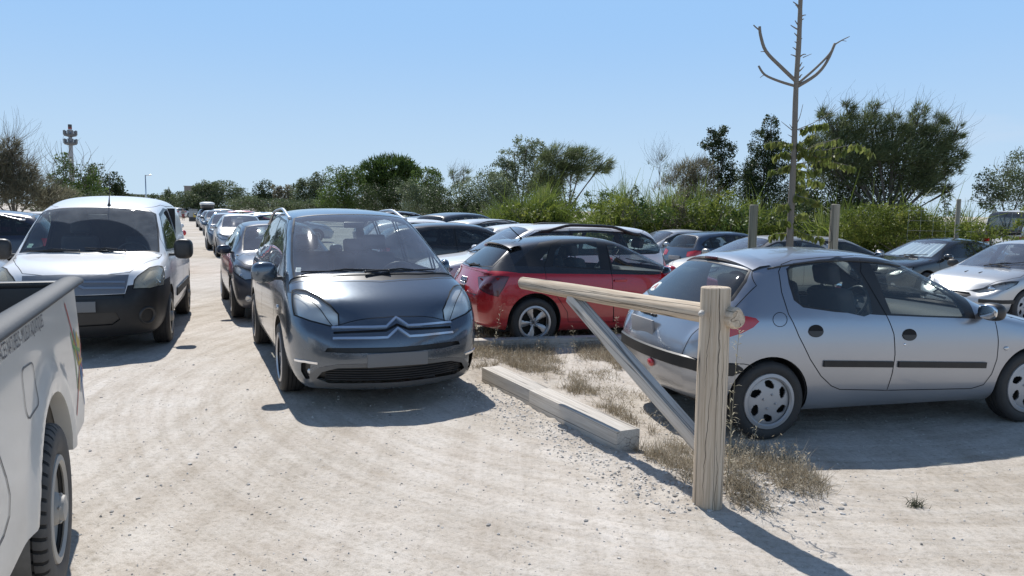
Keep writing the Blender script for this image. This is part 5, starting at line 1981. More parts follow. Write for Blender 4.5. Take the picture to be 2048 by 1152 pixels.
def ground_z(x, y):
    """the field falls away gently beyond the barrier"""
    return -.28 * smooth01((y - 8.5) / 15) * smooth01((x + 1.5) / 6)
def setup(fast=True, exposure=0.0):
    cam = bpy.data.cameras.new('camera'); o = bpy.data.objects.new('camera', cam); COL.objects.link(o)
    cam.sensor_width = 36.0; cam.lens = F_PX / 2048 * 36; cam.clip_end = 6000; cam.clip_start = .05
    o.matrix_world = Matrix.Translation(CAM_POS) @ Matrix.Rotation(PI / 2 - PITCH, 4, 'X') @ Matrix.Rotation(ROLL, 4, 'Z')
    scene.camera = o
    w = bpy.data.worlds.new('World'); scene.world = w; w.use_nodes = True
    nt = w.node_tree; nt.nodes.clear()
    out = nt.nodes.new('ShaderNodeOutputWorld'); bg = nt.nodes.new('ShaderNodeBackground')
    sky = nt.nodes.new('ShaderNodeTexSky'); sky.sky_type = 'NISHITA'; sky.sun_disc = False
    az = math.atan2(-.39, .92)          # sun azimuth measured from +Y towards +X
    el = R(52)
    sky.sun_elevation = el; sky.sun_rotation = az
    sky.air_density = 1.0; sky.dust_density = 0.15; sky.ozone_density = 1.6
    bg.inputs[1].default_value = .108
    tc = nt.nodes.new('ShaderNodeTexCoord'); sp = nt.nodes.new('ShaderNodeSeparateXYZ'); nt.links.new(tc.outputs['Generated'], sp.inputs[0])
    def rng_(lo, hi):
        mr = nt.nodes.new('ShaderNodeMapRange'); nt.links.new(sp.outputs['Z'], mr.inputs['Value'])
        mr.inputs['From Min'].default_value = lo; mr.inputs['From Max'].default_value = hi; mr.interpolation_type = 'SMOOTHSTEP'
        return mr.outputs[0]
    def mixc(f, a, b):
        m = nt.nodes.new('ShaderNodeMix'); m.data_type = 'RGBA'; nt.links.new(f, m.inputs[0])
        for i, v in ((6, a), (7, b)):
            if isinstance(v, tuple): m.inputs[i].default_value = v
            else: nt.links.new(v, m.inputs[i])
        return m
    low = mixc(rng_(-.03, .26), (5.0, 6.45, 7.75, 1), (2.95, 5.05, 8.1, 1))
    # thin cloud low in the sky towards the sea
    mp = nt.nodes.new('ShaderNodeMapping'); mp.inputs['Scale'].default_value = (2.2, 2.2, 11); nt.links.new(tc.outputs['Generated'], mp.inputs[0])
    nz = nt.nodes.new('ShaderNodeTexNoise'); nz.inputs['Scale'].default_value = 1.7; nz.inputs['Detail'].default_value = 7; nz.inputs['Roughness'].default_value = .55
    nt.links.new(mp.outputs[0], nz.inputs['Vector'])
    c1 = nt.nodes.new('ShaderNodeMapRange'); nt.links.new(nz.outputs['Fac'], c1.inputs['Value']); c1.inputs['From Min'].default_value = .50; c1.inputs['From Max'].default_value = .80
    sx = nt.nodes.new('ShaderNodeMapRange'); nt.links.new(sp.outputs['X'], sx.inputs['Value']); sx.inputs['From Min'].default_value = .25; sx.inputs['From Max'].default_value = .60
    f1 = nt.nodes.new('ShaderNodeMath'); f1.operation = 'MULTIPLY'; nt.links.new(c1.outputs[0], f1.inputs[0]); nt.links.new(sx.outputs[0], f1.inputs[1])
    f2 = nt.nodes.new('ShaderNodeMath'); f2.operation = 'MULTIPLY'; nt.links.new(f1.outputs[0], f2.inputs[0]); nt.links.new(rng_(.19, .06), f2.inputs[1])
    f3 = nt.nodes.new('ShaderNodeMath'); f3.operation = 'MULTIPLY'; nt.links.new(f2.outputs[0], f3.inputs[0]); f3.inputs[1].default_value = .8
    low = mixc(f3.outputs[0], low.outputs[2], (5.6, 6.4, 7.6, 1))
    mix = mixc(rng_(.28, .65), low.outputs[2], sky.outputs[0])
    nt.links.new(mix.outputs[2], bg.inputs[0]); nt.links.new(bg.outputs[0], out.inputs[0])
    sl = bpy.data.lights.new('sun', 'SUN'); so = bpy.data.objects.new('sun', sl); COL.objects.link(so)
    sl.energy = 4.7; sl.angle = R(.53); sl.color = (1, .972, .93)
    v = Vector((math.sin(az) * math.cos(el), math.cos(az) * math.cos(el), math.sin(el)))
    so.rotation_euler = v.to_track_quat('Z', 'Y').to_euler(); so.location = v * 50
    scene.view_settings.view_transform = 'Standard'; scene.view_settings.look = 'None'
    scene.view_settings.exposure = exposure
    scene.render.engine = 'CYCLES'
    scene.cycles.max_bounces = 12; scene.cycles.transparent_max_bounces = 24
    scene.cycles.use_denoising = True
    scene.cycles.caustics_reflective = False; scene.cycles.caustics_refractive = False
# ==================================================================== the place
make_mats()
MT['mpv_insert'] = paint('bumper_insert_paint', (.10, .11, .12), .4, .4, .4)
MT['satin_grey'] = plastic('grey_grille_panel', (.20, .215, .24), .30, metal=.35, dust=.15)
rng = np.random.default_rng(7)
rnd = random.Random(11)

# ------------------------------------------------------------------ numpy value noise for the terrain
def vnoise(x, y, seed=0):
    xi, yi = np.floor(x).astype(np.int64), np.floor(y).astype(np.int64)
    xf, yf = x - xi, y - yi
    def h(a, b):
        n = (a * 374761393 + b * 668265263 + seed * 144269) & 0x7fffffff
        n = ((n ^ (n >> 13)) * 1274126177) & 0x7fffffff
        return ((n ^ (n >> 16)) & 0xffff) / 65535.0
    u, v = xf * xf * (3 - 2 * xf), yf * yf * (3 - 2 * yf)
    return (h(xi, yi) * (1 - u) + h(xi + 1, yi) * u) * (1 - v) + (h(xi, yi + 1) * (1 - u) + h(xi + 1, yi + 1) * u) * v

def seg_dist(X, Y, a, b):
    ax, ay = a; bx, by = b
    dx, dy = bx - ax, by - ay
    t = np.clip(((X - ax) * dx + (Y - ay) * dy) / (dx * dx + dy * dy), 0, 1)
    return np.hypot(X - ax - t * dx, Y - ay - t * dy)

KA, KB = (-.31, 7.56), (.76, 5.35)          # foot of the timber kerb, road side
POST = (1.17, 4.40)

def terrain(X, Y):
    sm = lambda t: np.clip(t, 0, 1) ** 2 * (3 - 2 * np.clip(t, 0, 1))
    Z = -.28 * sm((Y - 8.5) / 15) * sm((X + 1.5) / 6)
    near = np.exp(-((X / 14) ** 2 + ((Y - 6) / 14) ** 2))
    Z += near * ((vnoise(X * .7, Y * .7, 1) - .5) * .018 + (vnoise(X * 2.3, Y * 2.3, 2) - .5) * .010 + (vnoise(X * 9, Y * 9, 3) - .5) * .0055)
    Z += near * (vnoise(X * 24, Y * 24, 5) - .5) * .0035
    # loose stones heaped against the kerb and round the post
    d = seg_dist(X, Y, (KA[0] - .1, KA[1] + .1), (1.05, 4.55))
    rough = vnoise(X * 12, Y * 12, 8) * .6 + vnoise(X * 30, Y * 30, 9) * .4
    Z += np.exp(-(d / .30) ** 2) * (.006 + .035 * rough)
    d2 = np.hypot(X - 1.45, (Y - 4.75))
    Z += np.exp(-(d2 / .36) ** 2) * (.02 + .075 * rough)
    # swept tyre arcs on the near ground
    r = np.hypot(X - 2.5, Y - 8.6)
    Z += near * np.sin(r * 46 + 3 * vnoise(X * .8, Y * .8, 12)) * .0016 * (Y < 7.5) * sm((vnoise(X * .6 + 5, Y * .6, 14) - .35) * 3)
    # fine ripples pressed by turning wheels in front of the post
    m = np.exp(-(((X - 1.9) / 1.1) ** 2 + ((Y - 3.6) / .55) ** 2))
    Z += m * np.sin((Y * .97 - X * .16 + .10 * vnoise(X * 1.5, Y * 2, 21)) * 2 * PI / .050) * .0022 * (.4 + vnoise(X * 3, Y * 5, 22))
    return Z

def axis(lo, hi, step, far, growth=1.16):
    a = list(np.arange(lo, hi + 1e-6, step))
    s = step
    while a[-1] < far:
        s *= growth; a.append(a[-1] + s)
    s = step
    pre = []
    v = lo
    while v > -far:
        s *= growth; v -= s; pre.append(v)
    return np.array(pre[::-1] + a)

gx = axis(-4.2, 5.2, .026, 2600)
gy = axis(2.4, 10.0, .026, 2600)
X, Y = np.meshgrid(gx, gy)
Zg = terrain(X, Y)
nx_, ny_ = len(gx), len(gy)
idx = np.arange(nx_ * ny_).reshape(ny_, nx_)
F = np.stack([idx[:-1, :-1], idx[:-1, 1:], idx[1:, 1:], idx[1:, :-1]], axis=-1).reshape(-1, 4)

def gheight(x, y):
    return float(terrain(np.array([x]), np.array([y]))[0])

def ground_mat():
    m, nt, out = new_mat('crushed_limestone')
    b = N(nt, 'ShaderNodeBsdfPrincipled')
    b.inputs['Roughness'].default_value = .95
    b.inputs['Specular IOR Level'].default_value = .15
    tc = N(nt, 'ShaderNodeTexCoord'); v = tc.outputs['Object']
    big = noise(nt, .35, 6, .6, v)
    mid = noise(nt, 2.2, 6, .62, v)
    fine = noise(nt, 26, 5, .7, v)
    grit = noise(nt, 140, 3, .65, v)
    base = ramp(nt, mid.outputs['Fac'], [(.30, (.560, .503, .442)), (.50, (.622, .570, .511)), (.72, (.655, .610, .556))])
    bigc = ramp(nt, big.outputs['Fac'], [(.32, (.80, .78, .74)), (.60, (1, 1, 1))])
    c = mix_col(nt, 1.0, base.outputs[0], bigc.outputs[0], 'MULTIPLY')
    # arcs swept by tyres: noise stretched round a far centre
    sub = N(nt, 'ShaderNodeVectorMath'); sub.operation = 'SUBTRACT'; L(nt, v, sub.inputs[0]); sub.inputs[1].default_value = (2.5, 8.6, 0)
    sp = N(nt, 'ShaderNodeSeparateXYZ'); L(nt, sub.outputs[0], sp.inputs[0])
    r2 = math_n(nt, 'ADD', math_n(nt, 'MULTIPLY', sp.outputs[0], sp.outputs[0]), math_n(nt, 'MULTIPLY', sp.outputs[1], sp.outputs[1]))
    r = math_n(nt, 'SQRT', r2)
    th = math_n(nt, 'ARCTAN2', sp.outputs[1], sp.outputs[0])
    cb = N(nt, 'ShaderNodeCombineXYZ'); L(nt, math_n(nt, 'MULTIPLY', r, 6.5), cb.inputs[0]); L(nt, math_n(nt, 'MULTIPLY', th, 2.2), cb.inputs[1])
    arc = noise(nt, 1.0, 8, .72, cb.outputs[0])
    arcc = ramp(nt, arc.outputs['Fac'], [(.40, (.78, .75, .71)), (.54, (1, 1, 1)), (.66, (1.04, 1.04, 1.04))])
    c = mix_col(nt, .55, c, arcc.outputs[0], 'MULTIPLY')
    # straight wheel tracks down the lane
    rot = N(nt, 'ShaderNodeMapping'); rot.inputs['Rotation'].default_value = (0, 0, R(-24)); rot.inputs['Scale'].default_value = (5.0, .12, 1)
    L(nt, v, rot.inputs[0])
    trk = noise(nt, 1.0, 5, .65, rot.outputs[0])
    trc = ramp(nt, trk.outputs['Fac'], [(.40, (.80, .78, .75)), (.55, (1, 1, 1))])
    c = mix_col(nt, .5, c, trc.outputs[0], 'MULTIPLY')
    fc = ramp(nt, fine.outputs['Fac'], [(.32, (.66, .64, .60)), (.50, (1, 1, 1)), (.75, (1.10, 1.10, 1.10))])
    c = mix_col(nt, .75, c, fc.outputs[0], 'MULTIPLY')
    gc = ramp(nt, grit.outputs['Fac'], [(.36, (.62, .60, .57)), (.50, (1, 1, 1))])
    c = mix_col(nt, .45, c, gc.outputs[0], 'MULTIPLY')
    # bare tan earth beyond the parking
    L(nt, c, b.inputs['Base Color'])
    h = math_n(nt, 'ADD', math_n(nt, 'MULTIPLY', fine.outputs['Fac'], .7), math_n(nt, 'MULTIPLY', grit.outputs['Fac'], .3))
    bp = N(nt, 'ShaderNodeBump'); bp.inputs['Strength'].default_value = .7; bp.inputs['Distance'].default_value = .014
    L(nt, h, bp.inputs['Height'])
    bp2 = N(nt, 'ShaderNodeBump'); bp2.inputs['Strength'].default_value = .35; bp2.inputs['Distance'].default_value = .03
    L(nt, arc.outputs['Fac'], bp2.inputs['Height']); L(nt, bp.outputs[0], bp2.inputs['Normal'])
    L(nt, bp2.outputs[0], b.inputs['Normal'])
    L(nt, b.outputs[0], out.inputs[0])
    return m
MT['ground'] = ground_mat()
g = np_mesh('ground', np.stack([X.ravel(), Y.ravel(), Zg.ravel()], axis=1), F, MT['ground'], smooth=True)
tag(g, 'pale crushed limestone ground of the car park', 'ground', kind='structure')

# ------------------------------------------------------------------ loose stones (one uncountable spread)
def stone_mat():
    m, nt, out = new_mat('limestone_chips')
    b = N(nt, 'ShaderNodeBsdfPrincipled'); b.inputs['Roughness'].default_value = .95; b.inputs['Specular IOR Level'].default_value = .1
    at = N(nt, 'ShaderNodeAttribute'); at.attribute_name = 'tint'
    r = ramp(nt, at.outputs['Fac'], [(0, (.26, .245, .225)), (.08, (.44, .415, .38)), (.5, (.56, .53, .49)), (1, (.64, .61, .57))])
    L(nt, r.outputs[0], b.inputs['Base Color']); L(nt, b.outputs[0], out.inputs[0])
    return m
MT['stone'] = stone_mat()
def stones(name, P, S, label):
    ico = bmesh.new(); bmesh.ops.create_icosphere(ico, subdivisions=1, radius=1)
    base = np.array([v.co[:] for v in ico.verts]); fc = np.array([[v.index for v in f.verts] for f in ico.faces]); ico.free()
    n, k = len(P), len(base)
    a = rng.random((n, 3)) * np.array([.7, .7, .5]) + np.array([.6, .6, .4])
    yaw = rng.random(n) * 2 * PI
    V = base[None] * (1 + .28 * rng.normal(size=(n, k, 1))) * a[:, None] * S[:, None, None]
    c, s = np.cos(yaw)[:, None], np.sin(yaw)[:, None]
    x = V[..., 0] * c - V[..., 1] * s; y = V[..., 0] * s + V[..., 1] * c
    V = np.stack([x, y, V[..., 2]], axis=-1) + P[:, None]
    Fc = (fc[None] + np.arange(n)[:, None, None] * k).reshape(-1, 3)
    o = np_mesh(name, V.reshape(-1, 3), Fc, MT['stone'], attr=np.repeat(rng.random(n) ** 1.0, k))
    return tag(o, label, 'gravel', kind='stuff')
n1 = 9500
t = rng.random(n1)
ys = 2.7 + 9 * t ** 1.4
xs = (rng.random(n1) - .5) * 1.5 * (ys + .5)
n2 = 2600
u = rng.random(n2)
kx = KA[0] + (1.15 - KA[0]) * u + rng.normal(size=n2) * .17 - .14; ky = KA[1] + (4.45 - KA[1]) * u + rng.normal(size=n2) * .15 - .08
n4 = 170
ys4 = 3.0 + 5.5 * rng.random(n4); xs4 = (rng.random(n4) - .5) * 1.2 * ys4
n3 = 900
wx = 1.42 + rng.normal(size=n3) * .26; wy = 4.72 + rng.normal(size=n3) * .25
xs = np.concatenate([xs, kx, wx, xs4]); ys = np.concatenate([ys, ky, wy, ys4])
S = np.concatenate([.0022 + .0062 * rng.random(n1) ** 4, .003 + .009 * rng.random(n2) ** 3, .004 + .016 * rng.random(n3) ** 3, .007 + .009 * rng.random(n4) ** 2])
zs = terrain(xs, ys)
stones('gravel', np.stack([xs, ys, zs + S * .15], axis=1), S, 'scattered pale limestone chips on the ground')

# ------------------------------------------------------------------ timber
def wood(name, c1, c2, dark, scale=(1, 1, 1), rings=None):
    """weathered softwood, the grain along local Z"""
    m, nt, out = new_mat(name)
    b = N(nt, 'ShaderNodeBsdfPrincipled'); b.inputs['Roughness'].default_value = .85; b.inputs['Specular IOR Level'].default_value = .2
    tc = N(nt, 'ShaderNodeTexCoord')
    mp = N(nt, 'ShaderNodeMapping'); mp.inputs['Scale'].default_value = (14, 14, .9); L(nt, tc.outputs['Object'], mp.inputs[0])
    n1 = noise(nt, 1.6, 6, .65, mp.outputs[0], dist=1.2)
    mp2 = N(nt, 'ShaderNodeMapping'); mp2.inputs['Scale'].default_value = (70, 70, 1.6); L(nt, tc.outputs['Object'], mp2.inputs[0])
    n2 = noise(nt, 1.5, 4, .6, mp2.outputs[0])
    mp3 = N(nt, 'ShaderNodeMapping'); mp3.inputs['Scale'].default_value = (9, 9, .16); L(nt, tc.outputs['Object'], mp3.inputs[0])
    n3 = noise(nt, 1.3, 2, .4, mp3.outputs[0], dist=.15)
    r = ramp(nt, n1.outputs['Fac'], [(.30, rgb(c1)), (.65, rgb(c2))])
    g2 = ramp(nt, n2.outputs['Fac'], [(.33, (.66, .63, .58)), (.52, (1, 1, 1))])
    c = mix_col(nt, .65, r.outputs[0], g2.outputs[0], 'MULTIPLY')
    # drying cracks: the narrow iso-line of a stretched noise
    cr = math_n(nt, 'ABSOLUTE', math_n(nt, 'SUBTRACT', n3.outputs['Fac'], .47))
    crm = ramp(nt, cr, [(0.0, (1, 1, 1)), (.014, (0, 0, 0))])
    c = mix_col(nt, crm.outputs[0], c, rgb(dark))
    L(nt, c, b.inputs['Base Color'])
    h = math_n(nt, 'SUBTRACT', math_n(nt, 'MULTIPLY', n2.outputs['Fac'], .4), crm.outputs[0])
    bp = N(nt, 'ShaderNodeBump'); bp.inputs['Strength'].default_value = .6; bp.inputs['Distance'].default_value = .006
    L(nt, h, bp.inputs['Height']); L(nt, bp.outputs[0], b.inputs['Normal'])
    L(nt, b.outputs[0], out.inputs[0])
    return m
MT['crack'] = plastic('wood_crack', (.055, .045, .035), .95, dust=.1)
MT['log'] = wood('weathered_log', (.48, .375, .27), (.65, .55, .43), (.10, .085, .07))
MT['kerbwood'] = wood('weathered_timber', (.52, .47, .41), (.64, .60, .54), (.17, .15, .13))
MT['greenlog'] = wood('treated_stake', (.17, .17, .13), (.25, .24, .19), (.06, .06, .05))
MT['palelog'] = wood('pale_stake', (.30, .27, .21), (.38, .35, .28), (.08, .07, .06))

def log(name, a, b, r0, r1, mat, parent=None, seg=28, wob=.004, seed=0, chamfer=.012, cracks=()):
    """round timber from a to b, built along local Z so the grain follows it"""
    a, b = Vector(a), Vector(b)
    Ln = (b - a).length
    q = (b - a).to_track_quat('Z', 'Y')
    rr = random.Random(seed)
    ph = [rr.uniform(0, 6.28) for _ in range(6)]
    bm = bmesh.new()
    rings = []
    zs = [0, chamfer] + list(np.linspace(.06, Ln - .06, 14)) + [Ln - chamfer, Ln]
    for i, z in enumerate(zs):
        t = z / Ln
        r = lerp(r0, r1, t) - (chamfer if i in (0, len(zs) - 1) else 0)
        rings.append([bm.verts.new(((r + wob * math.sin(2 * th + ph[0] + 3 * t) + wob * .6 * math.sin(5 * th + ph[1] + 9 * t) + wob * .7 * math.sin(11 * t + ph[2])) * math.cos(th),
                                    (r + wob * math.sin(3 * th + ph[3] + 2 * t) + wob * .6 * math.sin(8 * t + ph[4])) * math.sin(th), z)) for th in np.linspace(0, 2 * PI, seg, endpoint=False)])
    for i in range(len(rings) - 1):
        for k in range(seg):
            bm.faces.new((rings[i][k], rings[i][(k + 1) % seg], rings[i + 1][(k + 1) % seg], rings[i + 1][k]))
    bm.faces.new(rings[0][::-1]); bm.faces.new(rings[-1])
    if cracks:                                              # drying cracks, wandering along the grain
        bm.normal_update()
        bv = BVHTree.FromBMesh(bm)
        c = q.inverted() @ Vector((0, -1, 0)); th0 = math.atan2(c.y, c.x)
        for dth, f0, f1, wd in cracks:
            th = th0 + dth; prev = None
            for i in range(25):
                t = i / 24; z = lerp(f0, f1, t) * Ln
                th += rr.uniform(-.05, .05)
                w = wd * math.sin(PI * min(1, max(.02, t))) ** .6
                row = []
                for sgn in (-1, 1):
                    a2 = th + sgn * w / r0
                    h = bv.ray_cast(Vector((math.cos(a2), math.sin(a2), 0)) * .5 + Vector((0, 0, z)), Vector((-math.cos(a2), -math.sin(a2), 0)))
                    row.append(bm.verts.new(h[0] + h[1] * .0009))
                if prev:
                    f = bm.faces.new((prev[0], prev[1], row[1], row[0])); f.material_index = 1
                prev = row
        mat = [mat, MT['crack']]
    o = from_bm(name, bm, mat, parent, angle=40)
    o.matrix_local = Matrix.Translation(a) @ q.to_matrix().to_4x4()
    return o

def beam(name, a, b, w, h, mat, parent=None, bevel=.008, up=(0, 0, 1), seed=0):
    """squared timber from a to b along local Z; w across, h along up"""
    a, b = Vector(a), Vector(b)
    z = (b - a).normalized(); y = Vector(up); y = (y - z * y.dot(z)).normalized(); x = y.cross(z)
    Ln = (b - a).length
    bm = bmesh.new()
    bm_box(bm, (0, 0, Ln / 2), (w, h, Ln), None, bevel, 2)
    bmesh.ops.bisect_plane(bm, geom=bm.verts[:] + bm.edges[:] + bm.faces[:], plane_co=(0, 0, Ln * .5), plane_no=(0, 0, 1))
    o = from_bm(name, bm, mat, parent, angle=35)
    M = Matrix((x, y, z)).transposed().to_4x4(); M.translation = a
    o.matrix_local = M
    return o

def place_local(o, parent):
    o.parent = parent
    o.matrix_parent_inverse = Matrix()

# barrier: post, rail through it, brace
bz = gheight(*POST)
bar = empty('barrier_gate', (POST[0], POST[1], 0)); tag(bar, 'weathered log barrier: upright post, long tapering rail and slanted brace', 'barrier')
Bo = Vector((POST[0], POST[1], 0))
log('post', D(1413, 1020, 4.39) - Bo - Vector((0, 0, .12)), D(1433, 574, 4.39) - Bo, .088, .086, MT['log'], bar, 36, .003, 1, .006, [(.10, .55, .985, .0022), (-.45, .12, .62, .0016), (.55, .30, .80, .0014), (-.75, .6, .95, .0012), (.3, .03, .40, .0013)])
r_tip = D(1046, 565, 6.75); r_post = D(1436, 631, 4.44)
dr = (r_post - r_tip).normalized()
r_end = r_post + dr * .17
log('rail', r_tip - Bo, r_end - Bo, .055, .060, MT['log'], bar, 30, .004, 2, .012, [(.3, .30, .80, .0022), (-.2, .05, .45, .0016), (.05, .55, .97, .0018)])
b_top = r_tip.lerp(r_post, .335) - Vector((0, 0, .045)); b_bot = D(1394, 880, 4.50)
ext = (b_bot - b_top).normalized()
beam('brace', b_top - Bo, b_bot + ext * .06 - Bo, .085, .085, MT['kerbwood'], bar, .006)
bm = bmesh.new(); bp_ = D(1402, 628, 4.28) - Bo
bm_lathe(bm, [(.001, .018), (.010, .016), (.017, .006), (.018, -.05)], 'y', 12)
bmesh.ops.transform(bm, matrix=Matrix.Translation(bp_) @ Vector((-.35, -.94, 0)).to_track_quat('Y', 'Z').to_matrix().to_4x4(), verts=bm.verts)
from_bm('bolt', bm, MT['steel'], bar, angle=40)

# timber kerbs
KH = .155
kd = Vector((KB[0] - KA[0], KB[1] - KA[1], 0)).normalized(); kn = Vector((-kd.y, kd.x, 0))
if kn.x < 0: kn = -kn
mid = Vector((KA[0], KA[1], 0)).lerp(Vector((KB[0], KB[1], 0)), .44)
def kerb(a, b, label, off=0.0, w=.20, h=KH, dz=0):
    a, b = Vector(a) + kn * (w / 2 + off), Vector(b) + kn * (w / 2 + off)
    a.z = b.z = h / 2 + dz - .02
    o = beam('timber_kerb', a, b, w, h + .04, MT['kerbwood'], None, .008)
    return tag(o, label, 'kerb', 'timber kerbs edging the bays')
kerb((KA[0], KA[1], 0), mid - kd * .004, 'pale squared kerb timber running up to the corner of the grey people carrier', .02)
kerb(mid, (KB[0], KB[1], 0), 'pale squared kerb timber whose cut end lies by the foot of the log post', 0, dz=.008)
kn = Vector((-.3, 1, 0)).normalized()
k2a, k2b = G(945, 700), G(1225, 691)
o = beam('timber_kerb', (k2a.x - .05, k2a.y + .09, .045), (k2b.x + .6, k2b.y + .25, .045), .18, .14, MT['kerbwood'], None, .008)
tag(o, 'long low kerb timber just in front of the red car behind dry grass', 'kerb', 'timber kerbs edging the bays')

# ------------------------------------------------------------------ cars: the traced ones
PT = {}
def mkpaint(nm, *a, **k):
    PT[nm] = paint(nm + '_paint', *a, **k)
    return PT[nm]
mkpaint('silver', (.37, .39, .43), .80, .27, .8, dust=.10)
mkpaint('people_carrier_grey', (.105, .132, .165), .70, .21, 1.0, dust=.04)
mkpaint('van_white', (.82, .82, .82), 0, .30, .6, dust=.05)
mkpaint('red', (.50, .006, .016), .05, .25, 1.0, dust=.02)
mkpaint('black', (.007, .007, .008), 0, .22, 1.0, dust=.06)
mkpaint('white', (.70, .71, .72), 0, .32, .7, dust=.10)
mkpaint('navy', (.018, .026, .05), .3, .28, .9, dust=.06)
mkpaint('slate_blue', (.055, .085, .13), .5, .3, .8, dust=.08)
mkpaint('light_silver', (.52, .53, .54), .6, .32, .7, dust=.12)
mkpaint('beige_silver', (.42, .39, .35), .6, .34, .6, dust=.15)
mkpaint('dark_grey', (.035, .038, .042), .5, .28, .9, dust=.07)
mkpaint('steel_blue', (.09, .14, .20), .6, .3, .8, dust=.08)
mkpaint('magenta', (.22, .012, .06), .3, .3, .9, dust=.06)
mkpaint('pale_blue', (.40, .46, .55), .6, .32, .7, dust=.1)

car = build_supermini(PT['silver']); sup = car.root
tag(sup, 'silver five-door hatchback with oval red tail lamp, parked behind the log post', 'car')
mpv = build_mpv(PT['people_carrier_grey']).root
tag(mpv, 'dark grey people carrier facing the camera, two chrome chevrons on its nose', 'car')
van = build_van(PT['van_white']).root
tag(van, 'dusty white panel van with black bumper and tall roof aerial', 'van')
red = build_red(PT['red'], PT['black']).root
tag(red, 'red hatchback with black roof and five-spoke wheels behind the barrier rail', 'car')
wp = D(1066, 470, 13.3)
wag = build_wagon(PT['white'], (wp.x, wp.y, ground_z(wp.x, wp.y)), R(201)).root
tag(wag, 'white estate car with thick black roof rails behind the red hatchback', 'car')

# ------------------------------------------------------------------ cars: the rest of the field
protos = {}
CARS = {}
def proto(kind, variant='', S0=None, dP=None):
    k = kind + variant
    if k not in protos:
        c = build_generic(kind, PT['silver'], (0, -900, 0), 0, 'parked_car', S0, 2, dP)
        protos[k] = (c.root, c.P, c.xf, c.xr); CARS[k] = c
    return protos[k]
used = set()
GRP = 'cars parked in the field'
def park(kind, paintn, loc, rz, label, variant='', S0=None, dP=None, group=GRP, z=None):
    r0, P, xf, xr = proto(kind, variant, S0, dP)
    key = kind + variant
    if key in used:
        o = copy_tree(r0)
        for ch in o.children_recursive:                         # a copy starts from the prototype's own paint
            if ch.type == 'MESH':
                for sl in ch.material_slots:
                    if sl.link == 'OBJECT' and sl.material and sl.material.name.endswith('_paint'):
                        sl.link = 'DATA'
    else:
        o = r0; used.add(key)
    o.location = (loc[0], loc[1], ground_z(loc[0], loc[1]) if z is None else z)
    o.rotation_euler = (0, 0, rz)
    recolor(o, PT['silver'], PT[paintn])
    tag(o, label, 'car', group)
    return o
def at(px, y, lx=0, ly=0, rz=0.0, py=470):
    """ground position so that the car-local point (lx, ly) shows in photo column px at distance y"""
    q = D(px, py, y)
    c, s = math.cos(rz), math.sin(rz)
    return (q.x - (lx * c - ly * s), q.y - (lx * s + ly * c))
AI = R(-66)           # nose-on to the camera down the lane
# right-hand file along the lane
rz = R(-66.2)
p0 = pt_on_wheel((-4.28, 11.90), rz, 1.255, -.745, 1.0)
park('small', 'navy', p0, rz, 'dark navy small car with a round front fog lamp right behind the grey people carrier', '_n')
rz = R(-67)
p0 = pt_on_wheel((-10.0, 26.2), rz, 1.30, -.775, 1.0)
park('hatch', 'light_silver', p0, rz, 'silver hatchback with beige-tinted headlamp, second behind the people carrier in the lane file')
for pxy, pn, kind, lab in (((419, 499), 'steel_blue', 'hatch', 'steel blue hatchback with dark mirror just behind the silver one in the lane file'),
                           ((411, 471), 'dark_grey', 'small', 'dark grey small car fourth from the people carrier in the lane file'),
                           ((402, 461), 'silver', 'fast', 'silver low car next to last before the one with the roof box')):
    q = G(*pxy)
    P = GT[kind]
    p0 = pt_on_wheel((q.x, q.y), rz, P['wb'] / 2, -(P['hw'] - .11), 1.0)
    park(kind, pn, p0, rz, lab)
q = G(395.5, 454); P = GT['estate']
p0 = pt_on_wheel((q.x, q.y), rz, P['wb'] / 2, -(P['hw'] - .11), 1.0)
boxcar = park('estate', 'slate_blue', p0, rz, 'dark blue estate with a roof box at the far end of the lane file')
# roof box: rests on the car, a thing of its own
bm = bmesh.new(); bm_ball(bm, (0, 0, .22), (.95, .52, .24), u=24, v=12, power=.5)
rb = from_bm('roof_box', bm, plastic('dark_roof_box', (.03, .03, .032), .35), None)
bm = bmesh.new(); bm_ball(bm, (0, 0, .40), (1.0, .58, .17), u=24, v=12, power=.7)
lid = from_bm('lid', bm, plastic('white_lid', (.75, .75, .74), .35), rb)
rb.location = (p0[0], p0[1], ground_z(p0[0], p0[1]) + 1.47); rb.rotation_euler = (0, 0, rz)
tag(rb, 'dark roof box with a white lid on the farthest estate in the lane', 'roof box')
# left-hand file behind the van
rz = R(-69)
park('small', 'red', at(367, 19.5, .77, .93, rz), rz, 'red small car behind the white van, only its wing mirror shows')
park('hatch', 'white', at(364, 27, .74, .96, rz), rz, 'white hatchback behind the red one in the van file, mirror showing')
# cars left of the van
rz = R(204)
park('suv', 'navy', at(98, 14.2, -2.0, .6, rz, 480), rz, 'navy sport utility car with pale roof rails left of the white van', '_r', dict(rails=(.05, -1.6, .63, 0, .06, 'satin'), rear_glass='tint'))
rz = R(22)
park('small', 'light_silver', at(30, 12.3, 2.05, 0, rz, 520), rz, 'silver small car poking its headlamp in beside the white van')
park('small', 'magenta', at(25, 24, 0, 0, rz), rz, 'magenta car with roof aerial beyond the navy one', '_a')
park('hatch', 'white', at(92, 27, -.5, 0, R(200)), R(200), 'white car roof just beside the white van, beyond the magenta car')
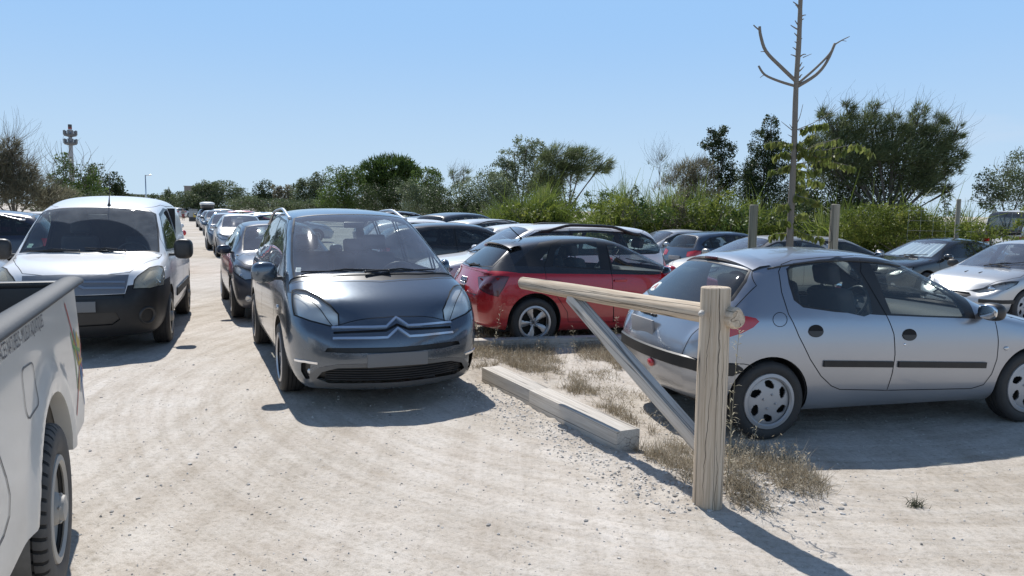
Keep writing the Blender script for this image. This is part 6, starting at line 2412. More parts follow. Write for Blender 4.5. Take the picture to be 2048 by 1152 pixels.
# behind the people carrier and the white estate
AW, TO = R(19), R(200)
park('hatch', 'black', at(905, 16.0, -.35, 0, AW), AW, 'black hatchback with dark windows between the people carrier and the white estate', '_t', dict(glass='tint'))
park('hatch', 'white', at(858, 20.5, -.2, 0, AW), AW, 'white car with a shark-fin aerial behind the black hatchback', '_f')
park('suv', 'dark_grey', at(937, 25.5, 0, 0, R(52)), R(52), 'black sport utility car outlined in chrome in the second far row', '_c', dict(rear_glass='tint'))
park('estate', 'light_silver', at(1000, 24.0, 0, 0, R(50)), R(50), 'silver estate with dark roof rails near the dark sport utility car', '_q', dict(rails=(.05, -1.75, .58, 0, .05, 'rubber')))
park('hatch', 'white', at(985, 20.5, -1.5, 0, R(26)), R(26), 'white hatchback with black windows behind the roof of the white estate', '_w', dict(glass='tint'))
park('suv', 'black', at(818, 31, 0, 0, AW), AW, 'black car with roof rails in the far row above the people carrier roof', '_r')
park('fast', 'white', at(845, 27.0, 0, 0, AW), AW, 'low white car in the far row beyond the shark-fin car')
park('hatch', 'dark_grey', at(880, 29.5, 0, 0, AW), AW, 'dark grey hatchback wedged between white cars in the far row')
# right-hand field
park('hatch', 'light_silver', at(1335, 25.0, 0, 0, R(206)), R(206), 'pale silver hatchback facing the white estate, in front of the reeds')
park('small', 'slate_blue', at(1352, 21.5, -1.9, 0, R(24)), R(24), 'slate blue hatchback showing its red tail lamps beside the grey one', '_b')
park('fast', 'beige_silver', at(1362, 16.6, 2.1, 0, R(203)), R(203), 'beige silver car nose-out behind the left stake')
park('fast', 'beige_silver', at(1640, 19.5, -.3, 0, R(18)), R(18), 'beige hatchback with black windows behind the sapling', '_k', dict(glass='tint'))
shade_car = park('fast', 'black', at(1862, 19.0, .1, 0, R(205)), R(205), 'black car with a silver sunshade behind its windscreen')
# sunshade inside that windscreen
P = GT['fast']
def sunshade(parent, P):
    bm = bmesh.new()
    nx, nz = 17, 5
    rows = []
    for j in range(nz):
        t = j / (nz - 1)
        row = []
        for i in range(nx):
            s = i / (nx - 1) * 2 - 1
            y = s * lerp(P['hw'] * .68, P['rw'] * .82, t)
            x = lerp(P['xc'] - .10, P['xh'] + .10, t) - .10 * s * s + (.018 if i % 2 else -.018)
            z = lerp(P['zc'] + .02, P['zh'] - .10, t) - .03
            ds_ = Vector((P['zh'] - P['zc'], 0, P['xc'] - P['xh']))
            p, n = CARS['fast'].onto((x, y, z), ds_)
            row.append(bm.verts.new(p - n * (.035 if i % 2 else .06)))
        rows.append(row)
    for a, b in zip(rows, rows[1:]):
        for i in range(nx - 1):
            bm.faces.new((a[i], a[i + 1], b[i + 1], b[i]))
    return from_bm('sunshade', bm, MT['shade'], parent, smooth=False)
MT['shade'] = plastic('silver_foil', (.85, .92, .93), .30, metal=.25, dust=.04, bump=.5, bscale=25)
ss = sunshade(None, P); ss.location = shade_car.location; ss.rotation_euler = shade_car.rotation_euler
tag(ss, 'folded silver foil sunshade behind the black car windscreen', 'sunshade')
# second supermini, at the frame edge, nose towards us
o = copy_tree(sup); o.scale = (1, 1, 1)
rz = R(205)
q = at(2046, 13.0, 1.221, .78, rz, 610)
o.location = (q[0], q[1], -.12); o.rotation_euler = (0, 0, rz)
recolor(o, PT['silver'], PT['light_silver'])
tag(o, 'pale silver hatchback nose-out at the frame edge behind the near silver one', 'car')
# far end of the lane
for px, y, kind, pn, ang, lab in ((345, 104, 'hatch', 'white', 150, 'white car across the lane end behind the walkers'), (372, 112, 'fast', 'light_silver', 160, 'silver car across the lane end beside the waste container'),
                                  (392, 118, 'hatch', 'steel_blue', 20, 'blue car across the lane end behind the waste container'), (500, 52, 'hatch', 'red', 20, 'dark red car roof beyond the silver car in the lane'),
                                  (540, 44, 'fast', 'black', 20, 'black car seen over the small navy car'), (455, 66, 'small', 'white', 20, 'white car roof beyond the blue cars of the lane'),
                                  (575, 38, 'hatch', 'pale_blue', 20, 'pale blue car hidden behind the people carrier')):
    park(kind, pn, at(px, y, 0, 0, R(ang), 430), R(ang), lab)
for k, (r0, P, a, b) in protos.items():
    if k not in used:
        bpy.data.objects.remove(r0)
# ------------------------------------------------------------------ white pick-up, only its load bed in view
def build_pickup():
    rz = math.atan2(-.922, .387)
    root = empty('pickup_truck', (-2.83, 2.94, 0), rz)
    c, s = math.cos(rz), math.sin(rz)
    M = Matrix.Translation(Vector((-2.83, 2.94, 0))) @ Matrix.Rotation(rz, 4, 'Z'); Mi = M.inverted()
    pm = paint('pickup_white_paint', (.66, .65, .61), 0, .28, .6, dust=.16, low=1.5)
    x0, x1 = -1.14, 1.30
    def side_y(x, z):
        t = (z - .55) / .75
        y = .905 - .030 * max(0, t) ** 2 - .05 * max(0, -t + .05)
        y += .016 * math.exp(-((z - 1.02) / .05) ** 2) * 0
        d = math.hypot(x, z - .40)
        y += .022 * math.exp(-((d - .555) / .07) ** 2)         # flare round the arch
        if x < x0 + .12:
            y -= (1 - (x - x0) / .12) ** 2 * .05
        return y
    def side_grid(sg):
        bm = bmesh.new()
        xs = np.linspace(x0, x1, 64); zs = np.linspace(.50, 1.27, 24)
        # polar ring round the arch keeps its edge clean
        V = {}
        ra = .505
        vs = []
        for i, x in enumerate(xs):
            for j, z in enumerate(zs):
                d = math.hypot(x, z - .40)
                p = Vector((x, 0, z))
                if d < ra:
                    V[i, j] = None
                else:
                    V[i, j] = bm.verts.new((x, sg * side_y(x, z), z))
        for i in range(63):
            for j in range(23):
                q = [V[i, j], V[i + 1, j], V[i + 1, j + 1], V[i, j + 1]]
                if all(q):
                    bm.faces.new(q)
                elif any(q):
                    pass
        # fill between the stepped hole and the circle
        bm.edges.ensure_lookup_table()
        bnd = [e for e in bm.edges if e.is_boundary and all(math.hypot(v.co.x, v.co.z - .40) < ra + .13 and v.co.z > .49 for v in e.verts)]
        ext = bmesh.ops.extrude_edge_only(bm, edges=bnd)
        nv = [g for g in ext['geom'] if isinstance(g, bmesh.types.BMVert)]
        for v in nv:
            d = Vector((v.co.x, 0, v.co.z - .40)); L_ = d.length
            d = d / L_ * (ra - .012)
            z = max(.40 + d.z, .50)
            v.co = Vector((d.x, sg * side_y(d.x, z), z))
        # return lip into the well
        ed = [e for e in bm.edges if e.is_boundary and all(v in set(nv) for v in e.verts)]
        ext = bmesh.ops.extrude_edge_only(bm, edges=ed)
        for g in ext['geom']:
            if isinstance(g, bmesh.types.BMVert):
                g.co.y -= sg * .07
        return bm
    bed = None
    for sg in (1, -1):
        o = from_bm('bed_side', side_grid(sg), pm, root, angle=60)
        if sg > 0: bed = o
        bm = bmesh.new(); bm_box(bm, ((x0 + x1) / 2, sg * .80, .90), (x1 - x0 - .02, .03, .74), None, .01); from_bm('bed_liner', bm, MT['rubber'], root, angle=40)
        # rounded plastic rail cap
        bm = bmesh.new()
        pts = [Vector((x, sg * .855, 1.290)) for x in np.linspace(x1, x0 + .03, 16)] + [Vector((x0 - .005, sg * .84, 1.283))]
        bm_tube(bm, pts, .066, 18, flat=(.95, .40))
        from_bm('rail_cap', bm, MT['cap_rail'], root, angle=60)
        V = []
        bm = bmesh.new()
        bm_lathe(bm, [(.50, sg * .88), (.50, sg * .55), (.05, sg * .55)], 'y', 40, (0, 0, .40))
        from_bm('wheel_well', bm, MT['mudwell'], root)
        for x in (0.0, 3.085):
            e = wheel(root, x, sg * .80, .378, .24, 'steel', MT['steel'], rr=.218)
            for ch in e.children:
                if ch.name.startswith('tyre'): ch.data.materials[0] = MT['tread']
    # tailgate, floor, bumper bracket
    bm = bmesh.new(); bm_box(bm, (x0 + .03, 0, .89), (.06, 1.62, .76), None, .015)
    tgt = from_bm('tailgate', bm, pm, root, angle=40)
    bm = bmesh.new(); bm_box(bm, (x0 + .075, 0, .90), (.03, 1.58, .72), None, .008); from_bm('gate_liner', bm, MT['rubber'], tgt, angle=40)
    bm = bmesh.new(); bm_box(bm, (x0 + .035, 0, 1.275), (.085, 1.60, .035), None, .012); from_bm('gate_cap', bm, MT['rubber'], tgt, angle=40)
    bm = bmesh.new(); bm_box(bm, ((x0 + x1) / 2, 0, .56), (x1 - x0, 1.66, .04)); bm_box(bm, (x1 - .02, 0, .92), (.04, 1.66, .72)); from_bm('bed_floor', bm, MT['rubber'], root, smooth=False)
    for sg in (1, -1):
        bm = bmesh.new(); bm_box(bm, (x0 - .06, sg * .82, .52), (.14, .012, .12), None, .003); bm_box(bm, (x0 - .125, sg * .79, .52), (.012, .07, .12), None, .003)
        from_bm('bumper_bracket', bm, MT['steel'], root, angle=40)
    bm = bmesh.new(); bm_box(bm, (x0 - .08, 0, .47), (.10, 1.5, .12), None, .02); from_bm('rear_bumper', bm, MT['steel'], root, angle=40)
    bm = bmesh.new(); bm_box(bm, (1.4, 0, .42), (4.6, 1.0, .14), None, .02); from_bm('chassis', bm, MT['well'], root, angle=40)
    # fuel flap and lettering, transfers
    def on(x, z, off=.002):
        return Vector((x, side_y(x, z) + off, z))
    def ribbon(pts, w, off=.0022):
        V, F = [], []
        for i, (x, z) in enumerate(pts):
            a = pts[max(0, i - 1)]; b = pts[min(len(pts) - 1, i + 1)]
            dx, dz = b[0] - a[0], b[1] - a[1]; l = math.hypot(dx, dz) + 1e-9
            nx, nz = -dz / l * w, dx / l * w
            V += [on(x - nx, z - nz, off), on(x + nx, z + nz, off)]
            if i: F.append([2 * i - 2, 2 * i - 1, 2 * i + 1, 2 * i])
        me = bpy.data.meshes.new('transfer'); me.from_pydata(V, [], F)
        return me
    def dens(p, n=8, closed=False):
        out = []
        q = p + ([p[0]] if closed else [])
        for a, b in zip(q, q[1:]):
            for k in range(n): out.append((lerp(a[0], b[0], k / n), lerp(a[1], b[1], k / n)))
        out.append(q[-1]); return out
    fl = [(p.x, p.y) for p in rnd_poly([(.54, 1.11), (.32, 1.10), (.32, .93), (.50, .91), (.545, .96)], .045, 4)]
    mesh_obj('fuel_flap', ribbon(dens(fl, 3, True), .0035), bed, MT['seam_grey'])
    cu = bpy.data.curves.new('lettering', 'FONT'); cu.body = 'ESPACES NATURELS - MILIEUX AQUATIQUES'; cu.size = .080
    to = bpy.data.objects.new('lettering', cu); COL.objects.link(to)
    me = bpy.data.meshes.new_from_object(to.evaluated_get(bpy.context.evaluated_depsgraph_get()))
    bpy.data.objects.remove(to)
    for v in me.vertices:
        v.co = on(.90 - v.co.x * .56, 1.195 + v.co.y, .002)
    me.materials.clear()
    mesh_obj('lettering', me, bed, MT['letter'])
    mesh_obj('panel_gap', ribbon(dens([(1.17, 1.22), (1.10, 1.10), (1.0, .93), (.93, .83), (.90, .76), (.93, .70), (1.02, .67), (1.2, .66)], 4), .004), bed, MT['seam_grey'])
    cols = {'red_line': ((.45, .03, .03), [[(-.62, 1.22), (-.80, 1.0), (-1.10, .72)], [(-.70, .62), (-.95, .88), (-1.12, 1.02)]]),
            'yellow_line': ((.60, .42, .05), [[(-.76, 1.0), (-.88, .86), (-1.06, .86)], [(-.84, .72), (-.98, .98)]]),
            'green_line': ((.12, .32, .08), [[(-.70, 1.06), (-.78, .90), (-.80, .74)], [(-.74, .98), (-.96, .92)]]),
            'blue_line': ((.06, .16, .36), [[(-.82, 1.06), (-.92, .84), (-1.02, .60)], [(-.90, .70), (-1.08, .94)]])}
    for k, (col, lines) in cols.items():
        m = plastic(k + '_vinyl', col, .5, dust=.2)
        for ln in lines:
            mesh_obj('transfer_stripe', ribbon(dens(ln, 6), .010), bed, m)
    for k, (col, qs) in {'yellow_patch': ((.62, .45, .06), [[(-.84, .98), (-.90, .90), (-.97, .97), (-.90, 1.04)], [(-.98, .82), (-1.05, .74), (-1.11, .82), (-1.04, .89)]]), 'red_patch': ((.50, .06, .05), [[(-.98, .98), (-1.05, .91), (-1.12, .98), (-1.05, 1.06)]]), 'blue_patch': ((.10, .22, .42), [[(-.91, .80), (-.97, .73), (-1.03, .80), (-.97, .87)]]), 'green_patch': ((.20, .40, .12), [[(-.76, 1.0), (-.82, .92), (-.87, .98), (-.81, 1.06)]])}.items():
        m = plastic(k + '_vinyl', col, .5, dust=.3)
        for q in qs:
            me = bpy.data.meshes.new('transfer'); me.from_pydata([on(x, z, .0016) for x, z in q], [], [(0, 1, 2, 3)])
            mesh_obj('transfer_patch', me, bed, m)
    # cab, out of frame beside the camera
    def solid(name, prof, ya, yb, z0, z1):
        bm = bmesh.new()
        yy = lambda z: lerp(ya, yb, (z - z0) / (z1 - z0))
        L_, R_ = [bm.verts.new((x, yy(z), z)) for x, z in prof], [bm.verts.new((x, -yy(z), z)) for x, z in prof]
        n = len(prof)
        for i in range(n):
            bm.faces.new((L_[i], L_[(i + 1) % n], R_[(i + 1) % n], R_[i]))
        bm.faces.new(L_[::-1]); bm.faces.new(R_)
        bmesh.ops.recalc_face_normals(bm, faces=bm.faces)
        bmesh.ops.bevel(bm, geom=bm.edges[:], offset=.03, segments=3, affect='EDGES')
        return from_bm(name, bm, pm, root, angle=40)
    solid('cab', [(1.345, .42), (1.345, 1.24), (3.04, 1.24), (3.95, 1.10), (4.05, .95), (4.05, .42), (3.55, .42), (3.40, .80), (2.78, .80), (2.62, .42)], .895, .895, .4, 1.3)
    solid('cab_roof', [(1.40, 1.22), (1.52, 1.74), (2.54, 1.76), (3.00, 1.22)], .86, .72, 1.22, 1.76)
    yw = lambda z: lerp(.86, .72, (z - 1.22) / .54)
    def pane(nm, vs, off):
        bm = bmesh.new(); f = bm.faces.new([bm.verts.new(Vector(v) + Vector(off)) for v in vs]); bm.normal_update()
        bmesh.ops.solidify(bm, geom=[f], thickness=.010); from_bm(nm, bm, MT['tint'], root, smooth=False)
    for sg in (1, -1):
        for q in ([(1.50, 1.27), (1.58, 1.68), (1.98, 1.69), (1.98, 1.27)], [(2.04, 1.27), (2.04, 1.69), (2.50, 1.69), (2.84, 1.27)]):
            pane('side_window', [(x, sg * yw(z), z) for x, z in q], (0, sg * .008, 0))
    pane('windscreen', [(2.59, .66, 1.70), (2.59, -.66, 1.70), (2.95, -.76, 1.28), (2.95, .76, 1.28)], (.008, 0, .006))
    tag(root, 'white pick-up with grey rail cap, open black load bed and lettering', 'pickup truck')
    return root
MT['cap_rail'] = plastic('grey_rail_cap', (.018, .021, .026), .6, dust=.08, bump=.25, bscale=60)
def tread_mat():
    m, nt, out = new_mat('treaded_rubber')
    b = N(nt, 'ShaderNodeBsdfPrincipled'); b.inputs['Roughness'].default_value = .8
    tc = N(nt, 'ShaderNodeTexCoord'); sp = N(nt, 'ShaderNodeSeparateXYZ'); L(nt, tc.outputs['Object'], sp.inputs[0])
    r = math_n(nt, 'SQRT', math_n(nt, 'ADD', math_n(nt, 'MULTIPLY', sp.outputs[0], sp.outputs[0]), math_n(nt, 'MULTIPLY', sp.outputs[2], sp.outputs[2])))
    th = math_n(nt, 'ARCTAN2', sp.outputs[2], sp.outputs[0])
    ay = math_n(nt, 'ABSOLUTE', sp.outputs[1])
    ph = math_n(nt, 'ADD', math_n(nt, 'MULTIPLY', th, 44.0), math_n(nt, 'MULTIPLY', ay, 38.0))
    w = math_n(nt, 'SINE', ph)
    blk = ramp(nt, math_n(nt, 'ADD', math_n(nt, 'MULTIPLY', w, .5), .5), [(.10, (0, 0, 0)), (.24, (1, 1, 1))])
    msk = N(nt, 'ShaderNodeMapRange'); L(nt, r, msk.inputs['Value']); msk.inputs['From Min'].default_value = .345; msk.inputs['From Max'].default_value = .358
    inv = math_n(nt, 'MULTIPLY', math_n(nt, 'SUBTRACT', 1.0, blk.outputs[0]), msk.outputs[0])
    n1 = noise(nt, 9, 4, .6)
    base = mix_col(nt, math_n(nt, 'MULTIPLY', n1.outputs['Fac'], .30), (.024, .024, .025), DUST)
    L(nt, mix_col(nt, inv, base, (.004, .004, .004)), b.inputs['Base Color'])
    bp = N(nt, 'ShaderNodeBump'); bp.inputs['Strength'].default_value = 1.0; bp.inputs['Distance'].default_value = .012
    L(nt, math_n(nt, 'SUBTRACT', 1.0, inv), bp.inputs['Height']); L(nt, bp.outputs[0], b.inputs['Normal'])
    L(nt, b.outputs[0], out.inputs[0])
    return m
MT['tread'] = tread_mat()
MT['mudwell'] = plastic('muddy_well', (.05, .045, .04), .95, dust=.9)
MT['seam_grey'] = plastic('flap_gap', (.16, .155, .15), .7, dust=.1)
pickup = build_pickup()
# ------------------------------------------------------------------ planting
LM = {
 'dark': leaf_mat('dark_evergreen', (0.020, 0.034, 0.011), (0.067, 0.098, 0.030), .28),
 'green': leaf_mat('mid_green_leaf', (0.049, 0.086, 0.019), (0.140, 0.202, 0.048), .38),
 'pine': leaf_mat('pine_needle', (0.032, 0.060, 0.014), (0.091, 0.143, 0.032), .3),
 'silver': leaf_mat('silver_poplar_leaf', (0.076, 0.104, 0.053), (0.207, 0.247, 0.138), .35, c3=(0.342, 0.390, 0.237)),
 'grey': leaf_mat('grey_green_leaf', (0.071, 0.094, 0.044), (0.171, 0.208, 0.100), .35),
 'tama': leaf_mat('tamarisk_spray', (.052, .075, .030), (.165, .198, .085), .42, c3=(.28, .31, .17)),
 'brown': leaf_mat('dry_tamarisk', (.095, .092, .056), (.22, .205, .135), .45, c3=(.34, .30, .22)),
 'reed': leaf_mat('reed_blade', (0.054, 0.085, 0.015), (0.187, 0.240, 0.047), .5, c3=(0.386, 0.393, 0.137)),
 'vine': leaf_mat('vine_leaf', (0.056, 0.086, 0.014), (0.196, 0.235, 0.041), .45, c3=(0.337, 0.332, 0.090)),
 'sapling': leaf_mat('sapling_leaf', (.11, .15, .035), (.24, .26, .075), .55, .45),
 'dry': leaf_mat('dry_grass_blade', (.19, .155, .108), (.42, .355, .255), .3, .8, c3=(.58, .52, .41)),
 'weed': leaf_mat('grey_weed', (.07, .075, .05), (.16, .16, .11), .25, .8),
}
BARK = plastic('bark', (.085, .072, .058), .9, dust=.2, bump=.8, bscale=40)
GREYBARK = plastic('grey_bark', (.19, .165, .135), .9, dust=.15, bump=.8, bscale=60)
TWIG = plastic('dry_twig', (.16, .14, .115), .9, dust=.1)
plant('tamarisk_tree', 'straggly brown tamarisk with feathery bare sprays at the far left edge', 'tree', 30, [(-20, 325, 50, 36), (15, 335, 30, 26), (30, 365, 46, 34), (-50, 360, 60, 60), (48, 340, 22, 24), (25, 295, 16, 20), (70, 385, 44, 30), (0, 390, 70, 30), (110, 400, 44, 22)], 'wisp', .055, 3.4, LM['brown'], TWIG, base=0, trunk_r=.10, seed=2, twigs=34, twig_len=1.1, lean=(.5, 0, .6), wisp=.5, slen=4.0, spread=.22)
plant('bush', 'low olive bush between the tamarisk and the mast tree', 'bush', 38, [(100, 392, 40, 24), (135, 398, 36, 24), (165, 398, 44, 22), (215, 403, 44, 16), (120, 412, 60, 16)], 'leaf', .10, 3.2, LM['grey'], BARK, seed=3, trunk_r=.06)
plant('poplar_tree', 'loose green tree with dead twigs in front of the mast', 'tree', 46, [(125, 342, 26, 34), (165, 358, 34, 36), (140, 380, 46, 32), (185, 385, 30, 30), (110, 375, 22, 28)], 'leaf', .13, 2.2, LM['green'], GREYBARK, base=150, seed=4, twigs=12, twig_len=1.6, trunk_r=.15)
plant('evergreen_tree', 'nearly black round evergreen behind the white van aerial', 'tree', 52, [(195, 368, 28, 38), (225, 374, 27, 28), (175, 385, 26, 28), (240, 380, 14, 20), (210, 398, 46, 22)], 'leaf', .15, 3.6, LM['dark'], BARK, seed=5, trunk_r=.2)
far = [
 ('bush', 'small distant bush by the lamp post', 'bush', 130, [(262, 398, 20, 10), (290, 399, 22, 10), (318, 398, 20, 12)], 'grey', 6),
 ('far_tree', 'dark far tree with a spiky top left of the stone tower', 'tree', 120, [(342, 394, 18, 18), (350, 408, 34, 18), (336, 384, 5, 10)], 'grey', 7),
 ('far_tree', 'grey-green far tree in front of the stone tower', 'tree', 112, [(372, 402, 28, 20), (395, 408, 26, 18)], 'grey', 8),
 ('far_tree', 'broad far tree right of the stone tower', 'tree', 115, [(415, 386, 30, 24), (450, 384, 34, 22), (430, 408, 54, 22), (398, 380, 14, 12), (478, 398, 28, 22)], 'grey', 9),
 ('far_tree', 'small dark round tree alone in the far treeline', 'tree', 100, [(528, 380, 24, 21), (526, 404, 30, 22)], 'dark', 10),
 ('far_tree', 'brownish far tree right of the small dark one', 'tree', 98, [(570, 388, 22, 19), (572, 408, 30, 20), (553, 382, 12, 14)], 'brown', 11),
 ('far_tree', 'grey far thicket left of the green pines', 'tree', 90, [(612, 385, 30, 28), (640, 376, 24, 30), (625, 408, 48, 22), (600, 372, 14, 14)], 'grey', 12),
 ('hedge', 'long low grey-green hedge closing the far side of the field', 'hedge', 82, [(495, 408, 40, 18), (550, 414, 50, 16), (610, 415, 50, 16), (670, 414, 50, 18), (730, 415, 50, 18), (790, 416, 50, 18), (850, 418, 50, 18), (910, 420, 50, 18), (970, 422, 50, 18)], 'grey', 61)]
for nm, lab, cat, d, bl, lm, sd in far:
    plant(nm, lab, cat, d, bl, 'leaf', .0020 * d, 5.0, LM[lm], BARK, seed=sd, trunk_r=.2, shell=.3)
plant('broadleaf_tree', 'mid green tree on the near side of the umbrella pine', 'tree', 72, [(672, 358, 28, 27), (706, 356, 28, 27), (690, 385, 50, 36), (665, 398, 34, 30), (720, 395, 34, 28)], 'leaf', .17, 3.2, LM['green'], BARK, seed=13, trunk_r=.2)
plant('umbrella_pine', 'dark domed umbrella pine, the roundest crown of the treeline', 'tree', 76, [(780, 346, 54, 32), (748, 356, 30, 26), (812, 354, 28, 26), (780, 374, 56, 28)], 'needle', .17, 5.0, LM['pine'], BARK, seed=14, trunk_r=.3, shell=.6)
plant('broadleaf_tree', 'lighter green tree on the far side of the umbrella pine', 'tree', 70, [(852, 356, 30, 25), (868, 374, 26, 26), (845, 384, 38, 30)], 'leaf', .16, 3.0, LM['green'], BARK, seed=15, trunk_r=.2)
plant('shrub', 'dark conical shrub below the umbrella pine', 'bush', 58, [(790, 390, 26, 36), (770, 405, 32, 26), (742, 398, 36, 30)], 'leaf', .12, 3.4, LM['dark'], BARK, seed=16, trunk_r=.08)
plant('shrub', 'silvery shrub below the lighter green tree', 'bush', 56, [(830, 395, 34, 26), (868, 392, 38, 30), (850, 412, 52, 22), (815, 378, 22, 20)], 'leaf', .12, 3.0, LM['silver'], GREYBARK, seed=17, trunk_r=.08)
plant('shrub', 'very dark shrub in the middle of the silvery thicket', 'bush', 50, [(874, 400, 28, 34), (940, 408, 20, 28), (905, 415, 40, 20)], 'leaf', .11, 3.2, LM['dark'], BARK, seed=18, trunk_r=.08)
plant('windswept_tree', 'half bare windswept tree with a clear leaning trunk', 'tree', 60, [(928, 352, 16, 12), (906, 352, 12, 12), (918, 372, 16, 16)], 'wisp', .07, 1.1, LM['tama'], TWIG, base=895, seed=19, twigs=22, twig_len=1.0, lean=(.6, 0, .7), trunk_r=.13)
plant('silver_thicket', 'low silver-leaved thicket left of the tall silver poplar', 'bush', 52, [(940, 388, 44, 34), (985, 373, 40, 38), (965, 412, 58, 24), (1010, 395, 36, 34)], 'leaf', .115, 2.8, LM['silver'], GREYBARK, seed=20, trunk_r=.1)
plant('silver_poplar', 'tall silver poplar with an open airy crown', 'tree', 54, [(1052, 296, 36, 28), (1028, 318, 38, 26), (1076, 318, 30, 32), (1008, 342, 32, 22), (1050, 350, 54, 34), (1035, 385, 56, 36), (1000, 372, 34, 28), (1090, 385, 40, 34)], 'leaf', .13, 2.5, LM['silver'], GREYBARK, base=1050, seed=21, trunk_r=.2, spread=.13)
plant('windswept_tree', 'windswept dark tree leaning out over the reeds', 'tree', 50, [(1120, 320, 38, 28), (1165, 324, 36, 24), (1204, 332, 22, 18), (1100, 345, 32, 34), (1140, 350, 34, 18), (1090, 375, 30, 30)], 'wisp', .07, 3.2, LM['tama'], BARK, base=1075, seed=22, twigs=8, twig_len=.8, lean=(.75, 0, .5), trunk_r=.2)
plant('shrub', 'dark shrub at the end of the reeds, beside the sky gap', 'bush', 38, [(1128, 405, 26, 32), (1150, 425, 18, 16)], 'leaf', .085, 3.2, LM['dark'], BARK, seed=23, trunk_r=.06)
plant('shrub', 'mixed round-leaved shrub right of the sky gap', 'bush', 36, [(1195, 400, 28, 22), (1228, 402, 30, 28), (1190, 425, 30, 22)], 'leaf', .085, 2.4, LM['green'], BARK, seed=24, trunk_r=.06)
plant('bare_tree', 'leafless grey tree standing up out of the reeds', 'tree', 34, [(1318, 335, 22, 24)], 'wisp', .035, .25, LM['tama'], TWIG, base=1322, seed=25, twigs=60, twig_len=1.0, lean=(.1, 0, .9), trunk_r=.07)
plant('tamarisk_tree', 'thin brown tamarisk between the bare tree and the dark elm', 'tree', 34, [(1365, 355, 36, 30), (1395, 345, 34, 28), (1350, 385, 40, 28), (1400, 385, 40, 30)], 'wisp', .050, 1.8, LM['brown'], TWIG, base=1392, seed=26, twigs=14, twig_len=.8, lean=(.3, 0, .8), trunk_r=.09)
plant('elm_tree', 'slim dark elm with ragged top, left of the conical one', 'tree', 35, [(1437, 266, 22, 22), (1424, 285, 26, 18), (1448, 296, 26, 24), (1440, 330, 32, 30), (1455, 355, 28, 26), (1430, 390, 36, 40)], 'leaf', .095, 3.4, LM['dark'], BARK, base=1440, seed=27, trunk_r=.1, spread=.18)
plant('conical_tree', 'dark conical evergreen close behind the sapling', 'tree', 32, [(1542, 256, 16, 28), (1532, 290, 32, 36), (1548, 320, 42, 40), (1522, 352, 48, 44), (1538, 398, 60, 48), (1500, 340, 20, 26), (1494, 385, 28, 38), (1560, 430, 60, 30)], 'leaf', .075, 3.6, LM['dark'], BARK, base=1530, seed=28, trunk_r=.13, spread=.15)
plant('tamarisk_tree', 'great spreading tamarisk with feathery top above the hedge', 'tree', 32, [(1665, 278, 38, 32), (1700, 262, 36, 28), (1740, 258, 40, 28), (1790, 275, 36, 28), (1640, 312, 38, 32), (1830, 268, 32, 28), (1870, 275, 36, 28), (1895, 300, 26, 30), (1720, 305, 64, 36), (1800, 310, 64, 36), (1860, 325, 46, 36), (1690, 340, 54, 36), (1900, 345, 16, 20), (1830, 365, 50, 30), (1650, 238, 13, 20), (1692, 226, 14, 22), (1745, 226, 14, 18), (1786, 240, 13, 16), (1838, 236, 14, 26), (1878, 248, 14, 18), (1914, 266, 12, 16), (1922, 312, 10, 16), (1895, 385, 14, 14), (1615, 300, 16, 22)], 'wisp', .058, 3.8, LM['tama'], BARK, base=1690, seed=29, twigs=12, twig_len=.9, lean=(.45, 0, .60), trunk_r=.14, wisp=.5, slen=4.2, spread=.19, shell=.3)
plant('dark_tree', 'dense shadowy tree under the great tamarisk', 'tree', 33, [(1720, 345, 70, 44), (1790, 345, 74, 44), (1660, 385, 64, 54), (1740, 405, 90, 40), (1842, 352, 40, 34), (1600, 410, 50, 44), (1700, 430, 60, 30)], 'leaf', .085, 3.4, LM['dark'], BARK, base=1700, seed=30, trunk_r=.16)
plant('shrub', 'open grey shrub at the right edge above the white van', 'bush', 30, [(2005, 365, 50, 38), (2060, 350, 54, 54), (1975, 395, 36, 28), (2040, 405, 66, 30)], 'leaf', .080, 2.3, LM['grey'], BARK, base=2010, seed=31, twigs=14, twig_len=.6, trunk_r=.08)
plant('shrub', 'small thin shrub by the fence post', 'bush', 26, [(1888, 405, 16, 20), (1910, 425, 20, 16)], 'leaf', .070, 1.4, LM['grey'], BARK, base=1890, seed=32, trunk_r=.04)
plant('bramble_bush', 'yellow-green leafy bramble spilling over behind the black cars', 'bush', 23.5, [(1745, 445, 50, 40), (1800, 440, 52, 34), (1850, 450, 48, 30), (1700, 450, 34, 34), (1895, 458, 40, 24), (1780, 465, 80, 26), (1830, 428, 30, 22)], 'leaf', .070, 3.0, LM['vine'], BARK, base=1790, seed=33, trunk_r=.05)
plant('bramble_bush', 'leafy bramble with dark stems climbing before the white van', 'bush', 19, [(1950, 462, 40, 20), (2010, 468, 34, 16), (2052, 446, 22, 30), (1985, 474, 60, 14)], 'leaf', .060, 1.9, LM['vine'], BARK, base=1990, seed=34, trunk_r=.04)

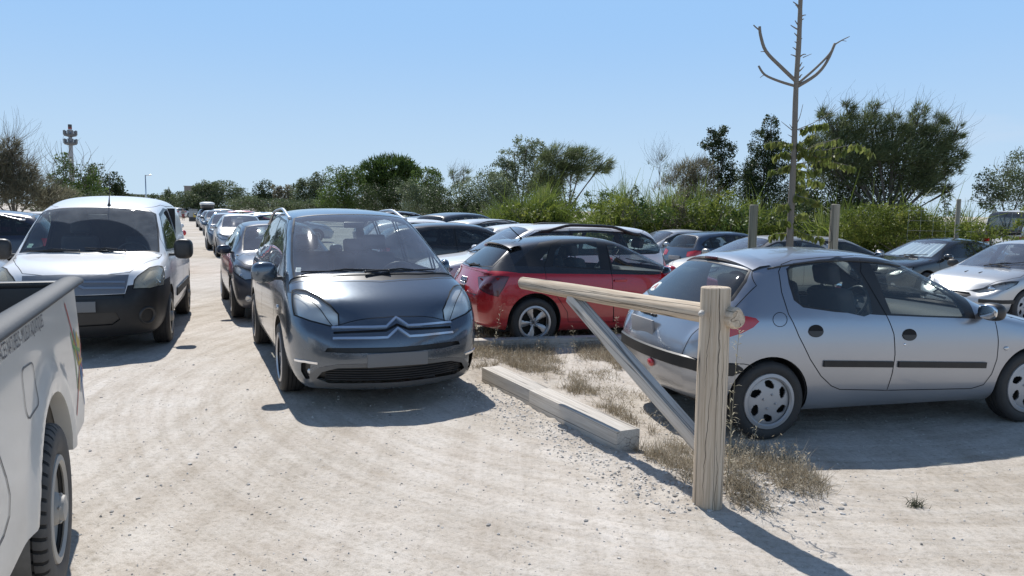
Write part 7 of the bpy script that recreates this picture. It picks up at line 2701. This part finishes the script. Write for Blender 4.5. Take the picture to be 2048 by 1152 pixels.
for i, (bl, lm, sd, lab, d) in enumerate((([(1265, 400, 20, 30), (1275, 430, 30, 22)], 'grey', 76, 'greyish bush between the reeds and the round-leaved shrub', 28.2), ([(1368, 405, 22, 30), (1352, 440, 30, 16)], 'brown', 77, 'brownish twiggy bush in the middle of the reeds', 28.1), ([(1585, 432, 44, 28), (1620, 440, 30, 26)], 'dark', 78, 'dark bush right behind the sapling trunk', 26.2), ([(1215, 425, 34, 26), (1250, 415, 26, 24)], 'vine', 71, 'light green leafy bush in front of the reeds, left of the pale hatchback', 27.5), ([(1300, 420, 36, 26), (1335, 430, 30, 20)], 'green', 72, 'mid green leafy bush rising from the reeds behind the pale hatchback', 27.6),
                            ([(1410, 425, 30, 30), (1450, 418, 34, 34), (1385, 440, 26, 20)], 'vine', 73, 'leafy light green bush below the slim dark elm', 27.4), ([(1490, 440, 36, 26), (1460, 450, 30, 20)], 'green', 74, 'rounded mid green bush left of the greenish stake', 26.8), ([(1030, 425, 30, 20), (1085, 422, 30, 24)], 'vine', 75, 'light green bush in front of the small reed bed', 30.2))):
    plant('shrub', lab, 'bush', d, bl, 'leaf', .07 + .012 * i, 1.5, LM[lm], BARK, seed=sd, trunk_r=.04, spread=.2)
# reeds: a stand nobody could count, in two clumps
def reed_bed(px0, px1, d, top, n, label, seed, depth=2.5):
    r = np.random.default_rng(seed)
    px = px0 + (px1 - px0) * r.random(n)
    dd = d + depth * r.random(n)
    P = np.array([D(a, 430, b)[:] for a, b in zip(px, dd)])
    wav = vnoise(px * .045, px * 0 + seed, seed) * .6 + vnoise(px * .16, px * 0, seed + 1) * .4
    tx = np.array([np.interp(a, [t[0] for t in top], [t[1] for t in top]) for a in px])
    z0 = np.array([ground_z(a, b) for a, b in P[:, :2]])
    P[:, 2] = z0
    h = (np.array([D(a, t, b).z for a, t, b in zip(px, tx, dd)]) - z0) * (.62 + .62 * wav)
    k = 5
    B = np.repeat(P, k, axis=0); hh = np.repeat(h, k)
    hf = hh * (.25 + .75 * r.random(len(B)))
    B[:, 2] += hf * .75; B[:, :2] += r.normal(size=(len(B), 2)) * .12
    dr = np.concatenate([r.normal(size=(len(B), 2)) * .8 + np.array([.22, 0]), .45 + .5 * r.random((len(B), 1))], axis=1)
    lv = strands_mesh(B, dr, .55 * np.repeat(wav, k) + .45 * r.random(len(B)), .66, .066, r, 4, .85)
    st = strands_mesh(P, np.concatenate([r.normal(size=(n, 2)) * .06, np.ones((n, 1))], axis=1), .7 + .3 * r.random(n), 1.0, .022, r, 4, .06)
    V = st[0].reshape(n, -1, 3)
    sc = h / np.maximum(.01, V[:, -1, 2] - P[:, 2])
    V = P[:, None] + (V - P[:, None]) * np.stack([np.ones(n), np.ones(n), sc], axis=1)[:, None]
    Vv, F, T = merge([lv, (V.reshape(-1, 3), st[1], st[2])])
    o = np_mesh('reeds', Vv, F, LM['reed'], attr=T)
    return tag(o, label, 'reeds', kind='stuff')
reed_bed(985, 1140, 31, [(985, 420), (1010, 395), (1040, 385), (1080, 375), (1120, 372), (1140, 400)], 900, 'bright green reed bed beneath the windswept tree', 41)
reed_bed(1170, 1700, 28.5, [(1170, 425), (1210, 400), (1260, 375), (1300, 368), (1350, 372), (1400, 362), (1450, 355), (1490, 385), (1560, 420), (1640, 425), (1700, 400)], 1250, 'long bright green reed bed behind the pale silver hatchback', 42)
reed_bed(1640, 1960, 24.5, [(1640, 430), (1690, 410), (1720, 395), (1760, 420), (1850, 425), (1960, 440)], 420, 'tall reeds with plumes mixed into the bramble', 43, 1.2)

# ------------------------------------------------------------------ sapling between two stakes
sy = 9.6
S_ = lambda p: [D(x, y, sy) for x, y in p]
Zs = lambda p: S_(zpx(p, 1480, 0, 2.304))
b0 = D(1578, 560, sy); b0.z = ground_z(b0.x, b0.y)
sap = empty('sapling_tree', b0); tag(sap, 'slender pruned sapling with bare upswept limbs and a few leafy shoots', 'tree')
bm = bmesh.new()
rs = random.Random(5)
tr = [b0 - Vector((0, 0, .1))] + S_([(1579, 500), (1583, 400), (1588, 300), (1592, 175), (1598, 80), (1601, 0), (1604, -60), (1606, -110)])
tr = catmull(tr, 4)
m_ = len(tr)
bm_tube(bm, [p - b0 for p in tr], [lerp(.048, .020, (i / (m_ - 1)) ** .8) * (1 + .06 * rs.uniform(-1, 1)) for i in range(m_)], 12)
limbs = [([(268, 384), (190, 310), (120, 237), (95, 165), (90, 122)], .024, .017), ([(118, 237), (95, 238)], .006, .004), ([(90, 140), (72, 125), (62, 115)], .009, .007), ([(266, 400), (185, 376), (115, 345), (85, 303)], .018, .012), ([(110, 345), (92, 358)], .005, .003),
         ([(266, 398), (350, 345), (400, 285), (438, 200)], .022, .016), ([(268, 384), (345, 318), (410, 252), (437, 205)], .016, .012), ([(437, 205), (470, 185), (505, 168)], .010, .004), ([(470, 186), (490, 190)], .004, .003)]
for y in (20, 110, 130, 185, 200, 230, 165, 75, 255, 260, 300, 320, 350, 30, 95):
    sgn = rs.choice((-1, 1)); Ln = rs.uniform(14, 40)
    limbs.append(([(272 + sgn * 2, y + 8), (272 + sgn * (Ln * .6), y - 4), (272 + sgn * Ln, y - rs.uniform(4, 16))], .010, .004))
for p in ([(290, 265), (330, 248)], [(240, 600), (190, 560)], [(240, 590), (228, 572)], [(238, 630), (220, 620)], [(255, 600), (330, 570), (400, 530), (440, 480)], [(245, 745), (330, 680), (460, 635)], [(250, 760), (290, 700), (340, 600)], [(252, 590), (275, 540), (290, 480)]):
    limbs.append((p, .006, .0025))
for p, a, b in limbs:
    limb_bm(bm, [q - b0 for q in Zs(p)], a, b, 7)
shoots = [[(240, 665), (180, 652), (118, 662)], [(236, 760), (200, 772), (155, 785)], [(250, 715), (400, 690), (520, 672), (575, 710)], [(255, 755), (380, 745), (470, 755), (528, 770)], [(245, 805), (330, 825), (410, 842)], [(250, 900), (300, 915), (335, 932)],
          [(245, 950), (190, 940), (160, 955)], [(240, 1005), (290, 985), (325, 985)], [(235, 1050), (300, 1080), (360, 1098)], [(230, 1075), (180, 1078), (163, 1095)], [(268, 600), (330, 582), (372, 578)], [(250, 850), (300, 870), (345, 885)], [(262, 700), (330, 720), (400, 725), (470, 690)],
          [(258, 780), (310, 790), (370, 780)], [(240, 1030), (200, 1015), (165, 1020)], [(250, 830), (280, 845), (320, 850)], [(255, 680), (300, 640), (330, 625)], [(300, 700), (360, 660), (480, 640)], [(240, 720), (205, 700), (175, 720)], [(260, 660), (290, 690), (350, 700)]]
lp, lt, la = [], [], []
rl = np.random.default_rng(9)
for p in shoots:
    q = Zs(p)
    off = Vector((0, rs.uniform(-.25, .25), 0))
    q = [a + off * (i / max(1, len(q) - 1)) for i, a in enumerate(q)]
    cc = catmull(q, 6)
    limb_bm(bm, [a - b0 for a in q], .006, .002, 5)
    for i in range(1, len(cc)):
        n = 2
        for k in range(n):
            lp.append((cc[i] - b0 + Vector((rs.uniform(-.02, .02), rs.uniform(-.03, .03), -.035)))[:]); lt.append(rs.random())
from_bm('trunk', bm, GREYBARK, sap)
lp = np.array(lp); lt = np.array(lt)
n = len(lp)
a = np.array([0, 0, -1.0]) + rl.normal(size=(n, 3)) * .35; a /= np.linalg.norm(a, axis=1)[:, None]
b = np.cross(a, rl.normal(size=(n, 3))); b /= np.linalg.norm(b, axis=1)[:, None]
nn_ = np.cross(a, b)
s = (.075 + .05 * rl.random(n))[:, None]
V = np.stack([lp - a * s * .5, lp - a * s * .15 + b * s * .26 + nn_ * s * .08, lp + a * s * .25 + b * s * .20 + nn_ * s * .06, lp + a * s * .58, lp + a * s * .25 - b * s * .20 + nn_ * s * .06, lp - a * s * .15 - b * s * .26 + nn_ * s * .08], axis=1)
Fq = np.concatenate([np.array([[0, 1, 2, 3]]) + np.arange(n)[:, None] * 6, np.array([[0, 3, 4, 5]]) + np.arange(n)[:, None] * 6])
np_mesh('leaves', V.reshape(-1, 3), Fq, LM['sapling'], parent=sap, attr=np.repeat(lt, 6))
for px, top, r, mt, lab, yy in ((1508, 409, .052, 'greenlog', 'greenish round stake left of the sapling', 9.45), (1671, 408, .056, 'palelog', 'pale round stake right of the sapling with a tie wire', 9.55)):
    tp = D(px, top, yy)
    o = empty('tree_stake', (tp.x, tp.y, ground_z(tp.x, tp.y)))
    log('stake', (-.004, 0, -.1), (0, 0, tp.z - o.location.z), r, r, MT[mt], o, 24, .0015, 3, .012)
    tag(o, lab, 'stake', 'stakes beside the sapling')
q = [D(1661, 415, 9.49), D(1660, 450, 9.49), D(1664, 478, 9.49), D(1655, 484, 9.5), D(1630, 470, 9.55), D(1590, 470, 9.55)]
bm = bmesh.new(); bm_tube(bm, catmull(q, 5), .004, 5)
tag(from_bm('tie_wire', bm, MT['rubber'], None), 'thin black tie wire from the pale stake to the sapling', 'wire')

# ------------------------------------------------------------------ dry grass and weeds
def grass_patch(poly, n, h, w, seed, dens_noise=4.0, thr=.45, upright=.72):
    r = np.random.default_rng(seed)
    g = np.array([G(*p)[:2] for p in poly])
    lo, hi = g.min(0), g.max(0)
    pts = []
    pl = [tuple(a) for a in g]
    while len(pts) < n:
        c = lo + (hi - lo) * r.random((n, 2))
        v = vnoise(c[:, 0] * dens_noise, c[:, 1] * dens_noise, seed)
        for a, k in zip(c, v):
            if k > thr - .15 * r.random() and pip(a, pl):
                pts.append(a)
    C = np.array(pts[:n]); C = np.column_stack([C, terrain(C[:, 0], C[:, 1]) - .005])
    return blades(C, 7, r, .022, h, w, .55, upright)
parts = [grass_patch([(930, 690), (1220, 692), (1260, 740), (1180, 745), (1080, 760), (1010, 725), (945, 745)], 1050, .085, .0048, 51, 3, .42, .55),
         grass_patch([(1010, 728), (1090, 760), (1300, 868), (1390, 960), (1340, 900), (1220, 800), (1110, 735)], 330, .075, .0045, 52, 4, .52, .5),
         grass_patch([(1300, 860), (1395, 910), (1390, 985), (1330, 945), (1270, 905)], 170, .10, .0042, 53, 4, .42, .5),
         grass_patch([(1446, 900), (1520, 905), (1600, 930), (1660, 985), (1620, 1020), (1540, 1030), (1450, 1010)], 380, .10, .0046, 54, 5, .42, .30),
         grass_patch([(1100, 745), (1260, 740), (1420, 870), (1380, 880), (1240, 800)], 160, .055, .0042, 55, 5, .58, .4),
         grass_patch([(940, 640), (1010, 660), (1230, 668), (1260, 690), (940, 698)], 200, .13, .0044, 56, 3, .42, .6)]
def tall_stems(poly, n, h, seed):
    r = np.random.default_rng(seed)
    g = np.array([G(*p)[:2] for p in poly]); lo, hi = g.min(0), g.max(0)
    c = lo + (hi - lo) * r.random((n * 6, 2))
    c = np.array([a for a in c if pip(a, [tuple(b) for b in g])])[:n]
    P = np.column_stack([c, terrain(c[:, 0], c[:, 1])])
    d = np.concatenate([r.normal(size=(len(P), 2)) * .38, np.ones((len(P), 1))], axis=1)
    a = strands_mesh(P, d, .75 + .25 * r.random(len(P)), h, .0036, r, 4, .25)
    tip = a[0].reshape(len(P), -1, 3)[:, -3]
    hd = np.repeat(tip, 7, axis=0) + r.normal(size=(len(P) * 7, 3)) * np.array([.010, .010, .022])
    return [a, leaves_mesh(hd, .6 + .4 * r.random(len(hd)), .020, r, .35)]
parts += tall_stems([(1446, 900), (1520, 905), (1600, 940), (1640, 985), (1540, 1020), (1450, 1005)], 90, .19, 81)
parts += tall_stems([(930, 690), (1220, 692), (1260, 740), (1080, 760), (945, 745)], 150, .17, 82)
parts += tall_stems([(1010, 728), (1090, 760), (1300, 868), (1390, 960), (1340, 880), (1220, 790), (1110, 735)], 90, .16, 83)
V, F, T = merge(parts)
tag(np_mesh('dry_grass', V, F, LM['dry'], attr=T), 'straw-coloured dry grass along the kerbs and round the log post', 'grass', kind='stuff')
def stalk(px, base_y, top_y, lean, lab, seed, y=None, leaves=26, r=.003):
    rr = random.Random(seed)
    b = G(px, base_y) if y is None else D(px, base_y, y)
    b.z = gheight(b.x, b.y)
    h = D(px, top_y, b.y).z - b.z
    bm = bmesh.new()
    pts = [Vector((0, 0, 0)), Vector((lean * .3, 0, h * .35)), Vector((lean * .7, .01, h * .7)), Vector((lean, 0, h))]
    limb_bm(bm, pts, r, r * .4, 5)
    cc = catmull(pts, 8)
    for k in range(leaves):
        p = cc[rr.randrange(2, len(cc))]
        a = rr.uniform(0, 6.28); L_ = rr.uniform(.03, .085)
        d = Vector((math.cos(a), math.sin(a), rr.uniform(.2, 1.0))).normalized()
        w = d.cross(Vector((0, 0, 1))).normalized() * .0045
        m = p + d * L_ * .5; e = p + d * L_ - Vector((0, 0, L_ * .3))
        v = [bm.verts.new(q) for q in (p, m + w, e, m - w)]
        bm.faces.new(v)
    o = from_bm('weed_stalk', bm, plastic('dry_stalk', (.26, .23, .15), .85, dust=.2) if 'dry_stalk' not in bpy.data.materials else bpy.data.materials['dry_stalk'], None)
    o.location = b
    return tag(o, lab, 'weed', 'dry weed stalks')
stalk(1452, 1000, 660, .035, 'tall dry weed stalk standing against the side of the log post', 1, leaves=40)
stalk(1462, 960, 780, -.03, 'shorter forked weed stalk beside the post, near the silver wheel', 2, leaves=30)
stalk(1500, 930, 835, .05, 'curved grass stem before the silver car wheel', 3, leaves=8, r=.002)
stalk(985, 715, 610, .10, 'branching dry weed by the grey people carrier headlamp', 4, leaves=36, r=.0025)
stalk(960, 715, 645, -.05, 'short dry weed against the people carrier bumper', 5, leaves=24, r=.0025)
stalk(1225, 720, 635, .04, 'flowering dry weed before the silver boot', 6, leaves=34, r=.0025)
stalk(1150, 715, 655, -.03, 'thin dry weed in front of the red sill', 7, leaves=18, r=.002)
rw_ = np.random.default_rng(77)
b = G(1832, 1014); C = np.array([[b.x, b.y, gheight(b.x, b.y)]])
v_, f_, t_ = blades(C, 60, rw_, .022, .06, .006, .5, .45)
tag(np_mesh('weed_rosette', v_ - np.array(b), f_, LM['weed'], attr=t_), 'small grey-green weed rosette alone on the bare ground', 'weed').location = b

# ------------------------------------------------------------------ fence, far van, mast, lamps, buildings, people
f0 = D(1918, 398, 20.5)
fz = ground_z(f0.x, f0.y)
fence = empty('wire_fence', (f0.x, f0.y, fz)); tag(fence, 'wire mesh fence on grey wooden posts behind the bramble', 'fence')
dirf = Vector((.94, -.34, 0))
for k in range(0, 4):
    p = dirf * (3.2 * k)
    log('fence_post', p + Vector((0, 0, -.2)), p + Vector((0, 0, f0.z - fz)), .06, .058, MT['palelog'], fence, 14, .002, k + 9)
bm = bmesh.new()
for z in np.linspace(.25, f0.z - fz - .06, 9):
    bm_tube(bm, [dirf * -1.2 + Vector((0, -.07, z)), dirf * 9.6 + Vector((0, -.07, z))], .0022, 4)
for s_ in np.arange(-1.2, 9.6, .30):
    bm_tube(bm, [dirf * s_ + Vector((0, -.07, .2)), dirf * s_ + Vector((0, -.07, f0.z - fz - .06))], .0018, 4)
from_bm('wire_mesh', bm, MT['satin'], fence, smooth=False)

P_FV = dict(P_VAN); P_FV.update(wb=2.93, fo=.85, ro=.95, H=1.94)
fv = build_generic('suv', PT['white'], (0, 0, 0), 0, 'parked_van', dict(glass='tint', dlo=[(1.25, 1.22), (.95, 1.58), (.75, 1.68), (-2.15, 1.70), (-2.22, 1.26), (.4, 1.22)], split=[.05, -1.0]), 2, dict(wb=2.93, fo=.82, ro=1.0, hw=.93, H=1.95, xc=1.5, zc=1.15, xh=.85, zh=1.86, xrh=-2.25, zrh=1.90, xhb=-2.40, zhb=1.12, zbl=.95, belt_f=1.1, belt_r=1.12, rw=.76, rwr=.76, dlo_end=-2.2, ra=(.16, .05, .01))).root
rz = R(14)
q = D(1985, 440, 24); c_, s_ = math.cos(rz), math.sin(rz)
fv.location = (q.x + 2.45 * c_ + .3, q.y + 2.45 * s_, 0.03); fv.rotation_euler = (0, 0, rz)
tag(fv, 'white van with side windows half hidden by bramble at the right edge', 'van')

# mast
md = 150
mb = D(147, 420, md); mb.z = 0
mast = empty('radio_mast', mb); tag(mast, 'grey telecom mast with two antenna rings and red-white tip', 'mast')
zt = lambda y: D(145, y, md).z
bm = bmesh.new()
bm_tube(bm, [(0, 0, -.2), (0, 0, zt(290)), (0, 0, zt(262))], [.50, .36, .30], 14)
from_bm('column', bm, plastic('mast_concrete', (.30, .31, .32), .8, dust=.1), mast)
for y0, y1, m_n, c_ in ((262, 258, 'tip', (.5, .48, .46)), (258, 255, 'red_band', (.30, .05, .04)), (255, 249, 'dark_band', (.05, .05, .055))):
    bm = bmesh.new(); bm_tube(bm, [(0, 0, zt(y0)), (0, 0, zt(y1))], .34, 12); from_bm(m_n, bm, plastic('mast_' + m_n, c_, .7), mast)
for yc in (289, 272):
    z = zt(yc)
    bm = bmesh.new(); bm_lathe(bm, [(.3, z - .2), (1.1, z), (1.1, z + .42), (.3, z + .42)], 'z', 18); rg = from_bm('platform', bm, plastic('mast_steel', (.08, .09, .10), .6), mast)
    for k in range(9):
        a = k / 9 * 2 * PI
        bm = bmesh.new(); bm_box(bm, (1.1 * math.cos(a), 1.1 * math.sin(a), z + .62), (.22, .22, .85), None, .04)
        from_bm('antenna_panel', bm, plastic('antenna_grey', (.12, .13, .14), .6) if 'antenna_grey' not in bpy.data.materials else bpy.data.materials['antenna_grey'], mast)
# lamp post
lb = D(293, 420, 95); lb.z = 0
lp_ = empty('lamp_post', lb); tag(lp_, 'thin grey street lamp on the horizon left of the lane', 'street lamp')
h = D(293, 350, 95).z
bm = bmesh.new(); bm_tube(bm, [(0, 0, 0), (0, 0, h)], [.10, .06], 8); from_bm('pole', bm, MT['satin'], lp_)
bm = bmesh.new(); bm_tube(bm, [(0, 0, h - .1), (.3, 0, h)], .04, 6); bm_ball(bm, (.50, 0, h - .02), (.26, .12, .06)); from_bm('lamp_head', bm, MT['satin'], lp_)
# buildings
def house(name, px0, px1, top, d, lab, col, roof=None):
    a, b = D(px0, top, d), D(px1, top, d)
    w = b.x - a.x
    o = empty(name, ((a.x + b.x) / 2, d, 0)); tag(o, lab, 'building')
    bm = bmesh.new(); bm_box(bm, (0, 3, a.z / 2), (w, 6, a.z), None, .05); wl = from_bm('wall', bm, plastic(name + '_wall', col, .9, dust=.1, bump=.4, bscale=3), o, smooth=False)
    bm = bmesh.new()
    if roof:
        r_ = [bm.verts.new(v) for v in ((-w / 2 - .3, -.3, a.z), (w / 2 + .3, -.3, a.z), (w / 2 + .3, 6.3, a.z), (-w / 2 - .3, 6.3, a.z), (-w / 2 + 1, 3, a.z + 1.3), (w / 2 - 1, 3, a.z + 1.3))]
        for f in ((0, 1, 5, 4), (1, 2, 5), (2, 3, 4, 5), (3, 0, 4), (3, 2, 1, 0)): bm.faces.new([r_[i] for i in f])
    else:
        bm_box(bm, (0, 3, a.z + .12), (w + .25, 6.25, .24))
    from_bm('roof', bm, plastic(name + '_roof', roof or (.25, .24, .23), .9), o, smooth=False)
    for k in (-1, 1):
        bm = bmesh.new(); bm_box(bm, (k * w * .22, -.01, a.z * .62), (w * .12, .06, 1.2)); from_bm('window', bm, MT['seal'], wl, smooth=False)
    return o
house('stone_tower', 368, 420, 373, 230, 'square grey-brown tower block rising behind the far trees', (.20, .18, .165))
house('low_house', 244, 268, 390, 170, 'low pale flat-roofed house far off beside the van roof', (.42, .38, .33))
# waste container
q = G(387, 443)
wc = empty('waste_container', q, R(-66)); tag(wc, 'grey and yellow waste container on black feet at the lane end', 'container')
for nm, c_, s_, col in (('body', (0, 0, .85), (.9, .85, .75), (.30, .32, .33)), ('front_panel', (.46, .22, .62), (.02, .45, .55), (.60, .42, .04)), ('base', (0, 0, .26), (.95, .9, .45), (.02, .02, .02)), ('lid', (0, 0, 1.27), (.95, .9, .12), (.04, .07, .10))):
    bm = bmesh.new(); bm_box(bm, c_, s_, None, .03); from_bm(nm, bm, plastic('container_' + nm, col, .5), wc, angle=40)
# people walking
def person(px, py, top, lab, shirt, legs, skin_c, dark=False, seed=0):
    b = G(px, py)
    h = D(px, top, b.y).z - b.z
    k = h / 1.72
    root = empty('person', b, R(-60)); root.scale = (k, k, k); tag(root, lab, 'person', 'people walking up the lane')
    J = dict(pel=(0, 0, .92, .13), ch=(0, 0, 1.25, .15), nk=(0, 0, 1.47, .055), hd=(.01, 0, 1.58, .085), hd2=(.01, 0, 1.68, .075),
             hl=(.02, .09, .86, .085), kl=(.12, .10, .47, .055), al=(.06, .10, .09, .038), tl=(.20, .11, .03, .03), hr=(-.02, -.09, .86, .085), kr=(.02, -.10, .47, .055), ar=(-.22, -.10, .14, .038), tr=(-.10, -.11, .04, .03),
             sl=(0, .18, 1.40, .06), el=(-.06, .24, 1.12, .042), wl=(.06, .25, .88, .03), fl=(.09, .25, .79, .03), sr=(0, -.18, 1.40, .06), er=(.02, -.24, 1.12, .042), wr=(.14, -.24, .92, .03), fr=(.18, -.24, .84, .03))
    E = [('pel', 'ch'), ('ch', 'nk'), ('nk', 'hd'), ('hd', 'hd2'), ('pel', 'hl'), ('hl', 'kl'), ('kl', 'al'), ('al', 'tl'), ('pel', 'hr'), ('hr', 'kr'), ('kr', 'ar'), ('ar', 'tr'), ('ch', 'sl'), ('sl', 'el'), ('el', 'wl'), ('wl', 'fl'), ('ch', 'sr'), ('sr', 'er'), ('er', 'wr'), ('wr', 'fr')]
    def skinmesh(names, edges, grow, nm, mat, root_name):
        me = bpy.data.meshes.new(nm)
        ids = {n_: i for i, n_ in enumerate(names)}
        me.from_pydata([J[n_][:3] for n_ in names], [(ids[a_], ids[b_]) for a_, b_ in edges], [])
        o = bpy.data.objects.new(nm, me); COL.objects.link(o)
        md_ = o.modifiers.new('skin', 'SKIN'); sb = o.modifiers.new('sub', 'SUBSURF'); sb.levels = 2
        for n_, i in ids.items():
            o.data.skin_vertices[0].data[i].radius = (J[n_][3] + grow,) * 2
        o.data.skin_vertices[0].data[ids[root_name]].use_root = True
        m2 = bpy.data.meshes.new_from_object(o.evaluated_get(bpy.context.evaluated_depsgraph_get()))
        bpy.data.objects.remove(o)
        m2.polygons.foreach_set('use_smooth', [True] * len(m2.polygons))
        return mesh_obj(nm, m2, root, mat)
    skinmesh(list(J), E, 0, 'body', plastic('skin_%d' % seed, skin_c, .6), 'pel')
    skinmesh(['pel', 'ch', 'sl', 'sr'], [('pel', 'ch'), ('ch', 'sl'), ('ch', 'sr')], .022, 'shirt', plastic('shirt_%d' % seed, shirt, .9), 'pel')
    skinmesh(['pel', 'hl', 'kl', 'hr', 'kr'], [('pel', 'hl'), ('hl', 'kl'), ('pel', 'hr'), ('hr', 'kr')], .025, 'shorts', plastic('shorts_%d' % seed, legs, .9), 'pel')
    bm = bmesh.new(); bm_ball(bm, (-.01, 0, 1.66), (.10, .09, .09)); from_bm('hair', bm, plastic('hair_%d' % seed, (.03, .022, .016), .7), root)
    return root
person(366.5, 441, 417.5, 'person in a grey top and red shorts walking in the lane', (.22, .22, .21), (.25, .04, .04), (.40, .25, .18), seed=1)
person(350.5, 439.5, 416.5, 'person in a pale top and dark shorts, closer to the white van', (.50, .46, .50), (.06, .06, .07), (.35, .22, .16), seed=2)

setup(exposure=0.10)
